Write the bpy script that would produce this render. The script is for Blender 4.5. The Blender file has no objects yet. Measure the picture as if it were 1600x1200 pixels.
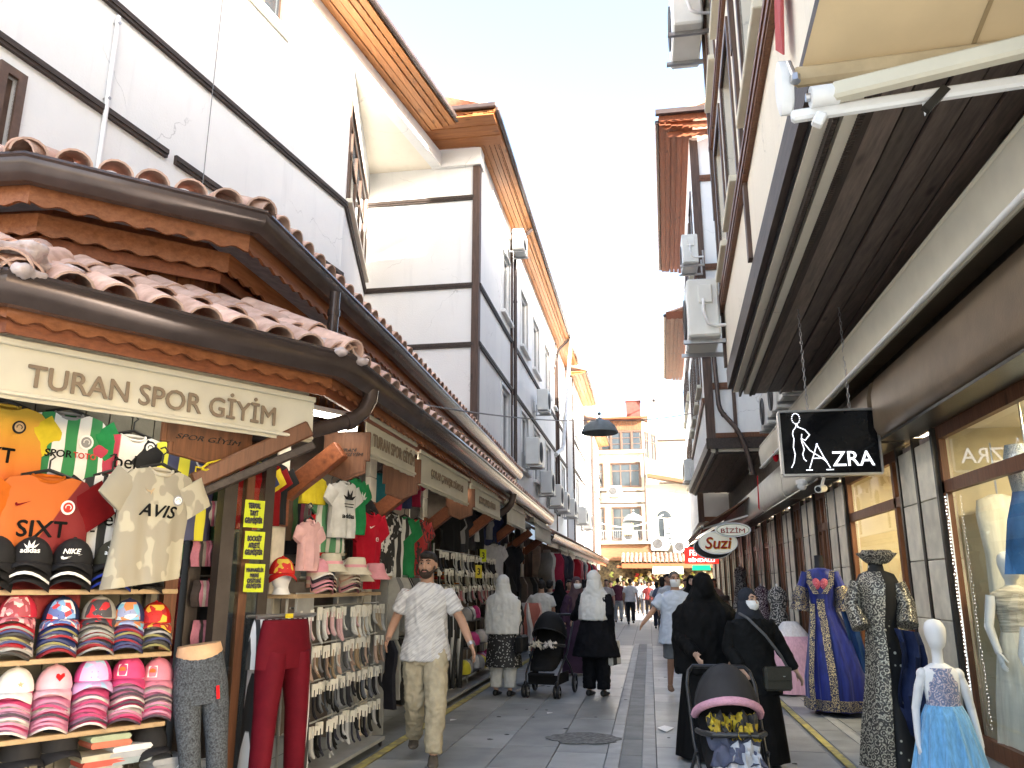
import bpy, bmesh, math, random
from mathutils import Vector, Matrix, noise as mnoise
R = math.radians
random.seed(11)
S = bpy.context.scene
COL = S.collection
# ------------------------------------------------------------------ camera
CAM_H = 1.55
FPX = 1249.0            # focal length in pixels of the 1600 px wide photograph
PITCH = math.atan((912 - 600) / FPX)
YAW = math.atan(((1015 - 800) / FPX) * math.cos(PITCH))
cd = bpy.data.cameras.new('camera')
cam = bpy.data.objects.new('camera', cd)
COL.objects.link(cam)
cam.location = (0, 0, CAM_H)
cam.rotation_euler = (math.pi / 2 + PITCH, 0, YAW)
cd.sensor_width = 36
cd.lens = 36 * FPX / 1600
cd.clip_start = 0.05
cd.clip_end = 2000
S.camera = cam
# ------------------------------------------------------------------ sky, sun, exposure
SUN_AZ, SUN_EL = R(62), R(21)     # azimuth measured from straight behind the camera towards the right
TO_SUN = Vector((math.sin(SUN_AZ) * math.cos(SUN_EL), -math.cos(SUN_AZ) * math.cos(SUN_EL), math.sin(SUN_EL)))
w = bpy.data.worlds.new('World')
S.world = w
w.use_nodes = True
wn = w.node_tree
sky = wn.nodes.new('ShaderNodeTexSky')
sky.sky_type = 'NISHITA'
sky.sun_disc = False
sky.sun_elevation = SUN_EL
sky.sun_rotation = math.atan2(TO_SUN.x, TO_SUN.y)
sky.air_density = 1.0
sky.dust_density = 3.2
sky.ozone_density = 0.8
bg = wn.nodes['Background']
bg.inputs[1].default_value = 0.1
hs_ = wn.nodes.new('ShaderNodeHueSaturation')      # hazy, pale summer sky
hs_.inputs['Saturation'].default_value = 0.95
wn.links.new(sky.outputs[0], hs_.inputs['Color'])
wn.links.new(hs_.outputs[0], bg.inputs[0])
sl = bpy.data.lights.new('sun', 'SUN')
sl.energy = 4.2
sl.angle = R(0.5)
sl.color = (1.0, 0.95, 0.87)
so = bpy.data.objects.new('sun', sl)
COL.objects.link(so)
so.rotation_euler = TO_SUN.to_track_quat('Z', 'Y').to_euler()
S.view_settings.view_transform = 'Standard'
S.view_settings.look = 'None'
S.view_settings.gamma = 1
S.view_settings.exposure = 3.3
S.view_settings.use_curve_mapping = False
S.render.engine = 'CYCLES'
S.cycles.max_bounces = 7
S.cycles.diffuse_bounces = 5
S.cycles.use_denoising = True
S.cycles.caustics_reflective = False
S.cycles.caustics_refractive = False
S.cycles.sample_clamp_indirect = 4

# ------------------------------------------------------------------ picture ray -> place in the street (real distances)
def ray(x, y):
    a = (x - 800) / FPX; b = -(y - 600) / FPX
    fw = math.cos(PITCH) - b * math.sin(PITCH); up = math.sin(PITCH) + b * math.cos(PITCH)
    return Vector((a * math.cos(YAW) - fw * math.sin(YAW), a * math.sin(YAW) + fw * math.cos(YAW), up))
def AZ(x, y, z=0.0):
    r = ray(x, y); return Vector((0, 0, CAM_H)) + r * ((z - CAM_H) / r.z)
def AX(x, y, X):
    r = ray(x, y); return Vector((0, 0, CAM_H)) + r * (X / r.x)
def AY(x, y, Y):
    r = ray(x, y); return Vector((0, 0, CAM_H)) + r * (Y / r.y)

# ------------------------------------------------------------------ materials
MATS = {}
def _nodes(name):
    m = bpy.data.materials.new(name); m.use_nodes = True
    nt = m.node_tree
    return m, nt, nt.nodes['Principled BSDF']
def N(nt, t, **kw):
    n = nt.nodes.new(t)
    for k, v in kw.items():
        if k == 'op': n.operation = v
        elif k == 'ins':
            for i, x in v.items(): n.inputs[i].default_value = x
        else: setattr(n, k, v)
    return n
def c4(c): return (c[0], c[1], c[2], 1)
def mix(nt, f, a, b):
    n = nt.nodes.new('ShaderNodeMix'); n.data_type = 'RGBA'
    for i, x in ((0, f), (6, a), (7, b)):
        if hasattr(x, 'links'): nt.links.new(x, n.inputs[i])
        else: n.inputs[i].default_value = x if i == 0 else c4(x)
    return n.outputs[2]
def ramp(nt, src, p0, p1, v0=0.0, v1=1.0):
    n = nt.nodes.new('ShaderNodeMapRange')
    nt.links.new(src, n.inputs[0])
    for i, v in ((1, p0), (2, p1), (3, v0), (4, v1)): n.inputs[i].default_value = v
    return n.outputs[0]
def coords(nt, scale=(1, 1, 1), rand=True):
    tc = nt.nodes.new('ShaderNodeTexCoord'); mp = nt.nodes.new('ShaderNodeMapping')
    mp.inputs['Scale'].default_value = scale
    if rand:
        oi = nt.nodes.new('ShaderNodeObjectInfo'); sc = N(nt, 'ShaderNodeMath', op='MULTIPLY', ins={1: 37.0})
        nt.links.new(oi.outputs['Random'], sc.inputs[0]); nt.links.new(sc.outputs[0], mp.inputs['Location'])
    nt.links.new(tc.outputs['Object'], mp.inputs['Vector'])
    return mp.outputs[0]
def noise(nt, vec, scale, detail=4, rough=.55):
    n = N(nt, 'ShaderNodeTexNoise', ins={'Scale': scale, 'Detail': detail, 'Roughness': rough})
    nt.links.new(vec, n.inputs['Vector']); return n.outputs[0]
def bump(nt, bsdf, h, strength, dist=.01):
    b = N(nt, 'ShaderNodeBump', ins={'Strength': strength, 'Distance': dist})
    nt.links.new(h, b.inputs['Height']); nt.links.new(b.outputs[0], bsdf.inputs['Normal'])
def objvar(nt, col, amt):
    oi = nt.nodes.new('ShaderNodeObjectInfo'); h = nt.nodes.new('ShaderNodeHueSaturation')
    nt.links.new(ramp(nt, oi.outputs['Random'], 0, 1, 1 - amt, 1 + amt), h.inputs['Value'])
    nt.links.new(col, h.inputs['Color']); return h.outputs[0]
def mat(name, col, rough=.6, var=.18, scale=6, bmp=.15, bscale=70, metal=0, col2=None, rnd=0, stretch=(1, 1, 1), spec=.3, sheen=0, emit=None, es=0):
    if name in MATS: return MATS[name]
    m, nt, b = _nodes(name)
    v = coords(nt, stretch)
    d = col2 or tuple(x * (1 - var) for x in col)
    f = ramp(nt, noise(nt, v, scale, 6), .35, .68)
    c = mix(nt, f, d, tuple(min(1, x * (1 + var * .4)) for x in col))
    if rnd: c = objvar(nt, c, rnd)
    nt.links.new(c, b.inputs['Base Color'])
    b.inputs['Roughness'].default_value = rough; b.inputs['Metallic'].default_value = metal
    b.inputs['Specular IOR Level'].default_value = spec
    if sheen: b.inputs['Sheen Weight'].default_value = sheen
    if bmp: bump(nt, b, noise(nt, v, bscale, 3), bmp)
    if emit:
        b.inputs['Emission Color'].default_value = c4(emit); b.inputs['Emission Strength'].default_value = es
    MATS[name] = m
    return m
def wood(name, c1, c2, axis=1, rough=.55, grain=1.0, knots=True, rnd=.12):
    m, nt, b = _nodes(name)
    s = [14, 14, 14]; s[axis] = 1.1
    v = coords(nt, tuple(x * grain for x in s))
    g = noise(nt, v, 2.2, 7, .65)
    c = mix(nt, ramp(nt, g, .3, .7), c1, c2)
    b.inputs['Specular IOR Level'].default_value = .3
    if knots:
        s2 = [5, 5, 5]; s2[axis] = 1.6
        v2 = coords(nt, tuple(s2))
        vo = N(nt, 'ShaderNodeTexVoronoi', ins={'Scale': .9}); nt.links.new(v2, vo.inputs['Vector'])
        c = mix(nt, ramp(nt, vo.outputs[0], .06, .17, .75, 0), c, tuple(x * .35 for x in c2))
    if rnd: c = objvar(nt, c, rnd)
    nt.links.new(c, b.inputs['Base Color'])
    b.inputs['Roughness'].default_value = rough
    bump(nt, b, g, .25)
    MATS[name] = m
    return m
def plaster(name, col, dirt, amt=.5):
    m, nt, b = _nodes(name)
    v = coords(nt, (1, 1, 1), False)
    big = noise(nt, v, .7, 8, .6)
    vs = coords(nt, (3.2, 3.2, .28), False)
    st = noise(nt, vs, 1.5, 7, .6)
    c = mix(nt, ramp(nt, big, .42, .75, 0, amt * .7), col, dirt)
    c = mix(nt, ramp(nt, st, .56, .8, 0, amt), c, dirt)
    vo = N(nt, 'ShaderNodeTexVoronoi', feature='DISTANCE_TO_EDGE', ins={'Scale': .55})
    vd = nt.nodes.new('ShaderNodeVectorMath'); vd.operation = 'ADD'
    nz = N(nt, 'ShaderNodeTexNoise', ins={'Scale': 1.6, 'Detail': 5})
    nt.links.new(v, nz.inputs['Vector']); nt.links.new(v, vd.inputs[0]); nt.links.new(nz.outputs[1], vd.inputs[1])
    nt.links.new(vd.outputs[0], vo.inputs['Vector'])
    mk = N(nt, 'ShaderNodeMath', op='MULTIPLY')
    nt.links.new(ramp(nt, vo.outputs[0], 0, .006, .55, 0), mk.inputs[0])
    nt.links.new(ramp(nt, noise(nt, v, .9, 2), .5, .6), mk.inputs[1])
    c = mix(nt, mk.outputs[0], c, tuple(x * .45 for x in dirt))
    nt.links.new(c, b.inputs['Base Color'])
    b.inputs['Roughness'].default_value = .85
    bump(nt, b, noise(nt, v, 35, 5), .25, .02)
    MATS[name] = m
    return m
def glass(name, tint=(.9, .95, .95), rough=.02, alpha=.25):
    """clear pane: mostly see-through with a mirror sheen"""
    m = bpy.data.materials.new(name); m.use_nodes = True; nt = m.node_tree; nt.nodes.clear()
    o = nt.nodes.new('ShaderNodeOutputMaterial'); t = nt.nodes.new('ShaderNodeBsdfTransparent'); g = nt.nodes.new('ShaderNodeBsdfGlossy')
    g.inputs['Roughness'].default_value = rough; t.inputs[0].default_value = c4(tint)
    lw = nt.nodes.new('ShaderNodeLayerWeight'); lw.inputs[0].default_value = .5
    pw = N(nt, 'ShaderNodeMath', op='POWER', ins={1: 5.0}); nt.links.new(lw.outputs['Facing'], pw.inputs[0])
    mx = nt.nodes.new('ShaderNodeMixShader')
    nt.links.new(ramp(nt, pw.outputs[0], 0, 1, alpha * .25, .9), mx.inputs[0])
    nt.links.new(t.outputs[0], mx.inputs[1]); nt.links.new(g.outputs[0], mx.inputs[2]); nt.links.new(mx.outputs[0], o.inputs[0])
    MATS[name] = m
    return m
def emis(name, col, s):
    m = bpy.data.materials.new(name); m.use_nodes = True; nt = m.node_tree
    b = nt.nodes['Principled BSDF']; b.inputs['Base Color'].default_value = c4(col)
    b.inputs['Emission Color'].default_value = c4(col); b.inputs['Emission Strength'].default_value = s
    MATS[name] = m
    return m
_flat = {}
def flat(col, rough=.7, sheen=0, bmp=.12, var=.12, bscale=180):
    k = (tuple(round(x, 3) for x in col), rough, bmp)
    if k not in _flat:
        _flat[k] = mat('cloth_%02d' % len(_flat), col, rough, var=var, scale=14, bmp=bmp, bscale=bscale, sheen=sheen, spec=.08)
    return _flat[k]

# ------------------------------------------------------------------ mesh building
class MB:
    def __init__(s): s.v = []; s.f = []; s.m = []; s.mi = 0
    def add(s, vs, fs):
        o = len(s.v); s.v += [tuple(v) for v in vs]; s.f += [[i + o for i in f] for f in fs]; s.m += [s.mi] * len(fs); return s
    def hexa(s, p):      # 8 points: bottom 4 (ccw), top 4
        return s.add(p, [(3, 2, 1, 0), (4, 5, 6, 7), (0, 1, 5, 4), (1, 2, 6, 5), (2, 3, 7, 6), (3, 0, 4, 7)])
    def box(s, c, d, rz=0, M=None):
        x, y, z = d[0] / 2, d[1] / 2, d[2] / 2
        ps = [Vector(q) for q in ((-x, -y, -z), (x, -y, -z), (x, y, -z), (-x, y, -z), (-x, -y, z), (x, -y, z), (x, y, z), (-x, y, z))]
        T = Matrix.Translation(c) @ (M if M is not None else Matrix.Rotation(rz, 4, 'Z'))
        return s.hexa([T @ q for q in ps])
    def bar(s, a, b, wd, h, up=(0, 0, 1)):
        a = Vector(a); b = Vector(b); d = (b - a).normalized(); sd = d.cross(Vector(up))
        if sd.length < 1e-4: sd = d.cross(Vector((1, 0, 0)))
        sd.normalize(); u = sd.cross(d); sd = sd * wd / 2; u = u * h / 2
        return s.hexa([a - sd - u, a + sd - u, b + sd - u, b - sd - u, a - sd + u, a + sd + u, b + sd + u, b - sd + u])
    def rings(s, rs, cap0=True, cap1=True, close=True):
        n = len(rs[0]); vs = [q for r in rs for q in r]; fs = []
        for i in range(len(rs) - 1):
            for j in range(n if close else n - 1):
                k = (j + 1) % n
                fs.append((i * n + j, i * n + k, (i + 1) * n + k, (i + 1) * n + j))
        if cap0: fs.append(tuple(range(n))[::-1])
        if cap1: fs.append(tuple((len(rs) - 1) * n + j for j in range(n)))
        return s.add(vs, fs)
    def tube(s, pts, r, n=8, flatten=None):
        pts = [Vector(p) for p in pts]; rs = []
        prev = None
        for i, p in enumerate(pts):
            d = (pts[min(i + 1, len(pts) - 1)] - pts[max(i - 1, 0)]).normalized()
            if prev is None:
                a = d.cross(Vector((0, 0, 1)))
                if a.length < .05: a = d.cross(Vector((1, 0, 0)))
            else: a = prev - d * prev.dot(d)
            a.normalize(); prev = a; b = d.cross(a)
            q = r[i] if isinstance(r, (list, tuple)) else r
            qa, qb = q if isinstance(q, (list, tuple)) else (q, q)
            rs.append([p + a * (qa * math.cos(2 * math.pi * k / n)) + b * (qb * math.sin(2 * math.pi * k / n)) for k in range(n)])
        return s.rings(rs)
    def prism(s, poly, vec):
        n = len(poly); vec = Vector(vec); a = [Vector(p) for p in poly]
        return s.add(a + [p + vec for p in a], [tuple(range(n))[::-1], tuple(range(n, 2 * n))] + [(i, (i + 1) % n, (i + 1) % n + n, i + n) for i in range(n)])
    def lathe(s, prof, c=(0, 0, 0), n=16, sx=1, sy=1, cap0=True, cap1=True):
        c = Vector(c)
        return s.rings([[c + Vector((r * sx * math.cos(2 * math.pi * k / n), r * sy * math.sin(2 * math.pi * k / n), z)) for k in range(n)] for r, z in prof], cap0, cap1)
    def ball(s, c, r, n=12, m=8, M=None):
        rx, ry, rz_ = r if isinstance(r, (list, tuple)) else (r, r, r)
        c = Vector(c); rs = []
        for i in range(m + 1):
            t = math.pi * (i + .02) / (m + .04) - math.pi / 2
            rs.append([Vector((rx * math.cos(t) * math.cos(2 * math.pi * k / n), ry * math.cos(t) * math.sin(2 * math.pi * k / n), rz_ * math.sin(t))) for k in range(n)])
        if M is not None: rs = [[M @ q for q in r_] for r_ in rs]
        return s.rings([[c + q for q in r_] for r_ in rs])
    def mesh(s, name, mats, smooth=0, bev=0):
        me = bpy.data.meshes.new(name)
        me.from_pydata(s.v, [], s.f)
        if not isinstance(mats, (list, tuple)): mats = [mats]
        for m in mats: me.materials.append(m)
        if len(mats) > 1: me.polygons.foreach_set('material_index', s.m)
        bm = bmesh.new(); bm.from_mesh(me)
        bmesh.ops.recalc_face_normals(bm, faces=bm.faces)
        if bev:
            bmesh.ops.bevel(bm, geom=[e for e in bm.edges if len(e.link_faces) == 2 and e.calc_face_angle(0) > .6], offset=bev, segments=1, profile=.5, affect='EDGES')
        bm.to_mesh(me); bm.free()
        if smooth:
            me.polygons.foreach_set('use_smooth', [True] * len(me.polygons))
            me.set_sharp_from_angle(angle=R(smooth))
        return me
    def build(s, name, mats, parent=None, smooth=0, bev=0, loc=None):
        return link(name, s.mesh(name, mats, smooth, bev), parent, loc)
def link(name, me, parent=None, loc=None, rz=0):
    o = bpy.data.objects.new(name, me); COL.objects.link(o)
    if loc is not None: o.location = loc
    if rz: o.rotation_euler = (0, 0, rz)
    if parent is not None:
        o.parent = parent
        if parent.get('world'):
            o.matrix_parent_inverse = Matrix.Translation(-Vector(parent.location))
    return o
def tag(o, label, cat=None, group=None, kind=None):
    if label: o['label'] = label
    if cat: o['category'] = cat
    if group: o['group'] = group
    if kind: o['kind'] = kind
    return o
def thing(name, label, cat, loc=(0, 0, 0), rz=0, group=None, world=False, kind=None):
    o = bpy.data.objects.new(name, None); COL.objects.link(o)
    o.empty_display_size = .1
    o.location = loc; o.rotation_euler = (0, 0, rz)
    if world: o['world'] = 1
    return tag(o, label, cat, group, kind)
def dup(root, loc=None, rz=None, label=None, group=None, scale=None):
    r = root.copy(); COL.objects.link(r)
    if loc is not None: r.location = loc
    if rz is not None: r.rotation_euler = (r.rotation_euler.x, r.rotation_euler.y, rz)
    if scale is not None: r.scale = (scale,) * 3 if isinstance(scale, (int, float)) else scale
    if label: r['label'] = label
    if group: r['group'] = group
    for ch in root.children:
        c = ch.copy(); COL.objects.link(c); c.parent = r
        for g in ch.children:
            d = g.copy(); COL.objects.link(d); d.parent = c
    return r
class Fr:
    """vertical plane through A->B; u along, d outwards (towards the viewer side given by side), z up"""
    def __init__(s, A, B, side=1):
        s.A = Vector((A[0], A[1])); dv = Vector((B[0], B[1])) - s.A; s.L = dv.length; s.u = dv / s.L
        s.n = Vector((s.u.y, -s.u.x)) * side
    def p(s, u, d, z):
        q = s.A + s.u * u + s.n * d
        return Vector((q.x, q.y, z))
    def box(s, mb, u0, u1, d0, d1, z0, z1):
        return mb.hexa([s.p(u0, d0, z0), s.p(u1, d0, z0), s.p(u1, d1, z0), s.p(u0, d1, z0), s.p(u0, d0, z1), s.p(u1, d0, z1), s.p(u1, d1, z1), s.p(u0, d1, z1)])
    def uz(s, x, y):      # picture ray -> (u, z) on this plane
        r = ray(x, y); c = -(s.A.x * s.n.x + s.A.y * s.n.y); t = -c / (r.x * s.n.x + r.y * s.n.y)
        q = Vector((r.x * t, r.y * t)) - s.A
        return q.dot(s.u), CAM_H + r.z * t
def wall_holes(mb, fr, u0, u1, z0, z1, th, holes):
    us = sorted({u0, u1} | {h[0] for h in holes} | {h[1] for h in holes}); zs = sorted({z0, z1} | {h[2] for h in holes} | {h[3] for h in holes})
    us = [u for u in us if u0 <= u <= u1]; zs = [z for z in zs if z0 <= z <= z1]
    inh = lambda u, z: any(h[0] < u < h[1] and h[2] < z < h[3] for h in holes)
    for i in range(len(us) - 1):
        for j in range(len(zs) - 1):
            a, b, c, d = us[i], us[i + 1], zs[j], zs[j + 1]
            if inh((a + b) / 2, (c + d) / 2): continue
            for dd in (0, -th): mb.add([fr.p(a, dd, c), fr.p(b, dd, c), fr.p(b, dd, d), fr.p(a, dd, d)], [(0, 1, 2, 3)])
    for h in holes:
        a, b, c, d = h[:4]
        for (p, q) in (((a, c), (b, c)), ((b, c), (b, d)), ((b, d), (a, d)), ((a, d), (a, c))):
            mb.add([fr.p(p[0], 0, p[1]), fr.p(q[0], 0, q[1]), fr.p(q[0], -th, q[1]), fr.p(p[0], -th, p[1])], [(0, 1, 2, 3)])
    for (p, q) in (((u0, z0), (u1, z0)), ((u1, z0), (u1, z1)), ((u1, z1), (u0, z1)), ((u0, z1), (u0, z0))):
        mb.add([fr.p(p[0], 0, p[1]), fr.p(q[0], 0, q[1]), fr.p(q[0], -th, q[1]), fr.p(p[0], -th, p[1])], [(0, 1, 2, 3)])
def sweep(mb, path, prof, side=1, z=0, closed=True):
    """sweep a profile [(d inward, z)] along a 2D path with mitred corners; side=1: inward is to the left of travel"""
    P = [Vector(p) for p in path]; rs = []
    for i, p in enumerate(P):
        ns = []
        if i > 0: t = (p - P[i - 1]).normalized(); ns.append(Vector((-t.y, t.x)) * side)
        if i < len(P) - 1: t = (P[i + 1] - p).normalized(); ns.append(Vector((-t.y, t.x)) * side)
        n = sum(ns, Vector((0, 0))) / len(ns); n = n / n.length_squared if len(ns) > 1 else n
        rs.append([Vector((p.x + n.x * d, p.y + n.y * d, z + zz)) for d, zz in prof])
    return mb.rings(rs, closed, closed, closed)
def offset_path(path, d, side=1):
    mb = MB(); sweep(mb, path, [(d, 0), (d, 1)], side, closed=False)
    return [(mb.v[i][0], mb.v[i][1]) for i in range(0, len(mb.v), 2)]
def scallop(mb, A, B, ztop, h, depth=.03, period=.16, th=.025, side=1, phase=0):
    """board with a wavy lower edge between 2D points A,B"""
    A = Vector(A); B = Vector(B); L = (B - A).length; t = (B - A) / L; n = Vector((-t.y, t.x)) * side * th
    k = max(2, int(L / period * 6)); top = []; bot = []
    for i in range(k + 1):
        u = L * i / k; q = A + t * u
        zz = ztop - h + depth * (.5 + .5 * math.cos(2 * math.pi * u / period + phase))
        top.append(Vector((q.x, q.y, ztop))); bot.append(Vector((q.x, q.y, zz)))
    nv = Vector((n.x, n.y, 0))
    rs = [[bot[i], top[i], top[i] + nv, bot[i] + nv] for i in range(k + 1)]
    return mb.rings(rs)
TMP = bpy.data.scenes.new('workbench')      # small side scene for evaluating text and welded meshes
def evaluated(o):
    TMP.collection.objects.link(o); vl = TMP.view_layers[0]; vl.update(); dg = vl.depsgraph
    me = bpy.data.meshes.new_from_object(o.evaluated_get(dg))
    bpy.data.objects.remove(o)
    return me
NUM = ['first', 'second', 'third', 'fourth', 'fifth', 'sixth', 'seventh', 'eighth', 'ninth', 'tenth', 'eleventh', 'twelfth', 'thirteenth', 'fourteenth', 'fifteenth', 'sixteenth', 'seventeenth', 'eighteenth', 'nineteenth', 'twentieth']
def nth(i):
    i += 1
    if i <= 20: return NUM[i - 1]
    tens, one = divmod(i, 10); w_ = ['', '', 'twenty', 'thirty', 'forty', 'fifty', 'sixty', 'seventy'][tens]
    return (w_[:-1] + 'ieth') if one == 0 else w_ + '-' + NUM[one - 1]
def text_mesh(txt, size=1.0, bold=0.0, extr=.004, width=None, height=None, shear=0):
    """flat text as mesh data (x right, y up), centred"""
    cu = bpy.data.curves.new('lettering', 'FONT'); cu.body = txt; cu.size = size; cu.align_x = 'CENTER'; cu.align_y = 'CENTER'
    cu.extrude = extr; cu.shear = shear; cu.resolution_u = 3
    me = evaluated(bpy.data.objects.new('lettering', cu))
    bpy.data.curves.remove(cu)
    xs = [v.co.x for v in me.vertices]; ys = [v.co.y for v in me.vertices]
    cx, cy = (max(xs) + min(xs)) / 2, (max(ys) + min(ys)) / 2
    sx = width / (max(xs) - min(xs)) if width else 1; sy = height / (max(ys) - min(ys)) if height else (sx if width else 1)
    if height and not width: sx = sy
    for v in me.vertices: v.co.x = (v.co.x - cx) * sx; v.co.y = (v.co.y - cy) * sy
    if bold > 0:      # heavier strokes: the glyphs laid again a little to each side
        b = bold * (max(ys) - min(ys)) * (sy if (width or height) else 1) * 2.2
        vs = [v.co.copy() for v in me.vertices]; fs = [tuple(p.vertices) for p in me.polygons]; n_ = len(vs); V2 = []; F2 = []
        for k, (dx, dy) in enumerate(((-b, 0), (b, 0), (0, -b), (0, b))):
            V2 += [v + Vector((dx, dy, -.00025 * k)) for v in vs]; F2 += [tuple(i + n_ * k for i in f) for f in fs]
        bpy.data.meshes.remove(me); me = bpy.data.meshes.new('lettering'); me.from_pydata(V2, [], F2)
    return me
def text(parent, txt, m, origin, ux, uy, name='lettering', fn=None, **kw):
    """lettering laid on a surface: local x->ux, y->uy, depth along ux x uy; fn(x,y)->extra depth"""
    me = text_mesh(txt, **kw)
    ux = Vector(ux).normalized(); uy = Vector(uy).normalized(); un = ux.cross(uy); og = Vector(origin)
    for v in me.vertices:
        d = v.co.z + (fn(v.co.x, v.co.y) if fn else 0)
        v.co = og + ux * v.co.x + uy * v.co.y + un * d
    me.materials.clear(); me.materials.append(m)
    return link(name, me, parent)
def remesh(mb, voxel, smooth=3, fold=0, freq=(9, 9, 3), seed=0, zlim=None):
    """weld overlapping closed shapes into one continuous skin; fold adds cloth-like creases"""
    me = bpy.data.meshes.new('tmp'); me.from_pydata(mb.v, [], mb.f)
    bm = bmesh.new(); bm.from_mesh(me); bmesh.ops.recalc_face_normals(bm, faces=bm.faces); bm.to_mesh(me); bm.free()
    o = bpy.data.objects.new('tmp', me)
    r = o.modifiers.new('r', 'REMESH'); r.mode = 'VOXEL'; r.voxel_size = voxel
    if smooth: s = o.modifiers.new('s', 'SMOOTH'); s.iterations = smooth; s.factor = .5
    out = evaluated(o)
    bpy.data.meshes.remove(me)
    if fold:
        off = Vector((seed * 7.3, seed * 3.1, seed * 1.7)); nn = [v.normal.copy() for v in out.vertices]
        for v, n in zip(out.vertices, nn):
            c = v.co; q = Vector((c.x * freq[0], c.y * freq[1], c.z * freq[2])) + off
            a = mnoise.noise(q); b = mnoise.noise(q * 2.3 + Vector((5, 5, 5)))
            e = mnoise.noise(Vector((q.x * 1.4 + q.z * 1.8, q.y * 1.4, q.z * 2.6 - q.x)))
            v.co = c + n * fold * ((1 - abs(a) * 2.2) * .7 + b * .5 + (1 - abs(e) * 2.4) * .45)
    out.polygons.foreach_set('use_smooth', [True] * len(out.polygons))
    return out
def addm(name, me, m, parent):
    me.materials.clear(); me.materials.append(m); return link(name, me, parent)
# ------------------------------------------------------------------ shared materials
white_pl = plaster('white_plaster', (.80, .80, .785), (.60, .61, .61), .45)
cream_pl = plaster('cream_plaster', (.80, .74, .62), (.62, .56, .46), .4)
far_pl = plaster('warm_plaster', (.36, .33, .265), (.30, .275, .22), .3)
timber = wood('dark_timber', (.075, .055, .045), (.03, .022, .018), 1, .6, rnd=.1)
timber_h = wood('dark_timber_upright', (.12, .075, .055), (.05, .032, .026), 2, .6, rnd=.1)
orange_w = wood('orange_pine', (.50, .22, .075), (.33, .125, .04), 1, .5)  # canopy boards are darker; bounced sunlight is put into this eave colour
orange_x = wood('orange_pine_across', (.42, .17, .055), (.27, .095, .03), 0, .5)
fascia_w = wood('stained_fascia', (.36, .14, .06), (.22, .075, .03), 1, .27)
far_w = wood('far_pine', (.17, .085, .04), (.11, .05, .024), 0, .6)
red_w = wood('red_stained_wood', (.26, .085, .035), (.15, .045, .02), 1, .45)
brown_w = wood('brown_wood', (.20, .085, .042), (.10, .042, .022), 2, .5)
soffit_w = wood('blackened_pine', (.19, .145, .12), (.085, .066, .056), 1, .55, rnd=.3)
gutter_m = mat('brown_gutter_metal', (.095, .07, .062), .22, var=.2, scale=5, bmp=.04, metal=.35, rnd=.05)
tile_m = mat('terracotta', (.68, .47, .38), .8, var=.3, scale=9, bmp=.3, bscale=60, rnd=.2, col2=(.54, .34, .26))
mortar_m = mat('mortar', (.66, .54, .51), .9, var=.25, scale=12, bmp=.6, bscale=40)
stone_m = mat('cream_stone', (.74, .69, .58), .7, var=.2, scale=5, bmp=.2, bscale=50, rnd=.1)
dark_frame = mat('dark_frame', (.05, .04, .035), .45, var=.2)
win_brown = mat('brown_window_frame', (.12, .075, .055), .45, var=.25, scale=8)
win_white = mat('white_window_frame', (.78, .78, .76), .4, var=.08)
pane_m = mat('window_pane', (.035, .042, .048), .06, var=.3, scale=1.2, bmp=.0, spec=.8)
curtain_m = mat('curtain', (.55, .52, .45), .8, var=.3, scale=3, stretch=(6, 6, .3))
ac_m = mat('air_conditioner_casing', (.72, .72, .68), .4, var=.07, scale=4, bmp=.03)
black_m = mat('black_plastic', (.015, .015, .017), .4, var=.2)
steel_m = mat('steel', (.45, .45, .46), .3, metal=.9, var=.15)
cream_awn = mat('cream_awning_cloth', (.62, .58, .47), .75, var=.08, scale=3, bmp=.1, bscale=300)
brown_ink = mat('brown_ink', (.23, .17, .115), .7, var=.1)
white_paint = mat('white_paint', (.8, .8, .8), .5, var=.05)
cable_m = mat('cable', (.2, .2, .2), .6)
clear_glass = glass('shop_glass')
led_white = emis('white_light', (1, .95, .82), 2)

# ------------------------------------------------------------------ ground
def ground_mat():
    m, nt, b = _nodes('grey_paving')
    v = coords(nt, (1, 1, 1), False)
    br = N(nt, 'ShaderNodeTexBrick', ins={'Scale': 1.0, 'Color1': (.31, .32, .315, 1), 'Color2': (.26, .27, .27, 1), 'Mortar': (.06, .06, .06, 1), 'Mortar Size': .008, 'Brick Width': 1.0, 'Row Height': .5})
    mp = N(nt, 'ShaderNodeMapping'); mp.inputs['Rotation'].default_value = (0, 0, math.pi / 2)
    nt.links.new(v, mp.inputs[0]); nt.links.new(mp.outputs[0], br.inputs['Vector'])
    c = mix(nt, ramp(nt, noise(nt, v, 2.5, 6), .4, .7, 0, .4), (.1, .1, .1), (.2, .2, .2))
    n = nt.nodes.new('ShaderNodeMix'); n.data_type = 'RGBA'; n.blend_type = 'OVERLAY'; n.inputs[0].default_value = .25
    nt.links.new(br.outputs[0], n.inputs[6]); nt.links.new(c, n.inputs[7]); nt.links.new(n.outputs[2], b.inputs['Base Color'])
    b.inputs['Roughness'].default_value = .6
    return m
g = MB(); g.add([(-400, -60, -.016), (400, -60, -.016), (400, 700, -.016), (-400, 700, -.016)], [(0, 1, 2, 3)])
tag(g.build('ground', ground_mat()), None, kind='structure')
slab_m = mat('grey_slab', (.31, .32, .315), .42, var=.28, scale=2.2, bmp=.22, bscale=90, rnd=.16)
slab_l = mat('pale_slab', (.38, .385, .38), .6, var=.2, scale=4, bmp=.2, rnd=.1)
slab_d = mat('channel_slab', (.2, .21, .21), .65, var=.25, scale=4, bmp=.3, rnd=.12)
pave = thing('pavement', None, None, kind='structure')
_sl = {}
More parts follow.
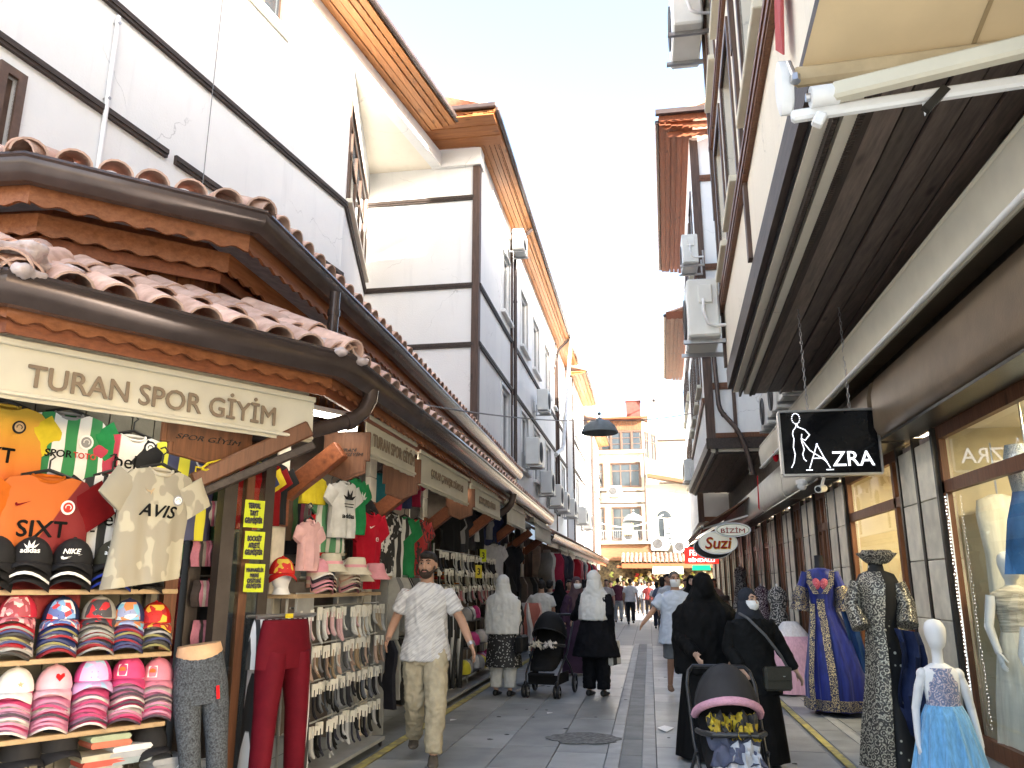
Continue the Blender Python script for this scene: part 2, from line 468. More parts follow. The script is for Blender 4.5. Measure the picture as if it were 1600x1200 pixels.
def slab(x0, x1, y0, y1, m, top=0.0, name='paving_slab'):
    k = (round(x1 - x0, 3), round(y1 - y0, 3), m.name)
    if k not in _sl:
        _sl[k] = MB().box((0, 0, -.02), (x1 - x0 - .008, y1 - y0 - .008, .04)).mesh('paving_slab', m, bev=.003)
    link(name, _sl[k], pave, ((x0 + x1) / 2, (y0 + y1) / 2, top + random.uniform(-.0015, .0015)))
for x0 in (-2.51, -1.99, -1.47, -.95):
    off = random.random()
    for i in range(19):
        y = 3.2 + off + i * .98
        slab(x0, x0 + .52 if x0 < -1 else -.46, y, y + .98, slab_m)
for i in range(24):
    y = 3.4 + i * .8
    slab(-.46, -.33, y, y + .8, slab_l, .002)
    slab(-.33, -.13, y, y + .8, slab_d, -.012)
    slab(-.13, 0, y, y + .8, slab_l, .002)
for x0 in (0, .53, 1.06):
    for i in range(24):
        y = 3.1 + i * .78 + (.2 if x0 == .53 else 0)
        slab(x0, x0 + .53, y, y + .78, slab_m)
for x0 in (1.73, 2.13):
    for i in range(26):
        y = 5 + i * .6; slab(x0, x0 + (.4 if x0 < 2 else .5), y, y + .6, slab_m)
for i in range(14):
    y = 4.0 + i * 1.1; slab(-3.1, -2.62, y, y + 1.1, slab_d)
yel = mat('yellow_line_paint', (.48, .40, .10), .7, var=.35, scale=9, col2=(.25, .22, .12))
def strip(name, pts, wd, m, z=.006):
    mb = MB()
    for (a, b) in zip(pts, pts[1:]): mb.bar((a[0], a[1], z), (b[0], b[1], z), wd, .008)
    return tag(mb.build(name, m), None, kind='structure')
strip('yellow_line', [(-2.555, 3.5), (-2.555, 22)], .09, yel)
strip('yellow_line', [(1.66, 4), (1.68, 24)], .07, yel)
strip('pale_kerb_strip', [(2.02, 4), (2.06, 24)], .085, slab_l)
# drain patch and scrap of paper
mb = MB(); n = 26
mb.prism([(-.74 + (.36 + random.uniform(-.05, .05)) * math.cos(6.283 * k / n), 8.86 + (.3 + random.uniform(-.05, .05)) * math.sin(6.283 * k / n), .004) for k in range(n)], (0, 0, .006))
tag(mb.build('manhole_cover', mat('worn_iron', (.21, .21, .2), .75, var=.6, scale=22, bmp=1, bscale=30)), 'round rough grey manhole patch beside the drain strip', 'manhole')
mb = MB(); mb.prism([(.115, 9.35, .008), (.2, 9.6, .014), (.1, 9.75, .01), (.02, 9.55, .016)], (0, 0, .003))
tag(mb.build('paper_scrap', white_paint), 'small white scrap of paper on the paving', 'paper')

for k in range(26):
    x, y = random.uniform(-2.4, 1.5), random.uniform(6.8, 16); n_ = 7; r_ = random.uniform(.012, .035)
    mb = MB(); mb.prism([(x + r_ * random.uniform(.6, 1.2) * math.cos(6.283 * i / n_), y + r_ * random.uniform(.6, 1.2) * math.sin(6.283 * i / n_), .003) for i in range(n_)], (0, 0, .002))
    tag(mb.build('gum_spot', mat('dried_gum', (.06, .06, .06), .8)), 'small dark gum spot trodden into the paving', 'gum', 'gum spots on the paving')
for k, (x, y, lab) in enumerate(((-1.3, 10.4, 'tiny white paper bit on the left paving before the pushchair'), (-2.35, 9.7, 'tiny white paper bit near the left yellow line'), (1.5, 10.9, 'tiny white paper bit beside the right yellow line'))):
    mb = MB(); mb.prism([(x, y, .006), (x + .05, y + .02, .012), (x + .06, y + .08, .008), (x - .01, y + .06, .014)], (0, 0, .002)); tag(mb.build('paper_scrap', white_paint), lab, 'paper')

# ------------------------------------------------------------------ roof tiles
def tile_mesh(r0=.122, r1=.098, L=.44, th=.015, k=8):
    mb = MB(); rs = []
    for (y, r) in ((0, r0), (L, r1)):
        o = [(r * math.cos(math.pi * i / k), y, r * .92 * math.sin(math.pi * i / k)) for i in range(k + 1)]
        q = [((r - th) * math.cos(math.pi * i / k), y, (r - th) * .92 * math.sin(math.pi * i / k)) for i in range(k, -1, -1)]
        rs.append(o + q)
    mb.rings(rs)
    return mb.mesh('roof_tile', tile_m, 35)
TILE = tile_mesh()
TILE_FAR = tile_mesh(); TILE_FAR.materials[0] = mat('sun_dimmed_terracotta', (.27, .155, .11), .85, var=.35, scale=6, bmp=.3, rnd=.25)  # same terracotta, colour darkened to offset the strong sun on the far roofs
def tile_matrix(fr, u, d, z, slope, flip=False, jit=.012):
    """tile low end at outward distance -d from the eave plane, running up the slope inwards"""
    p = fr.p(u + random.uniform(-jit, jit), -d, z)
    yv = Vector((-fr.n.x * math.cos(slope), -fr.n.y * math.cos(slope), math.sin(slope)))
    xv = Vector((fr.u.x, fr.u.y, 0))
    zv = xv.cross(yv)
    if zv.z < 0: xv = -xv; zv = xv.cross(yv)
    if flip: xv = -xv; zv = -zv
    M = Matrix((xv, yv, zv)).transposed().to_4x4(); M.translation = p
    M = M @ Matrix.Rotation(R(random.uniform(-2.5, 2.5)), 4, 'Z')
    return M
def roof_tiles(parent, fr, z, slope, rows, spacing=.235, u0=0, u1=None, shrink0=0, shrink1=0, step=.36, limit=300, pans=False, TILE=TILE):
    """barrel tiles on one roof slope; the ones that show largest are parts, the rest one part"""
    u1 = fr.L if u1 is None else u1
    rest = MB(); n = 0
    for r in range(rows):
        d = r * step
        a, b = u0 + d * shrink0, u1 - d * shrink1
        k = int((b - a) / spacing)
        for i in range(k + 1):
            u = a + (b - a - k * spacing) / 2 + i * spacing
            M = tile_matrix(fr, u, d + .012, z + d * math.tan(slope) + .05 + (.006 if r % 2 else 0), slope)
            ms = [(M, 0)]
            if pans and r < 3: ms.append((tile_matrix(fr, u + spacing / 2, d, z + d * math.tan(slope) + .085, slope, True), 1))
            for (Mi, pan) in ms:
                if n < limit:
                    o = link('roof_tile', TILE, parent); o.matrix_basis = Mi; n += 1
                else:
                    rest.add([Mi @ v.co for v in TILE.vertices], [tuple(p.vertices) for p in TILE.polygons])
    if rest.v:
        o = rest.build('roof_tiles', TILE.materials[0], parent, 50); o['kind'] = 'stuff'
    return n
def hip(parent, a, b, m=mortar_m):
    """row of ridge tiles bedded in mortar from a (low) to b (high)"""
    a = Vector(a); b = Vector(b); yv = (b - a).normalized(); xv = yv.cross(Vector((0, 0, 1))).normalized(); zv = xv.cross(yv)
    L = (b - a).length; k = max(1, int(L / .33))
    for i in range(k):
        M = Matrix((xv, yv, zv)).transposed().to_4x4(); M.translation = a + yv * (i * L / k) + zv * (.05 + .012 * (i % 2))
        o = link('ridge_tile', TILE, parent); o.matrix_basis = M
    mb = MB()
    for i in range(int(L / .07)):
        for sgn in (-1, 1):
            mb.ball(a + yv * (i * .07) + xv * sgn * random.uniform(.06, .13) + zv * random.uniform(.0, .05), (random.uniform(.04, .08), random.uniform(.04, .08), random.uniform(.02, .045)), 7, 5)
    addm('mortar', remesh(mb, .018, 2, .012, (30, 30, 30), 4), m, parent)

# ------------------------------------------------------------------ left arcade: lower canopy and upper roof
LOW = [(-5.6, 3.0), (-3.36, 3.55), (-2.13, 5.44), (-2.16, 9.0), (-2.42, 21.0)]
UP = [(-7.0, 4.1), (-4.08, 4.3), (-2.88, 5.4), (-2.92, 9.0), (-3.24, 21.0)]
GUT = [(-.02, .09), (-.035, .05), (-.02, .0), (.03, -.045), (.09, -.045), (.12, 0), (.12, .09), (.105, .09), (.105, .01), (.085, -.028), (.035, -.028), (0, .012), (-.012, .05), (-.004, .09)]
GUTD = [(-.03, .105), (-.035, .085), (-.02, .07), (-.02, .02), (.01, -.03), (.05, -.07), (.12, -.07), (.13, 0), (.13, .09), (.115, .09), (.115, 0), (.108, -.052), (.05, -.052), (.02, -.015), (0, .03), (0, .09)]
def canopy(name, label, path, z, tiers, slope, rows, inw, soffit_mat, far=None):
    t = thing(name, label, 'roof', (path[2][0], path[2][1], 0), world=True)
    for a, b in zip(path, path[1:]):      # one gutter length per straight run
        pass
    mb = MB(); sweep(mb, path, GUTD, 1, z); mb.build('gutter', gutter_m, t, 40)
    for (d, zt, h, dep, per, m) in tiers:
        pp = offset_path(path, d)
        for a, b in zip(pp, pp[1:]):
            L = (Vector(b) - Vector(a)).length
            mb = MB(); scallop(mb, a, b, z + zt, h, dep, per, .025)
            mb.build('fascia_board', m, t, 30)
    # roof deck with boarded soffit
    mb = MB(); rise = inw * math.tan(slope)
    sweep(mb, path, [(.1, .0), (.1, .035), (inw, rise + .035), (inw, rise), ], 1, z); mb.build('roof_deck', soffit_mat, t)
    return t
cano = canopy('tiled_canopy', 'long brown canopy with terracotta tiles and gutter over the left shops', LOW, 3.1,
              [(.15, .02, .16, .03, .17, fascia_w), (.2, -.1, .09, .0, .17, red_w)], R(27), 0, 1.15, fascia_w)
f = Fr(LOW[1], LOW[2]); n1 = roof_tiles(cano, f, 3.13, R(27), 3, .265, shrink1=.3, shrink0=.2)
f = Fr(LOW[2], LOW[3]); n2 = roof_tiles(cano, f, 3.13, R(27), 2, .265, shrink0=.3, limit=120)
f = Fr(LOW[3], LOW[4]); roof_tiles(cano, f, 3.13, R(27), 2, .265, limit=90)
f = Fr(LOW[0], LOW[1]); roof_tiles(cano, f, 3.13, R(27), 2, .265, limit=20, shrink1=.2)
for i, dd in ((2, 1.0), (1, 1.0)):
    q = offset_path(LOW, dd)[i]
    hip(cano, (LOW[i][0], LOW[i][1], 3.16), (q[0], q[1], 3.16 + dd * math.tan(R(27))))
mb = MB()
for i in range(130):
    mb.ball((-3.66 + random.gauss(0, .1), 3.86 + random.gauss(0, .12), 3.37 + random.gauss(0, .018)), (random.uniform(.05, .11), random.uniform(.05, .11), random.uniform(.02, .04)), 7, 5)
addm('mortar', remesh(mb, .02, 2, .016, (26, 26, 26), 9), mortar_m, cano)
upr = canopy('tiled_roof', 'upper tiled roof with brown gutter and scalloped orange boards above the canopy', UP, 4.3,
             [(.15, .0, .2, .03, .2, fascia_w), (.36, -.16, .17, .03, .2, fascia_w), (.44, -.3, .1, .0, .2, red_w)], R(19), 0, 1.0, fascia_w)
f = Fr(UP[1], UP[2]); roof_tiles(upr, f, 4.36, R(19), 1, .265, limit=60)
f = Fr(UP[2], UP[3]); roof_tiles(upr, f, 4.36, R(19), 1, .265, limit=60)
f = Fr(UP[3], UP[4]); roof_tiles(upr, f, 4.36, R(19), 1, .265, limit=120)
f = Fr(UP[0], UP[1]); roof_tiles(upr, f, 4.36, R(19), 1, .28, limit=30)
mb = MB(); sweep(mb, UP, [(.3, .1), (.3, .13), (3.4, 1.0), (3.4, .97)], 1, 4.3); mb.build('roof_slope', tile_m, upr)
# boarded wall between the two roofs
pp = offset_path(UP, .62)
for a, b in list(zip(pp, pp[1:]))[:4]:
    fr = Fr(a, b); k = int(fr.L / .115)
    if fr.L > 5: k = int(5 / .115)
    for i in range(min(k, 60)):
        mb = MB(); fr.box(mb, i * .115, i * .115 + .1, 0, .02 + .004 * (i % 2), 3.3, 4.16); mb.build('wall_plank', red_w if fr.L > 3 else fascia_w, upr)
        if i % 2 == 0:
            mb = MB(); fr.box(mb, i * .115 + .093, i * .115 + .125, 0, .045, 3.3, 4.16); mb.build('batten', fascia_w, upr)
    mb = MB(); fr.box(mb, 0, fr.L, -.03, -.005, 3.2, 4.3); mb.build('backing', red_w, upr)
    mb = MB(); fr.box(mb, 0, fr.L, .02, .09, 3.66, 3.78); mb.build('rail', red_w, upr)
# rain pipe elbow at the chamfer corner, and two more along the street
def downpipe(label, pts, r=.05, m=gutter_m, coll=True):
    t = thing('rain_pipe', label, 'pipe', pts[-1], world=True)
    sm = []
    P = [Vector(p) for p in pts]
    for i, p in enumerate(P):
        if 0 < i < len(P) - 1:
            a = (P[i - 1] - p).normalized(); b = (P[i + 1] - p).normalized()
            sm += [p + a * r * 2.2, p + a * r * .7 + b * r * .7, p + b * r * 2.2]
        else: sm.append(p)
    MB().tube(sm, r, 10).build('pipe', m, t, 50)
    if coll:
        for i in range(len(P) - 1):
            d = (P[i + 1] - P[i])
            if d.length > .5:
                q = P[i] + d * .25; MB().tube([q - d.normalized() * .03, q + d.normalized() * .03], r * 1.18, 10).build('collar', m, t, 50)
    return t
downpipe('brown rain pipe elbow under the canopy corner beside the big fabric sign', [(-2.17, 6.05, 3.08), (-2.2, 6.05, 2.86), (-2.62, 5.62, 2.64), (-3.02, 5.3, 2.62)], .062)
downpipe('brown rain pipe elbow beneath the canopy beyond the third fabric sign', [(-2.26, 13.7, 3.06), (-2.28, 13.7, 2.86), (-2.6, 13.5, 2.62), (-2.98, 13.4, 2.56)], .06)
downpipe('short brown rain pipe joining the upper roof to the canopy', [(-2.82, 6.75, 4.22), (-2.84, 6.75, 3.4)], .05)

# ------------------------------------------------------------------ left shops (piers, shop interior, brackets)
shop = thing('shop_row', 'row of open shops with stone piers under the left canopy', 'shop', (-3, 6, 0), world=True)
def pier(parent, x, y, wx, wy, z0, z1, hs, name='stone_block'):
    z = z0
    for i in range(40):
        h = hs[i % len(hs)]; b = min(z + h, z1)
        MB().box((x + random.uniform(-.003, .003), y + random.uniform(-.003, .003), (z + b) / 2), (wx, wy, b - z - .008)).build(name, stone_m, parent, bev=.006)
        z = b
        if z >= z1 - .02: break
    MB().box((x, y, (z0 + z1) / 2), (wx - .03, wy - .03, z1 - z0)).build('pier_core', mortar_m, parent)
PIERS = [6.3, 8.55, 10.75, 12.9, 15.2, 17.4, 19.6]
for i, y in enumerate(PIERS):
    pier(shop, -3.1, y, .2, .22, 0, 2.95, [.55, .5, .6])
    MB().box((-3.1, y - .17, 1.45), (.12, .07, 2.9)).build('door_post', dark_frame, shop)
    MB().box((-3.1, y + .17, 1.45), (.12, .07, 2.9)).build('door_post', dark_frame, shop)
# chamfer side: posts and panelled display back
SH = Fr((-3.36 - .838 * .95, 3.55 + .545 * .95), (-2.13 - .838 * .95, 5.44 + .545 * .95))
k = 0
for u in [x * .155 - 1.2 for x in range(0, 17)]:
    mb = MB(); SH.box(mb, u, u + .147, -.03, 0, .0, 2.9); mb.build('back_panel', mat('drab_panel', (.14, .13, .1), .5, var=.2, rnd=.15), shop)
mb = MB(); SH.box(mb, -1.2, 1.45, -.06, -.035, 0, 2.95); mb.build('panel_backing', black_m, shop)
for u in (1.46, 1.62, 2.0):
    mb = MB(); SH.box(mb, u, u + .09, -.08, .03, 0, 2.9); mb.build('door_post', brown_w if u < 1.5 else dark_frame, shop)
# floor, back wall, ceiling and lintel
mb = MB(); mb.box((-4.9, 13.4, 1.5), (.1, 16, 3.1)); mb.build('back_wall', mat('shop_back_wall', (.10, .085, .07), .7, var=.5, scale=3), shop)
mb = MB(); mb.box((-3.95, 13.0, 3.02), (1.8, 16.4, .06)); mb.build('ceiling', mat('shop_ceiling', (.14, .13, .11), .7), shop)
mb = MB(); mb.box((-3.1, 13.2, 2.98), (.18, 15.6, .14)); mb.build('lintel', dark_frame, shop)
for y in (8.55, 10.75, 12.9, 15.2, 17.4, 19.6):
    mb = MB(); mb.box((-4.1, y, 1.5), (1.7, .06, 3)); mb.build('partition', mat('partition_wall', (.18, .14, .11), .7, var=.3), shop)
# canopy brackets
def bracket(a, b, label):
    t = thing('bracket', label, 'bracket', a, world=True)
    MB().bar(a, b, .11, .16).build('strut', red_w, t, bev=.01)
    a = Vector(a)
    MB().box(a + Vector((-.02, 0, -.06)), (.07, .16, .42)).build('plate', red_w, t, bev=.01)
nm = ['second', 'third', 'fourth', 'fifth', 'sixth', 'seventh']
bracket((-2.98, 6.3, 2.28), (-2.5, 6.3, 2.64), 'red-brown timber bracket on the stone pier beside the hanging shirts')
bracket((-2.98, 8.55, 2.28), (-2.5, 8.55, 2.64), 'red-brown timber bracket between the two nearest fabric signs')
for i, y in enumerate(PIERS[2:]):
    bracket((-2.98, y, 2.28), (-2.5, y, 2.64), 'red-brown timber canopy bracket, %s along the street' % nm[i + 1])
# big diagonal bracket at the chamfer corner
c = Vector((-3.05, 5.02, 2.22)); e = Vector((-2.45, 5.5, 2.66))
t = thing('bracket', 'large stained timber bracket with a dark moulding under the corner sign', 'bracket', c, world=True)
MB().bar(c, e, .15, .12).build('strut', brown_w, t, bev=.012)
MB().bar(c + Vector((0, -.02, -.11)), e + Vector((0.05, -.02, -.13)), .16, .06).build('moulding', timber, t, bev=.01)

# ------------------------------------------------------------------ fabric name signs
def valance(label, A, B, z0, z1, txt, size, ox=.5, wfrac=.6, ink=brown_ink, drop=.0):
    fr = Fr(A, B)
    t = thing('awning_sign', label, 'sign', fr.p(fr.L / 2, 0, z0), world=True)
    mb = MB(); k = 24; rs = []
    for i in range(k + 1):
        u = fr.L * i / k; w_ = .006 * math.sin(i * 1.7) + .004 * math.sin(i * .6)
        rs.append([fr.p(u, w_ * s_, z0 + (z1 - z0) * q) for q, s_ in ((0, 1.6), (.1, 1.2), (.5, .6), (.9, .3), (1, 0))] + [fr.p(u, w_ * s_ - .012, z0 + (z1 - z0) * q) for q, s_ in ((1, 0), (.9, .3), (.5, .6), (.1, 1.2), (0, 1.6))])
    mb.rings(rs); mb.build('valance', cream_awn, t, 40)
    mb = MB(); fr.box(mb, 0, fr.L, .004, .03, z1 - .035, z1 + .005); mb.build('top_rail', cream_awn, t, bev=.006)
    mb = MB(); fr.box(mb, 0, fr.L, .006, .024, z0 + .02, z0 + .045); mb.build('hem', cream_awn, t, bev=.006)
    mb = MB()
    fr.box(mb, .02, fr.L - .02, -.16, -.02, z1 + .01, z1 + .12); mb.build('cassette', cream_awn, t, bev=.02)
    if txt: text(t, txt, ink, fr.p(fr.L * ox, .02, z0 + (z1 - z0) * .5), (fr.u.x, fr.u.y, 0), (0, 0, 1), width=fr.L * wfrac, height=size, bold=.007, extr=.003)
    return t
d = .3
A = (-3.36 - .838 * d - .545 * .45, 3.55 + .545 * d - .838 * .45); B = (-2.43, 5.53)
big = valance('large cream fabric sign reading TURAN SPOR GİYİM over the cap shelves', A, B, 2.56, 2.9, 'TURAN SPOR GİYİM', .175, .57, .61)
valance('small cream fabric sign reading TURAN SPOR GİYİM beyond the corner', (-2.36, 6.5), (-2.36, 7.98), 2.62, 2.97, 'TURAN SPOR GİYİM', .15, .52, .86)
valance('cream fabric sign reading ÇORAP ÇAMAŞIR DÜNYASI nearest the corner shop', (-2.36, 8.12), (-2.38, 10.6), 2.56, 2.93, 'ÇORAP ÇAMAŞIR DÜNYASI', .13, .52, .66)
valance('cream fabric sign reading ÇORAP ÇAMAŞIR DÜNYASI farther from the corner shop', (-2.38, 10.78), (-2.4, 13.15), 2.56, 2.9, 'ÇORAP ÇAMAŞIR DÜNYASI', .13, .5, .55)
valance('plain cream fabric sign beyond the second hosiery sign', (-2.4, 13.9), (-2.42, 16.1), 2.56, 2.9, '', .1, .6, .03)
valance('plain cream fabric sign at the far end of the first canopy', (-2.42, 17.6), (-2.44, 20.6), 2.5, 2.85, '', .12, .5, .2)
# wooden hanging boards behind the signs
def board(label, c, rz, wd, h, txt):
    t = thing('wooden_sign', label, 'sign', c, rz)
    pr = [(-wd / 2, -h * .1), (-wd / 2, h / 2), (wd / 2, h / 2), (wd / 2, -h * .1), (wd * .42, -h * .1), (wd * .42, -h * .35), (wd * .2, -h * .42), (0, -h * .5), (-wd * .2, -h * .42), (-wd * .42, -h * .35), (-wd * .42, -h * .1)]
    MB().prism([(x, 0, z) for x, z in pr], (0, .03, 0)).build('board', brown_w, t, bev=.005)
    MB().prism([(x * .9, -.006, z * .86) for x, z in pr], (0, .006, 0)).build('inset', brown_w, t)
    if txt: text(t, txt, black_m, (0, -.012, h * .08), (1, 0, 0), (0, 0, 1), width=wd * .72, height=h * .16, extr=.002, shear=.3)
board('stepped brown wooden board reading SPOR GİYİM behind the large fabric sign', (-2.98, 5.06, 2.5), math.atan2(.838, .545), .66, .3, 'SPOR GİYİM')
for i, (y, lab) in enumerate([(6.42, 'wooden board hanging beside the small TURAN sign'), (8.0, 'wooden board hanging at the near end of the first hosiery sign'), (10.7, 'wooden board hanging between the two hosiery signs')]):
    board(lab, (-2.5, y, 2.6), R(8), .4, .42, 'TURAN\nSPOR GİYİM' if i == 0 else '')
# tube lamps under the canopy
def tube_lamp(label, a, b, power):
    t = thing('tube_lamp', label, 'lamp', a, world=True)
    a = Vector(a); b = Vector(b)
    MB().bar(a + Vector((0, 0, .04)), b + Vector((0, 0, .04)), .07, .04).build('housing', white_paint, t)
    MB().tube([a, b], .02, 8).build('tube', led_white, t)
    l = bpy.data.lights.new('tube_light', 'AREA'); l.shape = 'RECTANGLE'; l.size = (b - a).length; l.size_y = .06; l.energy = power; l.color = (1, .93, .78)
    o = bpy.data.objects.new('tube_light', l); COL.objects.link(o); m_ = (a + b) / 2; o.location = m_ - Vector((0, 0, .025))
    o.rotation_euler = (0, 0, math.atan2((b - a).y, (b - a).x))
tube_lamp('lit tube lamp under the canopy corner beside the rain pipe', (-2.62, 5.85, 2.87), (-2.42, 6.2, 2.87), .35)
tube_lamp('lit tube lamp at the near end of the small TURAN sign', (-2.75, 6.5, 2.85), (-2.45, 6.5, 2.85), .35)
tube_lamp('lit tube lamp between the small TURAN sign and the first hosiery sign', (-2.7, 8.05, 2.85), (-2.4, 8.05, 2.85), .35)
tube_lamp('lit tube lamp between the two hosiery signs', (-2.7, 10.68, 2.8), (-2.42, 10.68, 2.8), .35)
tube_lamp('lit tube lamp behind the large fabric sign above the jerseys', (-3.3, 4.7, 2.8), (-2.98, 5.2, 2.8), .25)
for i, y in enumerate((7.4, 9.6, 11.8, 14)):
    tube_lamp('lit tube lamp on the shop ceiling, %s shop along the street' % ['first', 'second', 'third', 'fourth'][i], (-4.1, y - .5, 2.9), (-4.1, y + .5, 2.9), 3)
# ------------------------------------------------------------------ buildings
def window(t, fr, u0, u1, z0, z1, frame=win_brown, pane=pane_m, nu=2, nz=1, depth=.1, sill=None, bar=.07, trim=0, curtain=False):
    """frame (part) with panes and sill (sub-parts) set into an opening"""
    mb = MB(); d0, d1 = -depth - .05, -depth + .02
    fr.box(mb, u0, u0 + bar, d0, d1, z0, z1); fr.box(mb, u1 - bar, u1, d0, d1, z0, z1)
    fr.box(mb, u0 + bar, u1 - bar, d0, d1, z0, z0 + bar); fr.box(mb, u0 + bar, u1 - bar, d0, d1, z1 - bar, z1)
    for i in range(1, nu):
        u = u0 + (u1 - u0) * i / nu; fr.box(mb, u - bar * .4, u + bar * .4, d0 + .01, d1 - .005, z0 + bar, z1 - bar)
    for j in range(1, nz):
        z = z0 + (z1 - z0) * (.68 if nz == 2 else j / nz); fr.box(mb, u0 + bar, u1 - bar, d0 + .012, d1 - .008, z - bar * .4, z + bar * .4)
    if trim:
        for (a, b, c, d) in ((u0 - trim, u0, z0 - trim, z1 + trim), (u1, u1 + trim, z0 - trim, z1 + trim), (u0, u1, z1, z1 + trim), (u0, u1, z0 - trim, z0)):
            fr.box(mb, a, b, -.02, .03, c, d)
    o = mb.build('window', frame, t)
    for i in range(nu):
        a = u0 + (u1 - u0) * i / nu; b = u0 + (u1 - u0) * (i + 1) / nu
        p = MB(); fr.box(p, a + .01, b - .01, d0 + .02, d0 + .03 + .002 * i, z0 + .01, z1 - .01); p.build('pane', pane, o)
    if curtain:
        p = MB(); rs = []
        for i in range(25):
            u = u0 + (u1 - u0) * i / 24; q = -depth - .16 + .03 * math.sin(i * 1.9)
            rs.append([fr.p(u, q, z0), fr.p(u, q, z1), fr.p(u, q - .01, z1), fr.p(u, q - .01, z0)])
        p.rings(rs); p.build('curtain', curtain_m, o, 40)
    if sill:
        p = MB(); fr.box(p, u0 - .08, u1 + .08, 0.003, .12, z0 - .1, z0 - .01); p.build('sill', sill, o, bev=.01)
    return o
def beam(t, fr, u0, u1, z0, z1, m=timber, d=.045):
    mb = MB(); fr.box(mb, u0, u1, -.02, d, z0, z1); fr.box(mb, u0, u1, d, d + .015, z0 + (z1 - z0) * .35, z1 - (z1 - z0) * .1)
    return mb.build('timber_beam', m, t)
def building(name, label, base): return thing(name, label, 'building', base, world=True)
def eave_planks(t, fr, u0, u1, z, d0, d1, k, m, rise=.0, drop=.0, gut=True, scal=True):
    """boarded eave: planks side by side below the roof edge, gutter along the outside"""
    wd = (d1 - d0) / k
    for i in range(k):
        a = d0 + wd * i; mb = MB()
        za = z + rise * i / k + .012 * (i % 2)
        mb.hexa([fr.p(u0, a + .006, za), fr.p(u1, a + .006, za), fr.p(u1, a + wd - .006, za), fr.p(u0, a + wd - .006, za), fr.p(u0, a + .006, za + .03), fr.p(u1, a + .006, za + .03), fr.p(u1, a + wd - .006, za + .03), fr.p(u0, a + wd - .006, za + .03)])
        mb.build('soffit_plank', m, t)
    mb = MB(); fr.box(mb, u0, u1, d0 - .1, d1, z + rise + .05, z + rise + .1); mb.build('roof_deck', m, t)
    if scal:
        for (dd, zz) in ((d1 - .02, .1), (d1 - .16, 0)):
            a = fr.p(u0, dd, 0); b = fr.p(u1, dd, 0); mb = MB(); scallop(mb, a.xy, b.xy, z + rise + .06 + zz * .3, .1, .02, .2, .02); mb.build('scalloped_board', m, t, 30)
    mb = MB()
    if gut:
        fr.box(mb, u0, u1, d1, d1 + .1, z + rise + .02, z + rise + .13); mb.build('gutter', gutter_m, t, bev=.02)
    rf = MB(); z2 = z + rise + .13
    rf.hexa([fr.p(u0, d1 + .02, z2), fr.p(u1, d1 + .02, z2), fr.p(u1, -4, z2 + 1.5), fr.p(u0, -4, z2 + 1.5), fr.p(u0, d1 + .02, z2 + .06), fr.p(u1, d1 + .02, z2 + .06), fr.p(u1, -4, z2 + 1.56), fr.p(u0, -4, z2 + 1.56)])
    rf.build('roof', tile_m, t)

# ---- near left white building
NB = building('white_building', 'white plastered building with dark beams above the corner shop', (-6.3, 5, 0))
nf = Fr((-6.62, 3.0), (-5.15, 12.5))
wu0, wz0 = nf.uz(-60, 230); wu1, wz1 = nf.uz(28, 118)
hu0, hz0 = nf.uz(405, -60); hu1, hz1 = nf.uz(448, 28)
holes = [(wu0 + .3, wu1, wz0 - .1, wz1 - .05), (hu0 - .2, hu1, hz1 - .3, hz1 + .9)]
mb = MB(); wall_holes(mb, nf, -3, nf.L, 3.4, 11.56, .3, holes)
mb.build('wall', white_pl, NB)
beam(NB, nf, -3, 5.3, 6.75, 6.87); beam(NB, nf, 5.45, nf.L + .02, 6.75, 6.87)
beam(NB, nf, -3, nf.L + .02, 8.12, 8.24)
window(NB, nf, *holes[0], nu=2, depth=.08, trim=.09)
window(NB, nf, *holes[1], nu=2, depth=.1, trim=.0, frame=win_brown, sill=cream_pl)
mb = MB(); nf.box(mb, hu1 + .05, nf.L, -.02, .03, 10.35, 10.4); mb.build('ledge', cream_pl, NB)
# conduit pipe on the wall
pu, pz = nf.uz(181, 22)
MB().tube([nf.p(pu, .05, 8.05), nf.p(pu, .06, 5.1)], .028, 8).build('conduit', white_paint, NB, 50)
for z in (7.95, 6.95, 5.7): MB().tube([nf.p(pu, .0, z), nf.p(pu, .09, z)], .02, 6).build('clip', steel_m, NB)
# slanted window wall and the bay
sf = Fr((-5.15, 12.5), (-6.32, 16.83))
sh = [(.25, sf.L - .35, 8.4, 10.4)]
mb = MB(); wall_holes(mb, sf, 0, sf.L, 3.4, 11.25, .25, sh); mb.build('return_wall', white_pl, NB)
window(NB, sf, *sh[0], nu=4, nz=2, depth=.06, sill=cream_pl, trim=.06, frame=win_brown)
beam(NB, sf, 0, sf.L, 8.12, 8.24)
# plaster underside and fascia that run on over the recess
q = nf.p(nf.L + 4.4, 0, 0)
mb = MB(); mb.prism([(-5.17, 12.5, 11.225), (q.x - .02, 16.83, 11.225), (-6.32, 16.83, 11.225)], (0, 0, .02)); mb.build('ceiling', cream_pl, NB)
mb = MB(); nf.box(mb, nf.L, nf.L + 4.4, -.25, 0, 11.2, 11.56); mb.build('fascia', white_pl, NB)
mb = MB(); nf.box(mb, nf.L - 1, nf.L + 4.4, -6, -.3, 11.3, 11.5); mb.build('upper_floor', white_pl, NB)
eave_planks(NB, nf, -3, nf.L + 3.3, 11.56, 0, .75, 5, orange_w, .06)

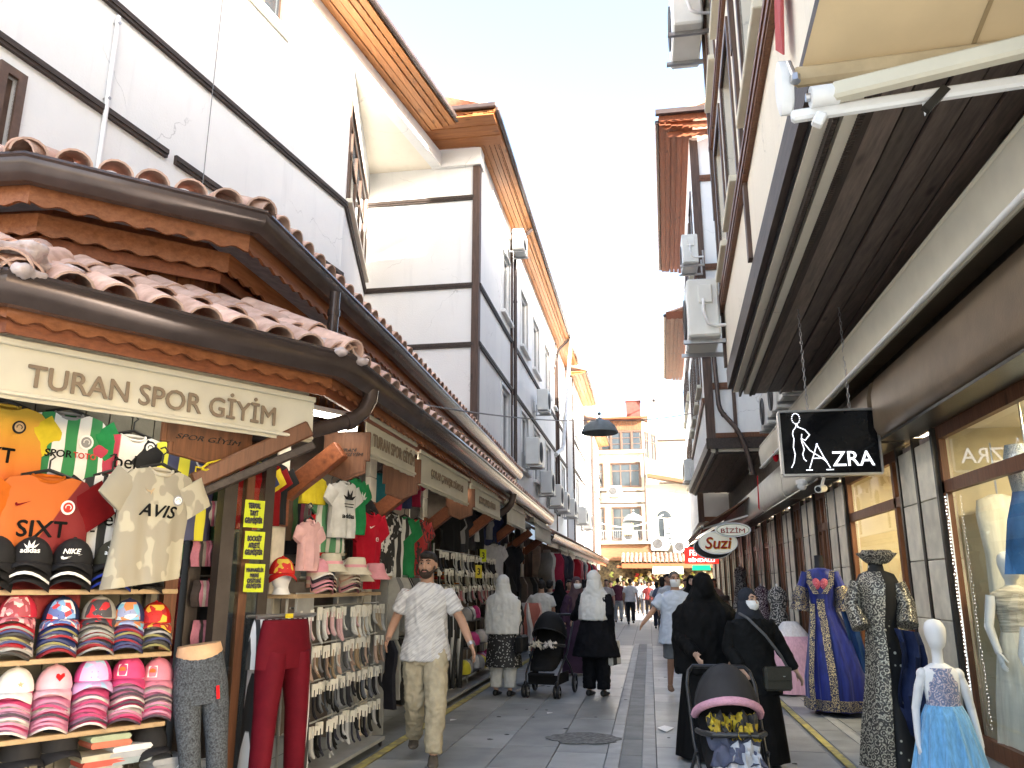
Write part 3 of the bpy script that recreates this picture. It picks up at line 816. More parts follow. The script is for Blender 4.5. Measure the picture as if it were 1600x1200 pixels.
# ---- long left building with the bay
LB = building('timbered_building', 'long white building with dark timbers and many windows on the left', (-3.6, 17, 0))
bf = Fr((-6.32, 16.83), (-3.6, 16.83)); lf = Fr((-3.6, 16.83), (-3.6, 37.0))
mb = MB(); bf.box(mb, -.3, bf.L, -.3, 0, 3.5, 11.7); mb.build('bay_wall', white_pl, LB)
for z in (6.7, 8.12, 10.32): beam(LB, bf, -.1, bf.L - .1, z, z + .12)
mb = MB(); bf.box(mb, bf.L - .14, bf.L + .03, -.15, .05, 3.5, 11.19); mb.build('corner_post', timber_h, LB)
mb = MB(); bf.box(mb, bf.L - 1.15, bf.L + .06, -.3, .12, 11.185, 11.62); mb.build('cornice', white_pl, LB)
cols = [(19.85, 21.15), (23.1, 24.6), (25.8, 27.4), (29.0, 30.6), (31.9, 33.5), (34.6, 36.0)]
holes = []
for (a, b) in cols:
    holes += [(a - 16.83, b - 16.83, 8.65, 10.45), (a - 16.83, b - 16.83, 4.85, 6.6)]
mb = MB(); wall_holes(mb, lf, 0.001, lf.L, 3.5, 11.7, .3, holes); mb.build('wall', white_pl, LB)
for h in holes: window(LB, lf, *h, nu=2, depth=.08, frame=win_white, sill=white_pl, trim=.05, bar=.09)
for z in (6.74, 8.14): beam(LB, lf, .05, lf.L, z, z + .12)
for u in (4.45, 15.7, 20.0): beam(LB, lf, u, u + .13, 3.6, 11.5, timber_h)
ef = Fr((-3.6, 15.45), (-3.6, 37.0))
eave_planks(LB, ef, 0, ef.L, 11.66, 0, .62, 5, orange_w, .05)
ef2 = Fr((-4.75, 16.75), (-3.02, 16.75)); 
k = 6
for i in range(k):
    y0 = 15.45 + i * .215
    mb = MB(); mb.box((-3.85, y0 + .1, 11.66 + .012 * (i % 2)), (1.7, .2, .03)); mb.build('soffit_plank', orange_x, LB)
mb = MB(); scallop(mb, (-4.7, 15.45), (-2.96, 15.45), 11.83, .12, .025, .2, .025); mb.build('scalloped_board', orange_x, LB, 30)
mb = MB(); mb.box((-3.85, 15.4, 11.84), (1.85, .1, .12)); mb.build('gutter', gutter_m, LB, bev=.02)
# ---- further left buildings
def rear_left(name, label, X, Y0, Y1, zt, cols, rows):
    t = building(name, label, (X, Y0, 0)); fr = Fr((X, Y0), (X, Y1)); fs = Fr((X - 3, Y0), (X, Y0))
    hs = [(a - Y0, b - Y0, c, d) for a, b in cols for c, d in rows]
    mb = MB(); wall_holes(mb, fr, .001, fr.L, 3, zt, .3, hs); mb.build('wall', white_pl, t)
    mb = MB(); fs.box(mb, 0, fs.L, -.3, 0, 3, zt); mb.build('side_wall', white_pl, t)
    for h in hs: window(t, fr, *h, nu=2, depth=.07, frame=win_white, sill=white_pl, bar=.09, trim=.05)
    for z in (6.7, 8.1): beam(t, fr, .02, fr.L, z, z + .12)
    beam(t, fr, .0, .14, 3, zt - .1, timber_h)
    eave_planks(t, Fr((X, Y0 - .5), (X, Y1)), 0, fr.L + .5, zt, 0, .7, 4, orange_w, .05)
    return t
rear_left('timbered_building', 'white timbered building behind the tall metal flue on the left', -3.3, 37.2, 44.0, 11.2, [(38.3, 39.8), (41, 42.5)], [(8.6, 10.2), (4.9, 6.5)])
rear_left('timbered_building', 'farthest white building at the end of the left row', -2.95, 44.2, 51.8, 10.2, [(45.3, 46.8), (48.2, 49.7)], [(8.2, 9.6), (4.9, 6.4)])
downpipe('brown rain pipe on the white wall beside the first window column', [(-3.0, 21.55, 11.7), (-3.5, 21.55, 11.2), (-3.5, 21.55, 4.2)], .05)
downpipe('brown rain pipe on the white wall halfway along the long building', [(-3.0, 32.7, 11.7), (-3.5, 32.7, 11.2), (-3.5, 32.7, 4.2)], .055)
downpipe('brown rain pipe at the far end of the left row', [(-2.3, 44.0, 10.2), (-2.85, 44.0, 9.8), (-2.85, 44.0, 3.2)], .09)
downpipe('tall pale metal flue rising past the left eaves', [AX(893, 517, -2.9), AX(880, 700, -2.9), AX(869, 710, -2.95)], .07, mat('pale_flue_metal', (.6, .6, .58), .4, metal=.3))
# second canopy farther on
P2 = [(-2.45, 21.3), (-2.35, 30), (-2.3, 48)]
t = thing('tiled_canopy', 'farther tiled canopy with pale gutter over the left shops', 'roof', (-2.4, 21, 0), world=True)
mb = MB(); sweep(mb, P2, GUTD, 1, 2.72); mb.build('gutter', gutter_m, t, 40)
mb = MB(); sweep(mb, P2, [(.15, -.2), (.15, .02), (.18, .02), (.18, -.2)], 1, 2.72); mb.build('fascia_board', red_w, t)
mb = MB(); sweep(mb, P2, [(.1, 0), (.1, .04), (1.2, .6), (1.2, .56)], 1, 2.72); mb.build('roof_deck', red_w, t)
roof_tiles(t, Fr(P2[0], P2[1]), 2.75, R(27), 3, .24, limit=100, TILE=TILE_FAR)
roof_tiles(t, Fr(P2[1], P2[2]), 2.75, R(27), 3, .26, limit=0, TILE=TILE_FAR)
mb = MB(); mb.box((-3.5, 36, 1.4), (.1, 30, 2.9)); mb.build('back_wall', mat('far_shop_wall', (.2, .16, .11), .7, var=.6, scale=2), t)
for i, y in enumerate((23.5, 26, 28.5, 31, 34, 37, 40)):
    pier(t, -3.2, y, .22, .25, 0, 2.6, [.6])
    valance('plain cream fabric sign under the farther canopy, number %s along' % ['one', 'two', 'three', 'four', 'five', 'six', 'seven'][i], (-2.5, y + .2), (-2.49, y + 2.2), 2.22, 2.5, '', .1, .5, .3)

# ---- end building facing down the street
EB = building('cream_building', 'sunlit cream building with glazed roof gallery closing the street', (-1.5, 52, 0))
ff = Fr((-5.5, 52), (0, 52)); o = 5.5
hs = [(o - 2.19, o - .32, 7.6, 9.12), (o - 3.2, o - 2.69, 7.6, 9.12), (o - 2.19, o - .36, 4.3, 6.28), (o - 3.2, o - 2.66, 4.3, 6.28)]
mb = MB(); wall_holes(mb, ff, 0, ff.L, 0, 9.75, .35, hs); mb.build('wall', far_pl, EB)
for i, h in enumerate(hs): window(EB, ff, *h, nu=3 if i % 2 == 0 else 1, nz=2, depth=.08, bar=.08, trim=.06, curtain=i == 0)
for z in (7.25, 6.5): beam(EB, ff, 0, ff.L, z, z + .1)
mb = MB(); ff.box(mb, 0, ff.L + .1, -.4, .25, 9.75, 9.95); mb.build('cornice', far_pl, EB)
gf = Fr((-5.0, 52.6), (-.1, 52.6))
hs = [(2.2 + i * .68, 2.2 + i * .68 + .6, 10.1, 11.3) for i in range(4)]
mb = MB(); wall_holes(mb, gf, 0, gf.L, 9.9, 11.4, .2, hs); mb.build('gallery_wall', win_brown, EB)
for h in hs: window(EB, gf, *h, nu=1, nz=3, depth=.05, bar=.05)
k = 30
for i in range(k):
    mb = MB(); gf.box(mb, i * gf.L / k, (i + 1) * gf.L / k - .015, -.02, .02, 11.4, 12.1); mb.build('gallery_plank', far_w, EB)
mb = MB(); gf.box(mb, -.2, gf.L + .4, -4, .5, 12.1, 12.22); mb.build('gallery_roof', red_w, EB)
mb = MB(); gf.box(mb, 3.9, 4.85, -1.5, -.7, 12.2, 13.5); gf.box(mb, 3.85, 4.9, -1.55, -.65, 13.5, 13.56); mb.build('chimney', mat('brick_red_chimney', (.16, .05, .04), .8, var=.2), EB)
mb = MB(); gf.box(mb, 1.75, 2.15, -1.5, -1.1, 12.2, 12.9); mb.build('chimney', mat('pale_chimney', (.5, .5, .47), .8), EB)
# balcony, wooden band, ac
mb = MB(); ff.box(mb, 2.4, ff.L + .2, .02, .9, 3.95, 4.1); mb.build('balcony_slab', far_pl, EB)
mb = MB()
for i in range(26): ff.box(mb, 2.4 + i * .125, 2.42 + i * .125, .86, .88, 4.1, 4.75)
ff.box(mb, 2.4, ff.L + .2, .85, .89, 4.75, 4.8); mb.build('balcony_rail', steel_m, EB)
mb = MB(); ff.box(mb, 1.0, ff.L + .2, .02, .6, 2.95, 3.93); mb.build('timber_band', far_w, EB)
mb = MB(); ff.box(mb, o - 1.55, o - .85, .9, .93, 4.5, 5.2); mb.build('notice_board', mat('yellow_banner', (.5, .36, .1), .7, var=.2, scale=5), EB)
# right wing: slanted wall with arched window
rf_ = Fr((0.02, 51.9), (4.2, 51.9))
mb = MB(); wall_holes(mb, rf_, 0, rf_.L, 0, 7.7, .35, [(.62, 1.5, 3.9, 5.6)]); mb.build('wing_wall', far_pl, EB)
aw = window(EB, rf_, .62, 1.5, 3.9, 5.6, nu=2, depth=.06, bar=.06, frame=win_white)
mb = MB(); mb.prism([rf_.p(1.06 + .44 * math.cos(math.pi * i / 12), .01, 5.6 + .44 * math.sin(math.pi * i / 12)) for i in range(13)], (0, -.03, 0)); mb.build('fanlight', pane_m, aw)
for j in range(5):
    mb = MB(); rf_.box(mb, 1.1, 1.44, -.03, -.02, 4.05 + j * .3, 4.25 + j * .3); mb.build('poster', white_paint, aw)
mb = MB(); mb.prism([(.1, 51.3, 8.15), (4.4, 51.3, 7.3), (4.4, 52.3, 7.3), (.1, 52.3, 8.15)], (0, 0, .22)); mb.build('wing_eave', far_w, EB)
wf = Fr((.9, 55), (6, 55))
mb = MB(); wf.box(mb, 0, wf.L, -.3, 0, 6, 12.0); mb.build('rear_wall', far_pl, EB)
for z in (8.1, 11.0): beam(EB, wf, 0, wf.L, z, z + .12)
sf2 = Fr((-.1, 52.6), (.9, 55)); sh2 = [(.3, 1.1, 9.6, 11.4), (1.4, 2.4, 9.6, 11.4)]
mb = MB(); wall_holes(mb, sf2, 0, sf2.L, 7, 12, .2, sh2); mb.build('gallery_side', far_pl, EB)
for h in sh2: window(EB, sf2, *h, nu=2, nz=2, depth=.05)
downpipe('brown rain pipe between the cream front and its arched wing', [(-.02, 51.75, 9.7), (-.02, 51.75, 3.9)], .07)
# tiled shop roof in front of it
t = thing('tiled_canopy', 'low tiled roof over the shops at the end of the street', 'roof', (0, 50, 0), world=True)
cf = Fr((-1.6, 49.6), (4.5, 49.6))
mb = MB(); cf.box(mb, -.3, cf.L, -2.0, -.02, 2.5, 2.6); mb.build('roof_deck', red_w, t)
roof_tiles(t, cf, 2.7, R(22), 4, .26, limit=96, TILE=TILE_FAR)
mb = MB(); cf.box(mb, 0, cf.L, 0, .05, 2.45, 2.72); mb.build('fascia_board', red_w, t)
mb = MB(); cf.box(mb, -2, cf.L, -2.2, -2.1, 0, 3); mb.build('shop_front', mat('dim_shop_goods', (.16, .12, .06), .7, var=.8, scale=5, col2=(.03, .02, .015)), t)  # the shade over the goods is put into this dark mottled colour
valance('far cream fabric sign under the low tiled roof at the street end', (.2, 49.5), (2.0, 49.5), 2.1, 2.42, '', .14, .5, .8)
mb = MB()
mb.tube([(1.05, 53.2, 12.2), (1.05, 53.2, 12.9)], .04, 6)
t = thing('satellite_dish', 'round satellite dish on the roof at the end of the street', 'satellite dish', (1.0, 53, 12.2), world=True)
mb.build('mast', steel_m, t)
Mx = Matrix.Rotation(R(-75), 4, 'X') @ Matrix.Rotation(R(20), 4, 'Y')
mb = MB(); mb.rings([[Vector((.95, 53, 13.45)) + Mx @ Vector((r * math.cos(6.283 * k / 24), r * math.sin(6.283 * k / 24), -.22 * (r / .68) ** 2)) for k in range(24)] for r in (.02, .2, .4, .55, .68)]); mb.build('dish', mat('pale_dish', (.6, .6, .58), .4), t, 60)
MB().tube([(.95, 53, 13.4), (.75, 52.4, 13.3)], .03, 6).build('arm', steel_m, t)
MB().ball((.75, 52.4, 13.3), .09).build('receiver', black_m, t)
MB().box((0, 0, 0), (.25, .2, .3)).build('bracket_box', black_m, t, loc=(1.02, 53.1, 13.2))

# ---- right: near building with the boarded overhang
RB = building('cream_building', 'cream building with dark boarded overhang and brown windows on the right', (2, 6, 0))
rf1 = Fr((1.12 - .0308 * 10.8, -6), (1.36, 12.75), -1)
U = lambda y: (y + 6) * 1.0005
hs = [(U(a), U(b), 6.28, 8.35) for a, b in ((2.2, 3.6), (4.3, 5.6), (6.0, 7.7), (9.0, 10.3), (10.9, 12.2))] + [(U(a), U(b), 9.3, 11.2) for a, b in ((4.3, 5.6), (6.4, 7.7), (9.0, 10.3), (10.9, 12.2))]
mb = MB(); wall_holes(mb, rf1, 0, rf1.L, 4.86, 12.3, .3, hs); mb.build('wall', cream_pl, RB)
for h in hs: window(RB, rf1, *h, nu=2, depth=.16, sill=cream_awn, bar=.1, trim=.09)
for z in (5.78, 5.93): beam(RB, rf1, 0, rf1.L, z, z + .1, brown_w, .06)
beam(RB, rf1, 0, rf1.L, 8.7, 8.85, brown_w, .05)
for u in (U(8.2), U(12.6)): beam(RB, rf1, u, u + .14, 4.9, 12.2, timber_h)
ef1 = Fr((1.36, 12.75), (2.9, 13.0)); ef1n = Fr((1.36, 12.75), (8, 13.1), -1)
mb = MB(); ef1n.box(mb, 0, ef1n.L, -.3, 0, 4.7, 12.3); mb.build('end_wall', cream_pl, RB)
# stepped edge of the overhang: dark board and two carved strips
for (d0, d1, z0, z1, m) in ((-.06, .01, 4.56, 4.86, timber), (-.16, -.07, 4.5, 4.6, cream_pl), (-.22, -.17, 4.5, 4.58, timber), (-.32, -.23, 4.46, 4.54, cream_pl), (-.4, -.33, 4.44, 4.56, timber)):
    mb = MB(); rf1.box(mb, 0, rf1.L + .02, d0, d1, z0, z1); mb.build('edge_board', m, RB)
for dd in (-.165, -.325):
    mb = MB()
    for i in range(330):
        u = U(2) + i * .034
        if u > rf1.L: break
        rf1.box(mb, u, u + .02, dd - .02, dd + .012, 4.42, 4.49)
    o = mb.build('carved_beading', timber, RB); o['kind'] = 'stuff'
for i in range(9):
    a = -.41 - i * .19; mb = MB(); rf1.box(mb, 0, rf1.L + .02, a - .17, a, 4.465 + .014 * (i % 2), 4.5 + .014 * (i % 2)); mb.build('soffit_plank', soffit_w, RB)
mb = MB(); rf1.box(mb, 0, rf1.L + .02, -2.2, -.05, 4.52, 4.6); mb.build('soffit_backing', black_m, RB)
eave_planks(RB, Fr((.77, -6), (1.36, 13.3), -1), 0, 19.2, 12.3, 0, .75, 4, orange_w, .05)
mb = MB(); mb.box((5.9, 3.4, 8.5), (8.0, 18.0, 7.6)); mb.build('body', cream_pl, RB)
# ---- right: second building
R2 = building('timbered_building', 'second right building with timbered end wall and deep orange eaves', (1.5, 18.5, 0))
r2 = Fr((1.42, 18.5), (1.62, 27.5), -1); r2e = Fr((1.42, 18.5), (3.2, 18.5))
hs = [(a, a + 1.2, 6.2, 8.0) for a in (.7, 2.6, 4.5, 6.4)] + [(a, a + 1.2, 9.4, 11.2) for a in (.7, 2.6, 4.5, 6.4)]
mb = MB(); wall_holes(mb, r2, 0, r2.L, 4.75, 12.4, .3, hs); mb.build('wall', white_pl, R2)
for h in hs: window(R2, r2, *h, nu=2, depth=.08, sill=cream_awn, trim=.08)
for z in (5.6, 8.7): beam(R2, r2, 0, r2.L, z, z + .12, brown_w)
mb = MB(); r2e.box(mb, .003, r2e.L, -.3, 0, 4.75, 12.4); mb.build('end_wall', white_pl, R2)
for (a, b) in ((0, .2), (.62, .7)): beam(R2, r2e, a, b, 4.7, 12.4, timber_h)
for z in (4.72, 5.9, 8.85, 11.2): beam(R2, r2e, 0.2, r2e.L, z, z + .16, brown_w)
for i in range(8):
    mb = MB(); mb.box((1.55 + i * .2, 23, 4.5 + .012 * (i % 2)), (.19, 8.9, .04)); mb.build('soffit_plank', soffit_w, R2)
for (d0, z0, m) in ((0, 4.5, timber), (.1, 4.44, cream_pl), (.17, 4.4, timber)):
    mb = MB(); mb.box((1.46 + d0, 23, z0 + .12), (.06, 9.0, .24)); mb.build('edge_board', m, R2)
    mb = MB(); mb.box((2.4 + d0, 18.46 + d0, z0 + .14), (2.0, .06, .24)); mb.build('edge_board', m, R2)
e2 = Fr((1.4, 17.9), (1.6, 27.6), -1)
eave_planks(R2, e2, 0, e2.L, 12.4, 0, .72, 5, red_w, .12)
for i in range(3):
    mb = MB(); scallop(mb, (.68 + i * .1, 17.88 + i * .12), (2.6, 17.9 + i * .12), 12.75 - i * .16, .17, .025, .18, .03); mb.build('scalloped_board', red_w, R2, 30)
mb = MB(); mb.box((1.6, 17.8, 12.78), (2.0, .12, .12)); mb.build('gutter', gutter_m, R2)
mb = MB(); mb.box((5.2, 23.2, 8.6), (7, 9, 7.8)); mb.build('body', white_pl, R2)
# recessed wall between the two
mb = MB(); mb.box((3.0, 15.8, 8.7), (.3, 5.4, 8.3)); mb.build('recess_wall', white_pl, R2)
mb = MB(); mb.box((4.0, 14.2, 14.1), (5.0, 1.7, .3)); mb.build('sun_block_roof', red_w, R2)  # added slab out of view, keeps the sun off the left bay front
mb = MB(); mb.box((4.0, 14.2, 12.0), (4.9, 1.6, 4.2)); mb.build('sun_block_wall', white_pl, R2)  # added block below the slab, closes the gap to the sun
# ---- right: third building
R3 = building('timbered_building', 'third right building with orange eaves before the street end', (1.8, 28.5, 0))
r3 = Fr((1.75, 28.5), (1.9, 37), -1); r3e = Fr((1.75, 28.5), (3.4, 28.5))
hs = [(a, a + 1.2, 5.6, 7.2) for a in (.7, 2.6, 4.5, 6.4)] + [(a, a + 1.2, 8.4, 10) for a in (.7, 2.6, 4.5, 6.4)]
mb = MB(); wall_holes(mb, r3, 0, r3.L, 3.6, 10.8, .3, hs); mb.build('wall', white_pl, R3)
for h in hs: window(R3, r3, *h, nu=2, depth=.08, sill=cream_awn, trim=.08)
mb = MB(); r3e.box(mb, .003, r3e.L, -.3, 0, 3.6, 10.8); mb.build('end_wall', white_pl, R3)
beam(R3, r3e, 0, .2, 3.6, 10.8, timber_h)
for z in (3.62, 5.2, 8): beam(R3, r3e, .2, r3e.L, z, z + .16, brown_w)
eave_planks(R3, Fr((1.72, 28), (1.88, 37.2), -1), 0, 9.2, 10.8, 0, .75, 5, red_w, .1)
mb = MB(); scallop(mb, (.98, 27.98), (2.8, 28), 11.1, .3, .03, .2, .03); mb.build('scalloped_board', red_w, R3, 30)
mb = MB(); mb.box((4.9, 32.8, 7.2), (5.6, 8.2, 7)); mb.build('body', white_pl, R3)
downpipe('brown rain pipe bending down the timbered end wall on the right', [(1.62, 18.35, 8.4), (1.72, 18.35, 5.4), (2.1, 18.3, 4.9), (2.3, 18.3, 4.3), (2.35, 18.3, 3.9)], .055)

# ------------------------------------------------------------------ air conditioners
def ac_unit(name='air_conditioner', wd=.8, dp=.32, h=.62):
    t = thing(name, 'x', 'air conditioner', (0, 0, 0))
    mb = MB(); mb.box((0, 0, h / 2), (wd, dp, h)); mb.build('casing', ac_m, t, bev=.02)
    mb = MB()
    for k in range(9):
        r = .06 + k * .022
        mb.tube([(-.08 + r * math.cos(6.283 * i / 20), -dp / 2 - .012, h / 2 + r * math.sin(6.283 * i / 20)) for i in range(21)], .004, 4)
    mb.build('fan_grille', mat('ac_grille', (.12, .12, .12), .5), t)
    mb = MB(); mb.tube([(-.08, -dp / 2 + .01, h / 2), (-.08, -dp / 2 - .006, h / 2)], .235, 24); mb.build('fan_opening', mat('ac_dark', (.06, .06, .065), .6), t)
    for s_ in (-1, 1):
        mb = MB(); mb.bar((s_ * wd * .32, -dp / 2 - .05, -.02), (s_ * wd * .32, dp / 2 + .12, -.02), .04, .04); mb.bar((s_ * wd * .32, dp / 2 + .1, -.02), (s_ * wd * .32, dp / 2 + .1, .3), .03, .03); mb.build('wall_bracket', steel_m, t)
    mb = MB(); mb.box((wd / 2 + .012, .02, h * .72), (.03, .14, .2)); mb.build('service_cover', ac_m, t, bev=.008)
    mb = MB(); mb.tube([(wd / 2 + .03, .0, h * .62), (wd / 2 + .06, -.01, h * .4), (wd / 2 + .05, .03, h * .18), (wd / 2 + .02, .1, h * .15), (wd / 2 - .05, dp / 2 + .1, h * .2)], .017, 8); mb.build('pipe', white_paint, t, 60)
    return t
ac0 = ac_unit()
# fan side faces the street; on the right walls it faces -X, on the left walls +X
acs = [
    ((1.02, 12.95, 5.33), R(-90), 1.55, 'large pale air conditioner on brackets at the end of the near right building'),
    ((1.02, 12.6, 10.75), R(-90), 1.6, 'air conditioner high on the near right building against the sky'),
    ((1.2, 17.6, 8.55), R(-90), 1.1, 'air conditioner fixed high beside the orange eaves on the right'),
    ((2.65, 14.4, 4.75), R(-90), 1.2, 'nearest air conditioner stacked in the recess behind the black sign'),
    ((2.65, 15.6, 4.7), R(-90), 1.2, 'middle air conditioner stacked in the recess behind the black sign'),
    ((2.65, 16.8, 4.65), R(-90), 1.2, 'farthest air conditioner stacked in the recess behind the black sign'),
    ((1.5, 27.9, 4.9), R(-90), 1.2, 'air conditioner at the corner of the third right building'),
    ((-3.3, 21.15, 10.75), R(90), 1.0, 'small air conditioner just under the left orange eaves'),
    ((-3.25, 26.0, 7.1), R(90), 1.15, 'air conditioner with dark fan between the beams of the long left building'),
    ((-3.25, 23.6, 4.95), R(90), 1.3, 'air conditioner with grille above the end of the left tiled roof'),
    ((-3.25, 26.8, 4.45), R(90), 1.2, 'first small air conditioner above the farther left canopy'),
    ((-3.25, 29.6, 4.3), R(90), 1.25, 'second small air conditioner above the farther left canopy'),
    ((-3.25, 32.0, 4.3), R(90), 1.25, 'third small air conditioner above the farther left canopy'),
    ((-3.2, 34.6, 4.3), R(90), 1.25, 'fourth small air conditioner above the farther left canopy'),
    ((-3.0, 38.5, 4.3), R(90), 1.25, 'fifth small air conditioner above the farther left canopy'),
    ((-2.95, 41.0, 4.2), R(90), 1.25, 'sixth small air conditioner above the farther left canopy'),
    ((-2.0, 51.7, 6.95), 0, 1.1, 'air conditioner below the upper window of the cream end building'),
    ((-1.1, 51.4, 4.12), 0, 1.1, 'air conditioner on the balcony of the cream end building'),
    ((.7, 51.5, 3.55), 0, 1.3, 'air conditioner below the arched window at the street end'),
    ((2.0, 51.5, 3.4), 0, 1.2, 'air conditioner right of the arched window at the street end'),
]
for i, (loc, rz, sc, lab) in enumerate(acs):
    if i == 0: o = ac0; o.location = loc; o.rotation_euler = (0, 0, rz); o.scale = (sc,) * 3; o['label'] = lab
    else: o = dup(ac0, loc, rz, lab, scale=sc)
    o['group'] = 'outdoor air conditioner units'

# ------------------------------------------------------------------ street lamps on wires and cables
def street_lamp(label, c, r):
    t = thing('street_lamp', label, 'lamp', c)
    m = mat('dark_lamp_metal', (.17, .19, .19), .45, var=.15)
    MB().lathe([(r * .06, .42 * r * 2), (r * .12, .4 * r * 2), (r * .2, .36 * r * 2), (r * .55, .3 * r * 2), (r * .85, .16 * r * 2), (r, 0), (r * .97, -.02), (r * .8, .14 * r * 2), (r * .3, .26 * r * 2)], n=28, cap0=True, cap1=True).build('shade', m, t, 50)
    MB().lathe([(.03, .95 * r), (.05, .98 * r), (.05, 1.08 * r), (.02, 1.12 * r)], n=10).build('cap', m, t, 50)
street_lamp('large dark dome street lamp hanging over the street', AY(937, 676, 22), .52)
street_lamp('small dark dome street lamp hanging before the cream end building', AY(990, 814, 44), .55)
def cable(name, label, a, b, sag, r=.008, m=cable_m):
    a = Vector(a); b = Vector(b)
    pts = [a.lerp(b, i / 14) - Vector((0, 0, sag * 4 * (i / 14) * (1 - i / 14))) for i in range(15)]
    tag(MB().tube(pts, r, 5).build(name, m, None, 60), label, 'cable')
cable('cable', 'thin wire strung from the left roof to the large street lamp', AX(600, 622, -3.05), AY(937, 656, 22), .12, .012)
cable('cable', 'thin wire from the large street lamp to the right building', AY(937, 656, 22), (1.5, 22.4, 6.2), .1, .012)
cable('cable', 'thin wire hanging down the near white wall', nf.p(5.9, .12, 11.3), nf.p(5.6, .35, 4.7), .15, .006)
cable('cable', 'pale wire crossing before the cream end building', (-2.9, 46, 5.0), (.9, 46, 5.3), .5, .03, white_paint)
# ------------------------------------------------------------------ right shops
RS = thing('shop_row', 'row of dress shops with stone piers and large windows on the right', 'shop', (2.8, 8, 0), world=True)
warm_in = mat('shop_room_wall', (.62, .54, .36), .7, var=.2, scale=1.5)
gap_m = mat('dark_metal_strip', (.045, .04, .034), .35, metal=.4)
shut_m = mat('shutter_box_metal', (.19, .14, .095), .38, metal=.25, var=.2, scale=3)
def pier_pair(y):
    for (a, b) in ((y, y + .47), (y + .56, y + 1.02)):
        z = .16
        for h in (.5, .56, .55, .56, .55):
            b2 = min(z + h, 2.95)
            MB().box((2.76, (a + b) / 2, (z + b2) / 2), (.16, b - a, b2 - z - .008)).build('stone_block', stone_m, RS, bev=.006); z = b2
            if z > 2.9: break
        MB().box((2.79, (a + b) / 2, 1.5), (.12, b - a - .03, 2.9)).build('pier_core', mortar_m, RS)
    for q in (y - .05, y + .515, y + 1.07):
        MB().box((2.72, q, 1.5), (.1, .055, 2.95)).build('metal_strip', gap_m, RS)
PY_ = [8.05, 11.68, 13.8, 15.9, 18.0, 20.1, 22.2, 24.3, 26.4, 28.5, 30.6, 32.7, 34.8]
for y in PY_: pier_pair(y)
MB().box((2.86, 20, .08), (.26, 33, .16)).build('plinth', slab_l, RS)
# shop fronts between the piers
def shop_front(y0, y1, kind):
    a, b = y0, y1
    fr = Fr((2.74, a), (2.74, b), -1)
    mb = MB(); L = fr.L
    fr.box(mb, 0, L, -.03, .03, 2.36, 2.47); fr.box(mb, 0, L, -.03, .03, 2.86, 2.98); fr.box(mb, 0, L, -.03, .03, .16, .3)
    fr.box(mb, 0, .07, -.03, .03, .3, 2.86); fr.box(mb, L - .07, L, -.03, .03, .3, 2.86)
    if kind == 'door':
        fr.box(mb, L * .3, L * .3 + .08, -.03, .03, .3, 2.86); fr.box(mb, L * .62, L * .62 + .08, -.03, .03, .3, 2.86)
    elif kind == 'mid': fr.box(mb, .28, .36, -.03, .03, .3, 2.86)
    o = mb.build('shop_window', brown_w, RS)
    for (za, zb) in ((.3, 2.36), (2.47, 2.86)):
        p = MB(); p.add([fr.p(.07, 0, za), fr.p(L - .07, 0, za), fr.p(L - .07, 0, zb), fr.p(.07, 0, zb)], [(0, 1, 2, 3)]); p.build('pane', clear_glass, o)
    if kind == 'door':
        p = MB(); fr.box(p, .07, L * .3, -.02, .01, .3, 2.3); p.build('door_leaf', brown_w, o)
        p = MB(); fr.box(p, L * .62 + .08, L - .07, -.02, .012, .3, 2.3); p.build('door_leaf', brown_w, o)
    # room behind
    dp = 1.7 if y0 < 8 else 1.0
    r = MB(); fr.box(r, -.2, L + .2, -dp - .05, -dp, 0, 3.0); r.build('room_wall', warm_in, RS)
    r = MB(); fr.box(r, -.2, L + .2, -dp, -.05, 2.99, 3.05); r.build('room_ceiling', cream_pl, RS)
    r = MB(); fr.box(r, -.2, L + .2, -dp, -.05, .1, .16); r.build('room_floor', slab_l, RS)
    for u in (-.2, L + .15):
        r = MB(); fr.box(r, u, u + .05, -dp, -.07, .1, 3); r.build('room_side', warm_in, RS)
    return fr
shop_front(2.4, 7.98, 'big'); shop_front(9.15, 11.6, 'mid')
for a, b in zip(PY_[1:], PY_[2:]): shop_front(a + 1.1, b - .08, 'door')
def ceiling_lamp(label, c, e):
    t = thing('ceiling_lamp', label, 'lamp', c, world=True)
    c = Vector(c); MB().box(c, (.5, .5, .03)).build('panel', emis('warm_panel', (1, .82, .5), 1.2) if 'warm_panel' not in MATS else MATS['warm_panel'], t)
    l = bpy.data.lights.new('ceiling_light', 'AREA'); l.size = .5; l.energy = e; l.color = (1, .8, .5)
    ob = bpy.data.objects.new('ceiling_light', l); COL.objects.link(ob); ob.location = c - Vector((0, 0, .03))
ceiling_lamp('warm ceiling lamp inside the nearest right shop window', (3.5, 6.6, 2.95), 8)
ceiling_lamp('warm ceiling lamp inside the second right shop window', (3.3, 10.4, 2.95), 7)
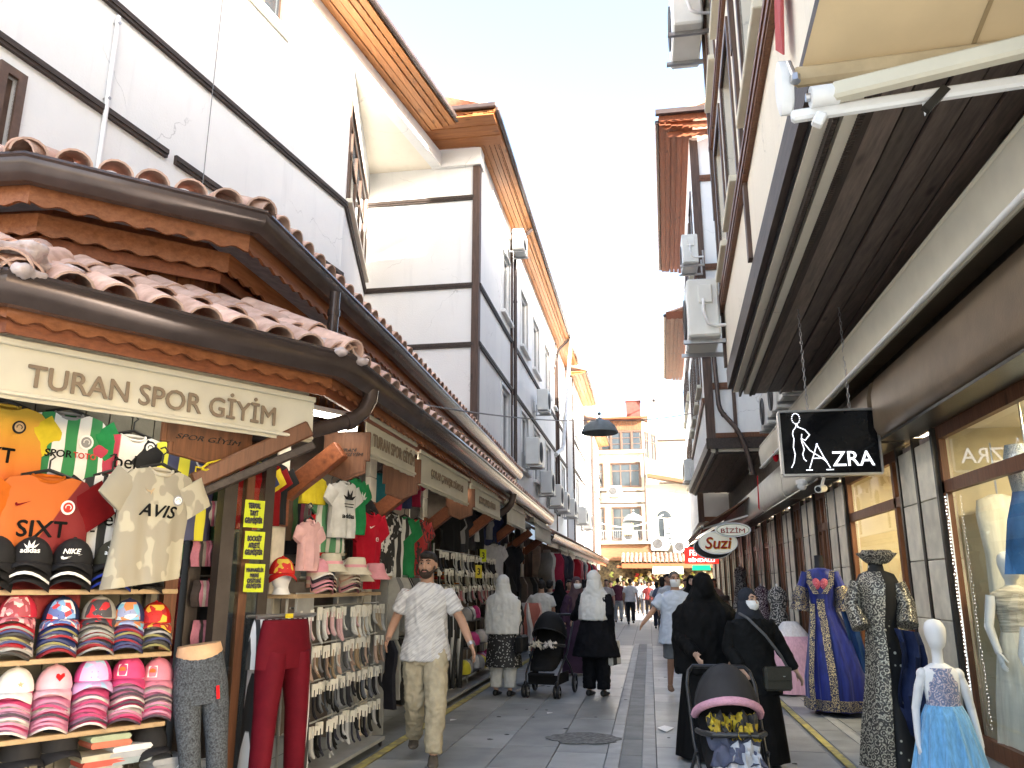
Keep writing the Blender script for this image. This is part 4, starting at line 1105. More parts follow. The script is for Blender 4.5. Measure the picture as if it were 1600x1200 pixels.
# shutter boxes, fascia, awning cassette
def shutter_box(y0, y1, m, label):
    t = thing('shutter_box', label, 'shutter', (2.5, y0, 3), world=True)
    pr = [(2.75, 2.99), (2.42, 2.99), (2.36, 3.03), (2.33, 3.1), (2.335, 3.45), (2.38, 3.6), (2.46, 3.65), (2.75, 3.65)]
    MB().prism([(x, y0, z) for x, z in pr], (0, y1 - y0, 0)).build('box', m, t, 40)
    MB().box((2.52, (y0 + y1) / 2, 2.975), (.28, y1 - y0, .025)).build('slot_plate', gap_m, t)
shutter_box(2.2, 8.55, shut_m, 'brown metal shutter box above the nearest right shop window')
grey_f = mat('pale_fascia', (.55, .54, .48), .5, var=.1)
for i, y in enumerate((8.7, 11.7, 14.5, 17.3, 20.1, 22.9, 25.7)):
    shutter_box(y + .02, y + 2.74, shut_m if i == 0 else grey_f, 'pale fascia box above the right shops, %s from the black sign' % ['first', 'second', 'third', 'fourth', 'fifth', 'sixth', 'seventh'][i] if i else 'brown metal shutter box behind the black sign')
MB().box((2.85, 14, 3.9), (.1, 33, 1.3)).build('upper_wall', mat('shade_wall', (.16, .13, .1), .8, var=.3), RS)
t = thing('awning_cassette', 'long cream folded awning running under the boarded overhang', 'awning', (2.2, 8, 3.7), world=True)
pr = [(2.5, 4.02), (2.24, 3.68), (2.2, 3.66), (2.17, 3.68), (2.14, 3.98), (2.17, 4.05), (2.23, 4.08), (2.4, 4.1)]
for a, b in ((2.6, 8.9), (8.91, 15.6)):
    MB().prism([(x, a, z) for x, z in pr], (0, b - a, 0)).build('valance', cream_awn, t, 30)
    MB().tube([(2.155, a, 3.67), (2.155, b, 3.67)], .02, 8).build('hem_bar', white_paint, t, 50)
    MB().tube([(2.19, a, 4.07), (2.19, b, 4.07)], .03, 8).build('front_bar', cream_awn, t, 50)
    MB().box((2.5, (a + b) / 2, 4.0), (.2, b - a, .3)).build('cassette', shut_m, t)
# opened brown awning farther on
t = thing('awning', 'opened brown awning sloping over the right pavement behind the oval signs', 'awning', (1.8, 20, 2.8), world=True)
br_awn = mat('brown_awning_cloth', (.16, .085, .05), .8, var=.2)
MB().prism([(2.35, 19.2, 3.5), (1.25, 19.2, 2.85), (1.22, 19.2, 2.7), (1.24, 19.2, 2.7), (1.28, 19.2, 2.83), (2.36, 19.2, 3.47)], (0, 6.5, 0)).build('cloth', br_awn, t)
MB().tube([(1.25, 19.15, 2.84), (1.25, 25.75, 2.84)], .035, 8).build('front_bar', cream_awn, t, 50)
for y in (19.5, 25.2): MB().bar((2.35, y, 3.1), (1.28, y, 2.8), .03, .04).build('arm', white_paint, t)
t = thing('awning', 'opened brown awning farthest along the right pavement', 'awning', (1.8, 27, 2.8), world=True)
MB().prism([(2.35, 26.6, 3.4), (1.35, 26.6, 2.75), (1.34, 26.6, 2.65), (2.36, 26.6, 3.36)], (0, 6, 0)).build('cloth', br_awn, t)
MB().tube([(1.35, 26.6, 2.74), (1.35, 32.6, 2.74)], .035, 8).build('front_bar', cream_awn, t, 50)

# near awning overhead
t = thing('retractable_awning', 'beige awning with white folding arm overhead at the right', 'awning', (.8, 3.5, 3.7), world=True)
a = AY(1238, 122, 3.55); b = AY(1700, 62, 3.5)
beige = mat('beige_awning_cloth', (.60, .46, .28), .8, var=.06, scale=4, bmp=.06, bscale=400)
dv = (b - a).normalized(); bk = Vector((.16, -1.0, .62)); up_ = Vector((0, -.01, .05))
c_ = [a + dv * .05 + up_, b + up_, b + bk * 2.2, a + dv * .05 + bk * 2.2]
MB().add(c_ + [q + Vector((0, 0, .005)) for q in c_], [(0, 1, 2, 3), (4, 5, 6, 7)]).build('cloth', beige, t)
MB().bar(a + dv * .8 + up_ + Vector((0, 0, -.006)), a + dv * .8 + bk * 2.2 + Vector((0, 0, -.008)), .02, .004).build('seam', mat('awning_seam', (.36, .26, .14), .8), t)
MB().bar(a, b, .06, .1).build('front_rail', mat('beige_rail', (.52, .40, .24), .6), t, bev=.02)
e_ = AY(1226, 138, 3.5)
MB().rings([[e_ + dv * x + Vector((0, .07 * s_ * math.cos(6.283 * k / 16), .14 * s_ * math.sin(6.283 * k / 16))) for k in range(16)] for x, s_ in ((-.035, .7), (-.025, 1), (.02, 1), (.03, .9))]).build('end_cap', white_paint, t, 40)
l0 = AY(1236, 183, 3.48); l1 = AY(1700, 112, 3.42)
MB().bar(l0, l1, .05, .055).build('lower_bar', white_paint, t, bev=.012)
k0 = AY(1266, 152, 3.42); k1 = AY(1310, 146, 3.42)
MB().tube([k0, k1], .048, 14).build('knuckle', white_paint, t, 40)
MB().tube([k0 - dv * .02, k0], .02, 8).build('knuckle_pin', steel_m, t, 40)
MB().bar(AY(1300, 146, 3.41), AY(1720, 44, 3.2), .075, .085).build('arm', cream_awn, t, bev=.014)
MB().tube([AY(1232, 98, 3.46), AY(1242, 122, 3.42)], .014, 8).build('bolt', steel_m, t, 40)
MB().tube([AY(1242, 118, 3.42), AY(1243, 128, 3.415)], .024, 6).build('nut', steel_m, t)
MB().bar(AY(1285, 178, 3.43), AY(1275, 196, 3.43), .05, .05).build('clamp', white_paint, t, bev=.008)
MB().bar(AY(1478, 138, 3.43), AY(1446, 172, 3.43), .03, .04).build('stay', gap_m, t)
MB().prism([AY(1440, 152, 3.45), AY(1458, 150, 3.45), AY(1446, 180, 3.45)], (0, .01, 0)).build('stay_plate', white_paint, t)

# ------------------------------------------------------------------ signs on the right
led = emis('led_dots', (.9, .93, 1), .28)
t = thing('hanging_sign', 'black lit sign reading AZRA with a figure outline, hung on chains', 'sign', (1.9, 8.7, 2.6), world=True)
X0, X1, Z0, Z1, Y0 = 1.42, 2.4, 2.645, 3.32, 8.7
MB().box(((X0 + X1) / 2, Y0, (Z0 + Z1) / 2), (X1 - X0 - .03, .08, Z1 - Z0 - .03)).build('panel', mat('gloss_black', (.008, .008, .009), .08, var=.1, bmp=0), t)
mb = MB()
for (c, d_) in ((((X0 + X1) / 2, Y0, Z0), (X1 - X0, .1, .022)), (((X0 + X1) / 2, Y0, Z1), (X1 - X0, .1, .022)), ((X0, Y0, (Z0 + Z1) / 2), (.022, .1, Z1 - Z0 - .024)), ((X1, Y0, (Z0 + Z1) / 2), (.022, .1, Z1 - Z0 - .024))): mb.box(c, d_)
mb.build('frame', steel_m, t)
px = lambda x, y: Vector((X0 + (x - 583) / (1000 - 583) * (X1 - X0), Y0 - .05, Z1 - (y - 648) / (915 - 648) * (Z1 - Z0)))   # outline drawn in the sign's own plane
def dots(name, lines):
    mb = MB()
    for ln in lines:
        P = [px(*q) for q in ln]
        for p, q in zip(P, P[1:]):
            n_ = max(1, int((q - p).length / .012))
            for i in range(n_):
                c = p.lerp(q, i / n_); mb.box(c, (.008, .008, .008))
    o = mb.build(name, led, t); o['kind'] = 'stuff'
head = [(655 + 17 * math.cos(6.283 * k / 16), 680 + 22 * math.sin(6.283 * k / 16)) for k in range(17)]
dots('figure_outline', [head, [(655, 702), (652, 716), (640, 730), (636, 745), (640, 765), (635, 800), (640, 830), (632, 865), (618, 888)], [(658, 702), (662, 716), (690, 728), (708, 750), (688, 772), (672, 765), (676, 742)], [(672, 768), (690, 795), (704, 815), (740, 840), (770, 862), (762, 858)], [(672, 775), (680, 810), (672, 830), (676, 850), (688, 862)],
                        [(735, 790), (716, 840), (695, 892)], [(735, 790), (758, 840), (785, 892)], [(712, 848), (762, 848)], [(683, 896), (712, 896)], [(768, 896), (800, 896)]])
def led_text(txt, c, wd, h): return text(t, txt, led, c, (1, 0, 0), (0, 0, 1), width=wd, height=h, extr=.004)
led_text('ZRA', px(882, 852), .41, .15)
for (x, nm_) in ((1262, 'near'), (1328, 'far')):
    q = AY(x, 645, 8.7); mb = MB()
    for i in range(24):
        z = 3.33 + i * .05
        mb.tube([(q.x + (.012 if i % 2 else 0) * math.cos(6.283 * k / 8), 8.7 + (0 if i % 2 else .012) * math.cos(6.283 * k / 8), z + .03 * math.sin(6.283 * k / 8)) for k in range(9)], .004, 4)
    mb.build('chain', steel_m, t)
def oval_sign(label, c, rx, rz_, txt, tm, edge, h, bg_m, shear=0, shadow=None, bold=.008):
    t = thing('oval_sign', label, 'sign', c)
    MB().prism([(rx * math.cos(6.283 * k / 36), 0, rz_ * math.sin(6.283 * k / 36)) for k in range(36)], (0, .12, 0)).build('panel', bg_m, t, 30)
    MB().tube([(rx * math.cos(6.283 * k / 36), 0, rz_ * math.sin(6.283 * k / 36)) for k in range(37)], .012, 6).build('rim', white_paint, t, 50)
    MB().tube([(rx * .9 * math.cos(6.283 * k / 36), -.003, rz_ * .86 * math.sin(6.283 * k / 36)) for k in range(37)], .006, 6).build('border', edge, t, 50)
    if shadow: text(t, txt, shadow, (.012, -.004, -.012), (1, 0, 0), (0, 0, 1), width=rx * 1.35, height=h, bold=.02, extr=.002, shear=shear, name='lettering_shadow')
    text(t, txt, tm, (0, -.009, 0), (1, 0, 0), (0, 0, 1), width=rx * 1.35, height=h, bold=bold, extr=.002, shear=shear)
    return t
sign_bg = mat('lit_sign_panel', (.62, .60, .52), .5, var=.05, emit=(.8, .78, .65), es=.03)
dkred = mat('dark_red_letters', (.28, .02, .02), .5)
a = AY(1145, 828, 18); b = AY(1122, 848, 18.12)
oval_sign('small oval sign reading BİZİM fixed above the larger oval sign', a, .37, .145, 'BİZİM', dkred, mat('green_line', (.05, .16, .08), .5), .125, sign_bg)
oval_sign('larger oval sign reading Suzi in red and yellow', b, .41, .24, 'Suzi', mat('red_letters', (.5, .03, .015), .5), sign_bg, .24, sign_bg, .2, mat('orange_letters', (.85, .42, .03), .5))
t = thing('sign_backing', 'dark oval sign partly hidden behind the Suzi sign', 'sign', (b.x - .08, 18.5, b.z - .08))
MB().prism([(.42 * math.cos(6.283 * k / 36), 0, .25 * math.sin(6.283 * k / 36)) for k in range(36)], (0, .1, 0)).build('panel', black_m, t, 30)
MB().tube([(.42 * math.cos(6.283 * k / 36), -.003, .25 * math.sin(6.283 * k / 36)) for k in range(37)], .012, 6).build('rim', white_paint, t, 50)
red_led = emis('red_led_panel', (.9, .03, .02), .2); redw = emis('led_letters', (1, .75, .7), .5)
a = AY(1096, 868, 24)
t = thing('led_sign', 'glowing red sign with the word BİNDALLI below the oval signs', 'sign', a)
MB().box((0, .04, 0), (.95, .08, .46)).build('panel', red_led, t, bev=.01)
text(t, 'FERACE', redw, (-.02, -.004, .08), (1, 0, 0), (0, 0, 1), width=.62, height=.16, bold=.0, extr=.002)
text(t, 'BİNDALLI', redw, (0, -.004, -.11), (1, 0, 0), (0, 0, 1), width=.72, height=.13, bold=.01, extr=.002)
a = AY(1096, 887, 29)
t = thing('led_sign', 'glowing green sign under the red sign', 'sign', a)
MB().box((0, .04, 0), (.62, .08, .17)).build('panel', emis('green_led_panel', (.02, .75, .35), .18), t, bev=.01)
pass
# cctv cameras and ribbon
for i, (x, y, lab) in enumerate(((1253, 760, 'domed security camera below the black sign'), (1283, 762, 'bullet security camera below the black sign'))):
    q = AX(x, y, 2.3)
    t = thing('security_camera', lab, 'camera', q)
    if i == 0:
        MB().ball((0, 0, 0), (.07, .07, .06)).build('dome', white_paint, t, 60); MB().lathe([(.085, .03), (.085, .09), (.05, .1)], n=14).build('base', white_paint, t, 40)
    else:
        MB().tube([(.05, .08, .0), (-.06, -.1, -.03)], .05, 12).build('barrel', white_paint, t, 40); MB().tube([(-.058, -.1, -.03), (-.064, -.11, -.032)], .035, 12).build('lens', black_m, t, 40)
        MB().bar((.02, .05, .03), (.06, .06, .14), .03, .03).build('mount', white_paint, t)
q = AX(1185, 770, 2.25)
tag(MB().prism([q + Vector((0, -.03, .34)), q + Vector((0, .03, .35)), q + Vector((-.02, .05, -.3)), q + Vector((-.01, 0, -.34))], (.012, 0, 0)).build('red_ribbon', flat((.55, .01, .02))), 'narrow red ribbon hanging from the pale right fascia', 'ribbon')
q = AX(1212, 712, 2.2)
mb = MB(); mb.ball(q, (.05, .09, .11)); tag(mb.build('red_bundle', flat((.55, .01, .02)), None, 60), 'red cloth bundle tucked behind the black sign edge', 'cloth')
# red cloth at the upper right facade
u_, z_ = rf1.uz(1240, 30)
tag(MB().prism([rf1.p(u_ - .15, .05, 5.75), rf1.p(u_ + .25, .05, 5.8), rf1.p(u_ + .2, .09, 5.2), rf1.p(u_ + .05, .07, 5.05), rf1.p(u_ - .02, .08, 5.25)], (-.012, 0, 0)).build('red_cloth', flat((.45, .1, .1))), 'faded red cloth hanging from the near right facade', 'cloth')

# ------------------------------------------------------------------ mannequins and dresses
man_white = mat('white_mannequin', (.74, .74, .75), .45, var=.04, bmp=.02)
man_black = mat('black_form', (.03, .03, .035), .7)
def loft(mb, lv, n=32, fold=0, ph=0, k=9, seed=0):
    """lv: (z, rx, ry, cx, cy[, fold amplitude])"""
    rs = []
    for L in lv:
        z, rx, ry, cx, cy = L[:5]; fa = L[5] if len(L) > 5 else 0
        r_ = []
        for i in range(n):
            th = 6.28319 * i / n
            m_ = 1 + fa * (math.sin(k * th + ph + z * 1.3) * .6 + .4 * math.sin((k * 2 - 3) * th + ph * 2 + z * 3))
            r_.append(Vector((cx + rx * m_ * math.cos(th), cy + ry * m_ * math.sin(th), z)))
        rs.append(r_)
    return mb.rings(rs)
def lace(name, base, bloom, scale=28, amt=.5, metal=.3):
    m, nt, b = _nodes(name)
    v = coords(nt, (1, 1, 1), False)
    vo = N(nt, 'ShaderNodeTexVoronoi', ins={'Scale': scale}); nt.links.new(v, vo.inputs['Vector'])
    ve = N(nt, 'ShaderNodeTexVoronoi', feature='DISTANCE_TO_EDGE', ins={'Scale': scale * 2.2}); nt.links.new(v, ve.inputs['Vector'])
    wv = N(nt, 'ShaderNodeMath', op='SINE'); w2 = N(nt, 'ShaderNodeMath', op='MULTIPLY', ins={1: 16})
    nt.links.new(vo.outputs[0], w2.inputs[0]); nt.links.new(w2.outputs[0], wv.inputs[0])
    f1 = ramp(nt, wv.outputs[0], -.2, .2)
    f2 = ramp(nt, ve.outputs[0], .02, .1)
    mk = N(nt, 'ShaderNodeMath', op='MULTIPLY'); nt.links.new(f1, mk.inputs[0]); nt.links.new(f2, mk.inputs[1])
    c = mix(nt, mk.outputs[0], base, bloom)
    nt.links.new(c, b.inputs['Base Color']); b.inputs['Roughness'].default_value = .4
    mm = N(nt, 'ShaderNodeMath', op='MULTIPLY', ins={1: metal}); nt.links.new(mk.outputs[0], mm.inputs[0]); nt.links.new(mm.outputs[0], b.inputs['Metallic'])
    bump(nt, b, mk.outputs[0], .7, .01)
    MATS[name] = m
    return m
def spots(name, base, dot, scale, r=.18):
    m, nt, b = _nodes(name)
    vo = N(nt, 'ShaderNodeTexVoronoi', ins={'Scale': scale}); nt.links.new(coords(nt, (1, 1, 1), False), vo.inputs['Vector'])
    c = mix(nt, ramp(nt, vo.outputs[0], r, r + .08, 1, 0), base, dot)
    nt.links.new(c, b.inputs['Base Color']); b.inputs['Roughness'].default_value = .7
    MATS[name] = m
    return m
tulle_b = mat('blue_tulle', (.16, .42, .72), .7, var=.3, scale=6, stretch=(9, 9, .5), bmp=.5, bscale=20, sheen=.5)
def man_head(c, s=1.0, m=man_white, parent=None, name='head'):
    mb = MB(); c = Vector(c)
    mb.rings([[c + Vector((rx * s * math.cos(6.283 * k / 20), ry * s * math.sin(6.283 * k / 20) + cy * s, z * s)) for k in range(20)] for z, rx, ry, cy in ((-.3, .052, .052, .02), (-.2, .043, .045, .015), (-.13, .045, .05, .01), (-.105, .062, .075, -.01), (-.06, .075, .09, -.01), (0, .086, .105, 0), (.05, .086, .108, .005), (.09, .072, .09, .01), (.115, .045, .06, .01), (.125, .012, .02, .01))])
    return mb.build(name, m, parent, 60)
def limb(parent, name, pts, rr, m, n=10):
    return MB().tube(pts, rr, n).build(name, m, parent, 60)
def hand(mb, w, d, s=1.0, side=1, curl=.35, up=(0, 0, 1), flat_n=None):
    """palm and five fingers starting at wrist w going along d"""
    d = Vector(d).normalized(); nrm = Vector(flat_n if flat_n else (side, 0, 0)); nrm = (nrm - d * nrm.dot(d)).normalized(); wd = d.cross(nrm)
    w = Vector(w)
    mb.rings([[w + d * t_ * s + wd * (a_ * s * math.cos(6.283 * k / 10)) + nrm * (b_ * s * math.sin(6.283 * k / 10)) for k in range(10)] for t_, a_, b_ in ((-.02, .026, .02), (.0, .027, .019), (.03, .036, .016), (.07, .041, .014), (.09, .038, .012), (.096, .02, .006))])
    for j, (o_, L) in enumerate(((-.03, .066), (-.01, .078), (.011, .074), (.03, .058))):
        p0 = w + d * .085 * s + wd * o_ * s
        p1 = p0 + (d - nrm * curl * .4).normalized() * L * .4 * s; p2 = p1 + (d - nrm * curl * 1.2).normalized() * L * .33 * s; p3 = p2 + (d - nrm * curl * 2.2).normalized() * L * .27 * s
        mb.tube([p0 - d * .02 * s, p0, p1, p2, p3], [.0088 * s, .0088 * s, .0082 * s, .0075 * s, .0055 * s], 7)
    q = w + d * .025 * s - wd * .03 * s
    mb.tube([q, q + (d * .6 - wd * .7).normalized() * .03 * s, q + (d - wd * .55 - nrm * .2).normalized() * .06 * s, q + (d - wd * .3 - nrm * .4).normalized() * .082 * s], [.013 * s, .012 * s, .0098 * s, .007 * s], 7)
# white child mannequin with the light blue dress
c = AY(1462, 1200, 6.5); hx = AY(1461, 990, 6.5)
t = thing('child_mannequin', 'white child mannequin in a light blue tulle dress with floral bodice', 'mannequin', (hx.x, 6.5, 0))
H = hx.z      # centre of the head
man_head((0, 0, H), .82, parent=t)
mb = MB(); sh = H - .235
loft(mb, [(sh + .03, .05, .05, 0, .012), (sh, .1, .06, 0, .01), (sh - .03, .135, .07, 0, 0), (sh - .1, .125, .08, 0, 0), (sh - .3, .105, .08, 0, 0), (sh - .4, .11, .08, 0, 0)], 20)
mb.build('torso', man_white, t, 60)
for s_ in (-1, 1):
    mb = MB(); mb.ball((s_ * .118, 0, sh - .045), (.045, .042, .045)); pts = [(s_ * .118, 0, sh - .04), (s_ * .152, .0, sh - .13), (s_ * .185, .02, sh - .28), (s_ * .2, -.01, sh - .44), (s_ * .205, -.03, sh - .52)]
    mb.tube(pts, [.034, .034, .029, .023, .019], 10); hand(mb, pts[-1], (s_ * .02, -.1, -1), .72, s_); addm('arm', remesh(mb, .006, 2), man_white, t)
mb = MB(); loft(mb, [(sh + .0, .09, .066, 0, .006), (sh - .04, .1, .08, 0, 0), (sh - .1, .118, .088, 0, 0), (sh - .22, .112, .088, 0, 0), (sh - .27, .118, .09, 0, 0)], 28); mb.build('bodice', lace('floral_bodice', (.16, .2, .34), (.6, .52, .6), 26, metal=.1), t, 60)
mb = MB(); loft(mb, [(sh - .25, .12, .094, 0, 0, .02), (sh - .32, .15, .13, 0, 0, .05), (sh - .5, .2, .18, 0, 0, .07), (sh - .75, .26, .24, 0, 0, .08), (.12, .34, .3, 0, 0, .09), (.1, .33, .29, 0, 0, .09)], 96, k=13); mb.build('skirt', tulle_b, t, 60)
MB().lathe([(.18, 0), (.18, .015), (.02, .02), (.015, .5)], n=20).build('stand', steel_m, t, 40)
# black gown with silver flowers and cap
silver = lace('silver_flowers', (.04, .035, .03), (.52, .49, .40), 22, metal=.5)
pearl = spots('black_velvet_pearls', (.006, .006, .007), (.6, .58, .5), 13, .12)
q = AY(1395, 1175, 7.9); top = AY(1400, 880, 7.9).z
t = thing('gown_mannequin', 'black velvet gown with silver flower panel and cap on a display figure', 'mannequin', (q.x + .02, 7.9, 0))
S_ = top / 1.62
mb = MB(); loft(mb, [(z * S_, rx, ry, cx, 0, fa) for z, rx, ry, cx, fa in ((.04, .27, .26, .02, .06), (.3, .23, .22, .02, .05), (.7, .18, .17, .01, .04), (1.0, .15, .13, 0, .02), (1.12, .13, .11, 0, 0), (1.3, .16, .13, 0, 0), (1.45, .19, .12, 0, 0), (1.53, .15, .09, 0, 0), (1.56, .07, .06, 0, 0), (1.62, .06, .055, 0, 0))], 40, k=7); mb.build('gown', pearl, t, 60)
mb = MB(); rs = []
for (z, x0, x1, y) in ((.04, -.32, -.07, -.2), (.3, -.28, -.06, -.2), (.7, -.2, -.03, -.175), (1.0, -.165, -.02, -.14), (1.12, -.15, -.02, -.125), (1.3, -.18, .0, -.145), (1.45, -.2, .02, -.13), (1.55, -.12, .0, -.085)):
    rs.append([Vector((x0, y * .35, z * S_)), Vector((x0 + (x1 - x0) * .35, y - .035, z * S_)), Vector((x1, y - .055, z * S_)), Vector((x1, y - .035, z * S_)), Vector((x0 + (x1 - x0) * .35, y - .015, z * S_)), Vector((x0 + .02, y * .35, z * S_))])
mb.rings(rs); mb.build('embroidered_panel', silver, t, 60)
mb = MB(); mb.tube([(.16, -.02, 1.45 * S_), (.21, -.05, 1.28 * S_), (.18, -.14, 1.12 * S_)], [.075, .08, .09], 12); mb.build('sleeve', silver, t, 60)
mb = MB(); mb.tube([(-.17, -.02, 1.46 * S_), (-.24, -.04, 1.28 * S_), (-.2, -.13, 1.1 * S_)], [.07, .075, .085], 12); mb.build('sleeve', silver, t, 60)
mb = MB(); rs = []
for i in range(9):
    z = (1.1 - i * .1) * S_; rs.append([Vector((.05 + .03 * math.sin(i * .9) + j * .035, -.2 - .05 * math.sin(j * 1.9 + i * .6) - .004 * i, z - .02 * j * (1 if i > 5 else .3))) for j in range(7)] + [Vector((.05 + .03 * math.sin(i * .9) + j * .035, -.185 - .05 * math.sin(j * 1.9 + i * .6), z - .02 * j * (1 if i > 5 else .3))) for j in range(6, -1, -1)])
mb.rings(rs); mb.build('hanging_sleeve', mat('navy_chiffon', (.012, .022, .075), .6, var=.3), t, 60)
mb = MB(); rs = []
for i in range(7):
    z = (.78 - i * .075) * S_; rs.append([Vector((.24 + j * .03 + i * .008, -.17 - .03 * math.sin(j * 2 + i), z)) for j in range(4)] + [Vector((.24 + j * .03 + i * .008, -.155 - .03 * math.sin(j * 2 + i), z)) for j in range(3, -1, -1)])
mb.rings(rs); mb.build('white_scarf', flat((.6, .6, .62)), t, 60)
zc = top + .02
mb = MB(); mb.rings([[Vector((.02 + r_ * 1.25 * math.cos(6.283 * k / 24), r_ * math.sin(6.283 * k / 24), z + .012 * math.cos(2 * 6.283 * k / 24))) for k in range(24)] for r_, z in ((.085, zc - .02), (.1, zc + .0), (.135, zc + .045), (.14, zc + .06), (.11, zc + .062), (.1, zc + .085), (.02, zc + .09))]); mb.build('cap', silver, t, 60)
# blue kaftan on a black dress form
q = AZ(1300, 1112); top = AY(1285, 868, 11.0).z; S_ = top / 1.6
royal = mat('royal_blue_satin', (.016, .03, .24), .35, var=.4, scale=4, stretch=(8, 8, .4), bmp=.3, bscale=14, sheen=.2)
gold = lace('gold_embroidery', (.015, .02, .07), (.55, .46, .27), 26, metal=.5)
t = thing('gown_mannequin', 'royal blue gown with gold embroidery and pink bust on a black dress form', 'mannequin', (2.15, 11.0, 0), R(-12))
mb = MB(); loft(mb, [(z * S_, rx, ry, cx, 0, fa) for z, rx, ry, cx, fa in ((.05, .36, .33, .08, .09), (.35, .36, .32, .09, .09), (.7, .27, .25, .06, .08), (.95, .19, .17, .02, .05), (1.08, .14, .12, 0, .02), (1.25, .165, .13, 0, 0), (1.37, .18, .125, 0, 0), (1.44, .165, .1, 0, 0), (1.47, .06, .06, 0, 0))], 64, k=9); mb.build('gown', royal, t, 60)
mb = MB(); mb.lathe([(.075, 1.42 * S_), (.055, 1.5 * S_), (.052, 1.58 * S_), (.055, 1.6 * S_), (.02, 1.605 * S_)], (0, .01, 0), 16); mb.build('neck_form', man_black, t, 60)
mb = MB(); mb.ball((-.05, -.1, 1.3 * S_), (.06, .05, .08)); mb.ball((.04, -.1, 1.3 * S_), (.06, .05, .08)); mb.build('pink_bust', lace('pink_lace', (.6, .06, .12), (.8, .3, .35), 40, metal=0), t, 60)
def ribbon(parent, name, pts, wd, m, th=.012, side=(1, 0, 0)):
    mb = MB(); sd = Vector(side)
    mb.rings([[Vector(p) - sd * wd / 2, Vector(p) + sd * wd / 2, Vector(p) + sd * wd / 2 + Vector((0, th, 0)), Vector(p) - sd * wd / 2 + Vector((0, th, 0))] for p in pts]); return mb.build(name, m, parent, 60)
ribbon(t, 'front_trim', [(-.02, -.155, 1.15 * S_), (-.02, -.15, 1.05 * S_), (-.0, -.2, .92 * S_), (.02, -.285, .7 * S_), (.05, -.365, .35 * S_), (.05, -.375, .06 * S_)], .09, gold)
ribbon(t, 'front_trim', [(-.12, -.145, 1.1 * S_), (-.13, -.17, .92 * S_), (-.16, -.24, .7 * S_), (-.2, -.3, .35 * S_), (-.2, -.31, .06 * S_)], .06, gold)
ribbon(t, 'collar_trim', [(-.12, -.07, 1.44 * S_), (-.13, -.13, 1.32 * S_), (-.06, -.17, 1.2 * S_), (.03, -.165, 1.2 * S_), (.12, -.14, 1.3 * S_), (.14, -.07, 1.44 * S_)], .07, gold)
mb = MB(); loft(mb, [(.06 * S_, .378, .345, .08, 0, .09), (.16 * S_, .382, .345, .083, 0, .09)], 64, k=9); mb.build('hem_trim', gold, t, 60)
for s_ in (-1, 1):
    mb = MB(); mb.tube([(s_ * .165, 0, 1.42 * S_), (s_ * .23, -.02, 1.25 * S_)], [.06, .07], 14); mb.build('sleeve', royal, t, 60)
    mb = MB(); mb.tube([(s_ * .225, -.02, 1.27 * S_), (s_ * .25, -.03, 1.2 * S_), (s_ * .26, -.03, 1.14 * S_)], [.075, .1, .11], 14); mb.tube([(s_ * .25, -.03, 1.15 * S_), (s_ * .27, -.03, 1.03 * S_)], [.085, .135], 14); mb.build('sleeve_flounce', gold, t, 60)
mb = MB(); rs = []
for i in range(8):
    z = (1.05 - i * .09) * S_; rs.append([Vector((.2 + i * .02 + j * .03, -.12 - .03 * math.sin(j * 2 + i * .5), z)) for j in range(6)] + [Vector((.2 + i * .02 + j * .03, -.1 - .03 * math.sin(j * 2 + i * .5), z)) for j in range(5, -1, -1)])
mb.rings(rs); mb.build('hanging_sleeve', mat('teal_chiffon', (.012, .05, .16), .6), t, 60)
MB().lathe([(.2, 0), (.2, .02), (.02, .025), (.02, .3)], n=18).build('stand', black_m, t, 40)
# white and pink tulle gown
t = thing('tulle_gown', 'wide white and pink tulle gown standing beyond the blue gown', 'dress', (2.05, 13.0, 0))
mb = MB(); loft(mb, [(.03, .5, .5, 0, 0, .06), (.3, .47, .47, 0, 0, .06), (.6, .37, .37, 0, 0, .05), (.85, .22, .22, 0, 0, .04), (.98, .12, .12, 0, 0, .02), (1.0, .1, .1, 0, 0)], 72, k=15); mb.build('skirt', mat('white_tulle', (.72, .70, .73), .7, var=.15, scale=5, stretch=(8, 8, .5), bmp=.5, bscale=18), t, 60)
mb = MB(); mb.rings([[Vector((r_ * 1.03 * math.cos(th), r_ * 1.03 * math.sin(th), z)) for th in [R(-150 + 12 * k) + 0 for k in range(13)]] + [Vector((r_ * .99 * math.cos(th), r_ * .99 * math.sin(th), z)) for th in [R(-6 - 12 * k) for k in range(13)]] for z, r_ in ((.03, .52), (.3, .49), (.6, .39), (.8, .27))]); mb.build('pink_overlay', mat('pink_tulle', (.60, .36, .46), .7, var=.2, scale=5, stretch=(8, 8, .5), bmp=.5, bscale=18), t, 60)
# patterned goods on the pavement farther along
for (x, y, Y, m, lab) in ((1218, 975, 15.2, lace('pattern_a', (.03, .03, .03), (.55, .52, .48), 12, metal=0), 'grey patterned gown on a form before the right doors'), (1190, 935, 19.5, lace('pattern_b', (.05, .01, .03), (.6, .5, .52), 14, metal=0), 'black and pink floral dress behind the masked woman'), (1156, 890, 23, lace('pattern_c', (.05, .05, .06), (.5, .5, .5), 12, metal=0), 'dark flowered dress hung high on the right')):
    q = AY(x, y, Y)
    t = thing('display_dress', lab, 'dress', (q.x, Y, 0)); h_ = 1.5 if Y < 20 else 2.0; b_ = .05 if Y < 20 else .9
    mb = MB(); loft(mb, [(b_, .24, .2, 0, 0, .06), (h_ - .55, .17, .14, 0, 0, .03), (h_ - .4, .13, .11, 0, 0), (h_ - .2, .17, .12, 0, 0), (h_ - .08, .15, .09, 0, 0), (h_, .05, .05, 0, 0)], 32); mb.build('dress', m, t, 60)
    MB().lathe([(.18, 0), (.18, .02), (.02, .03), (.02, h_ + .05)], n=14).build('stand', white_paint, t, 40)
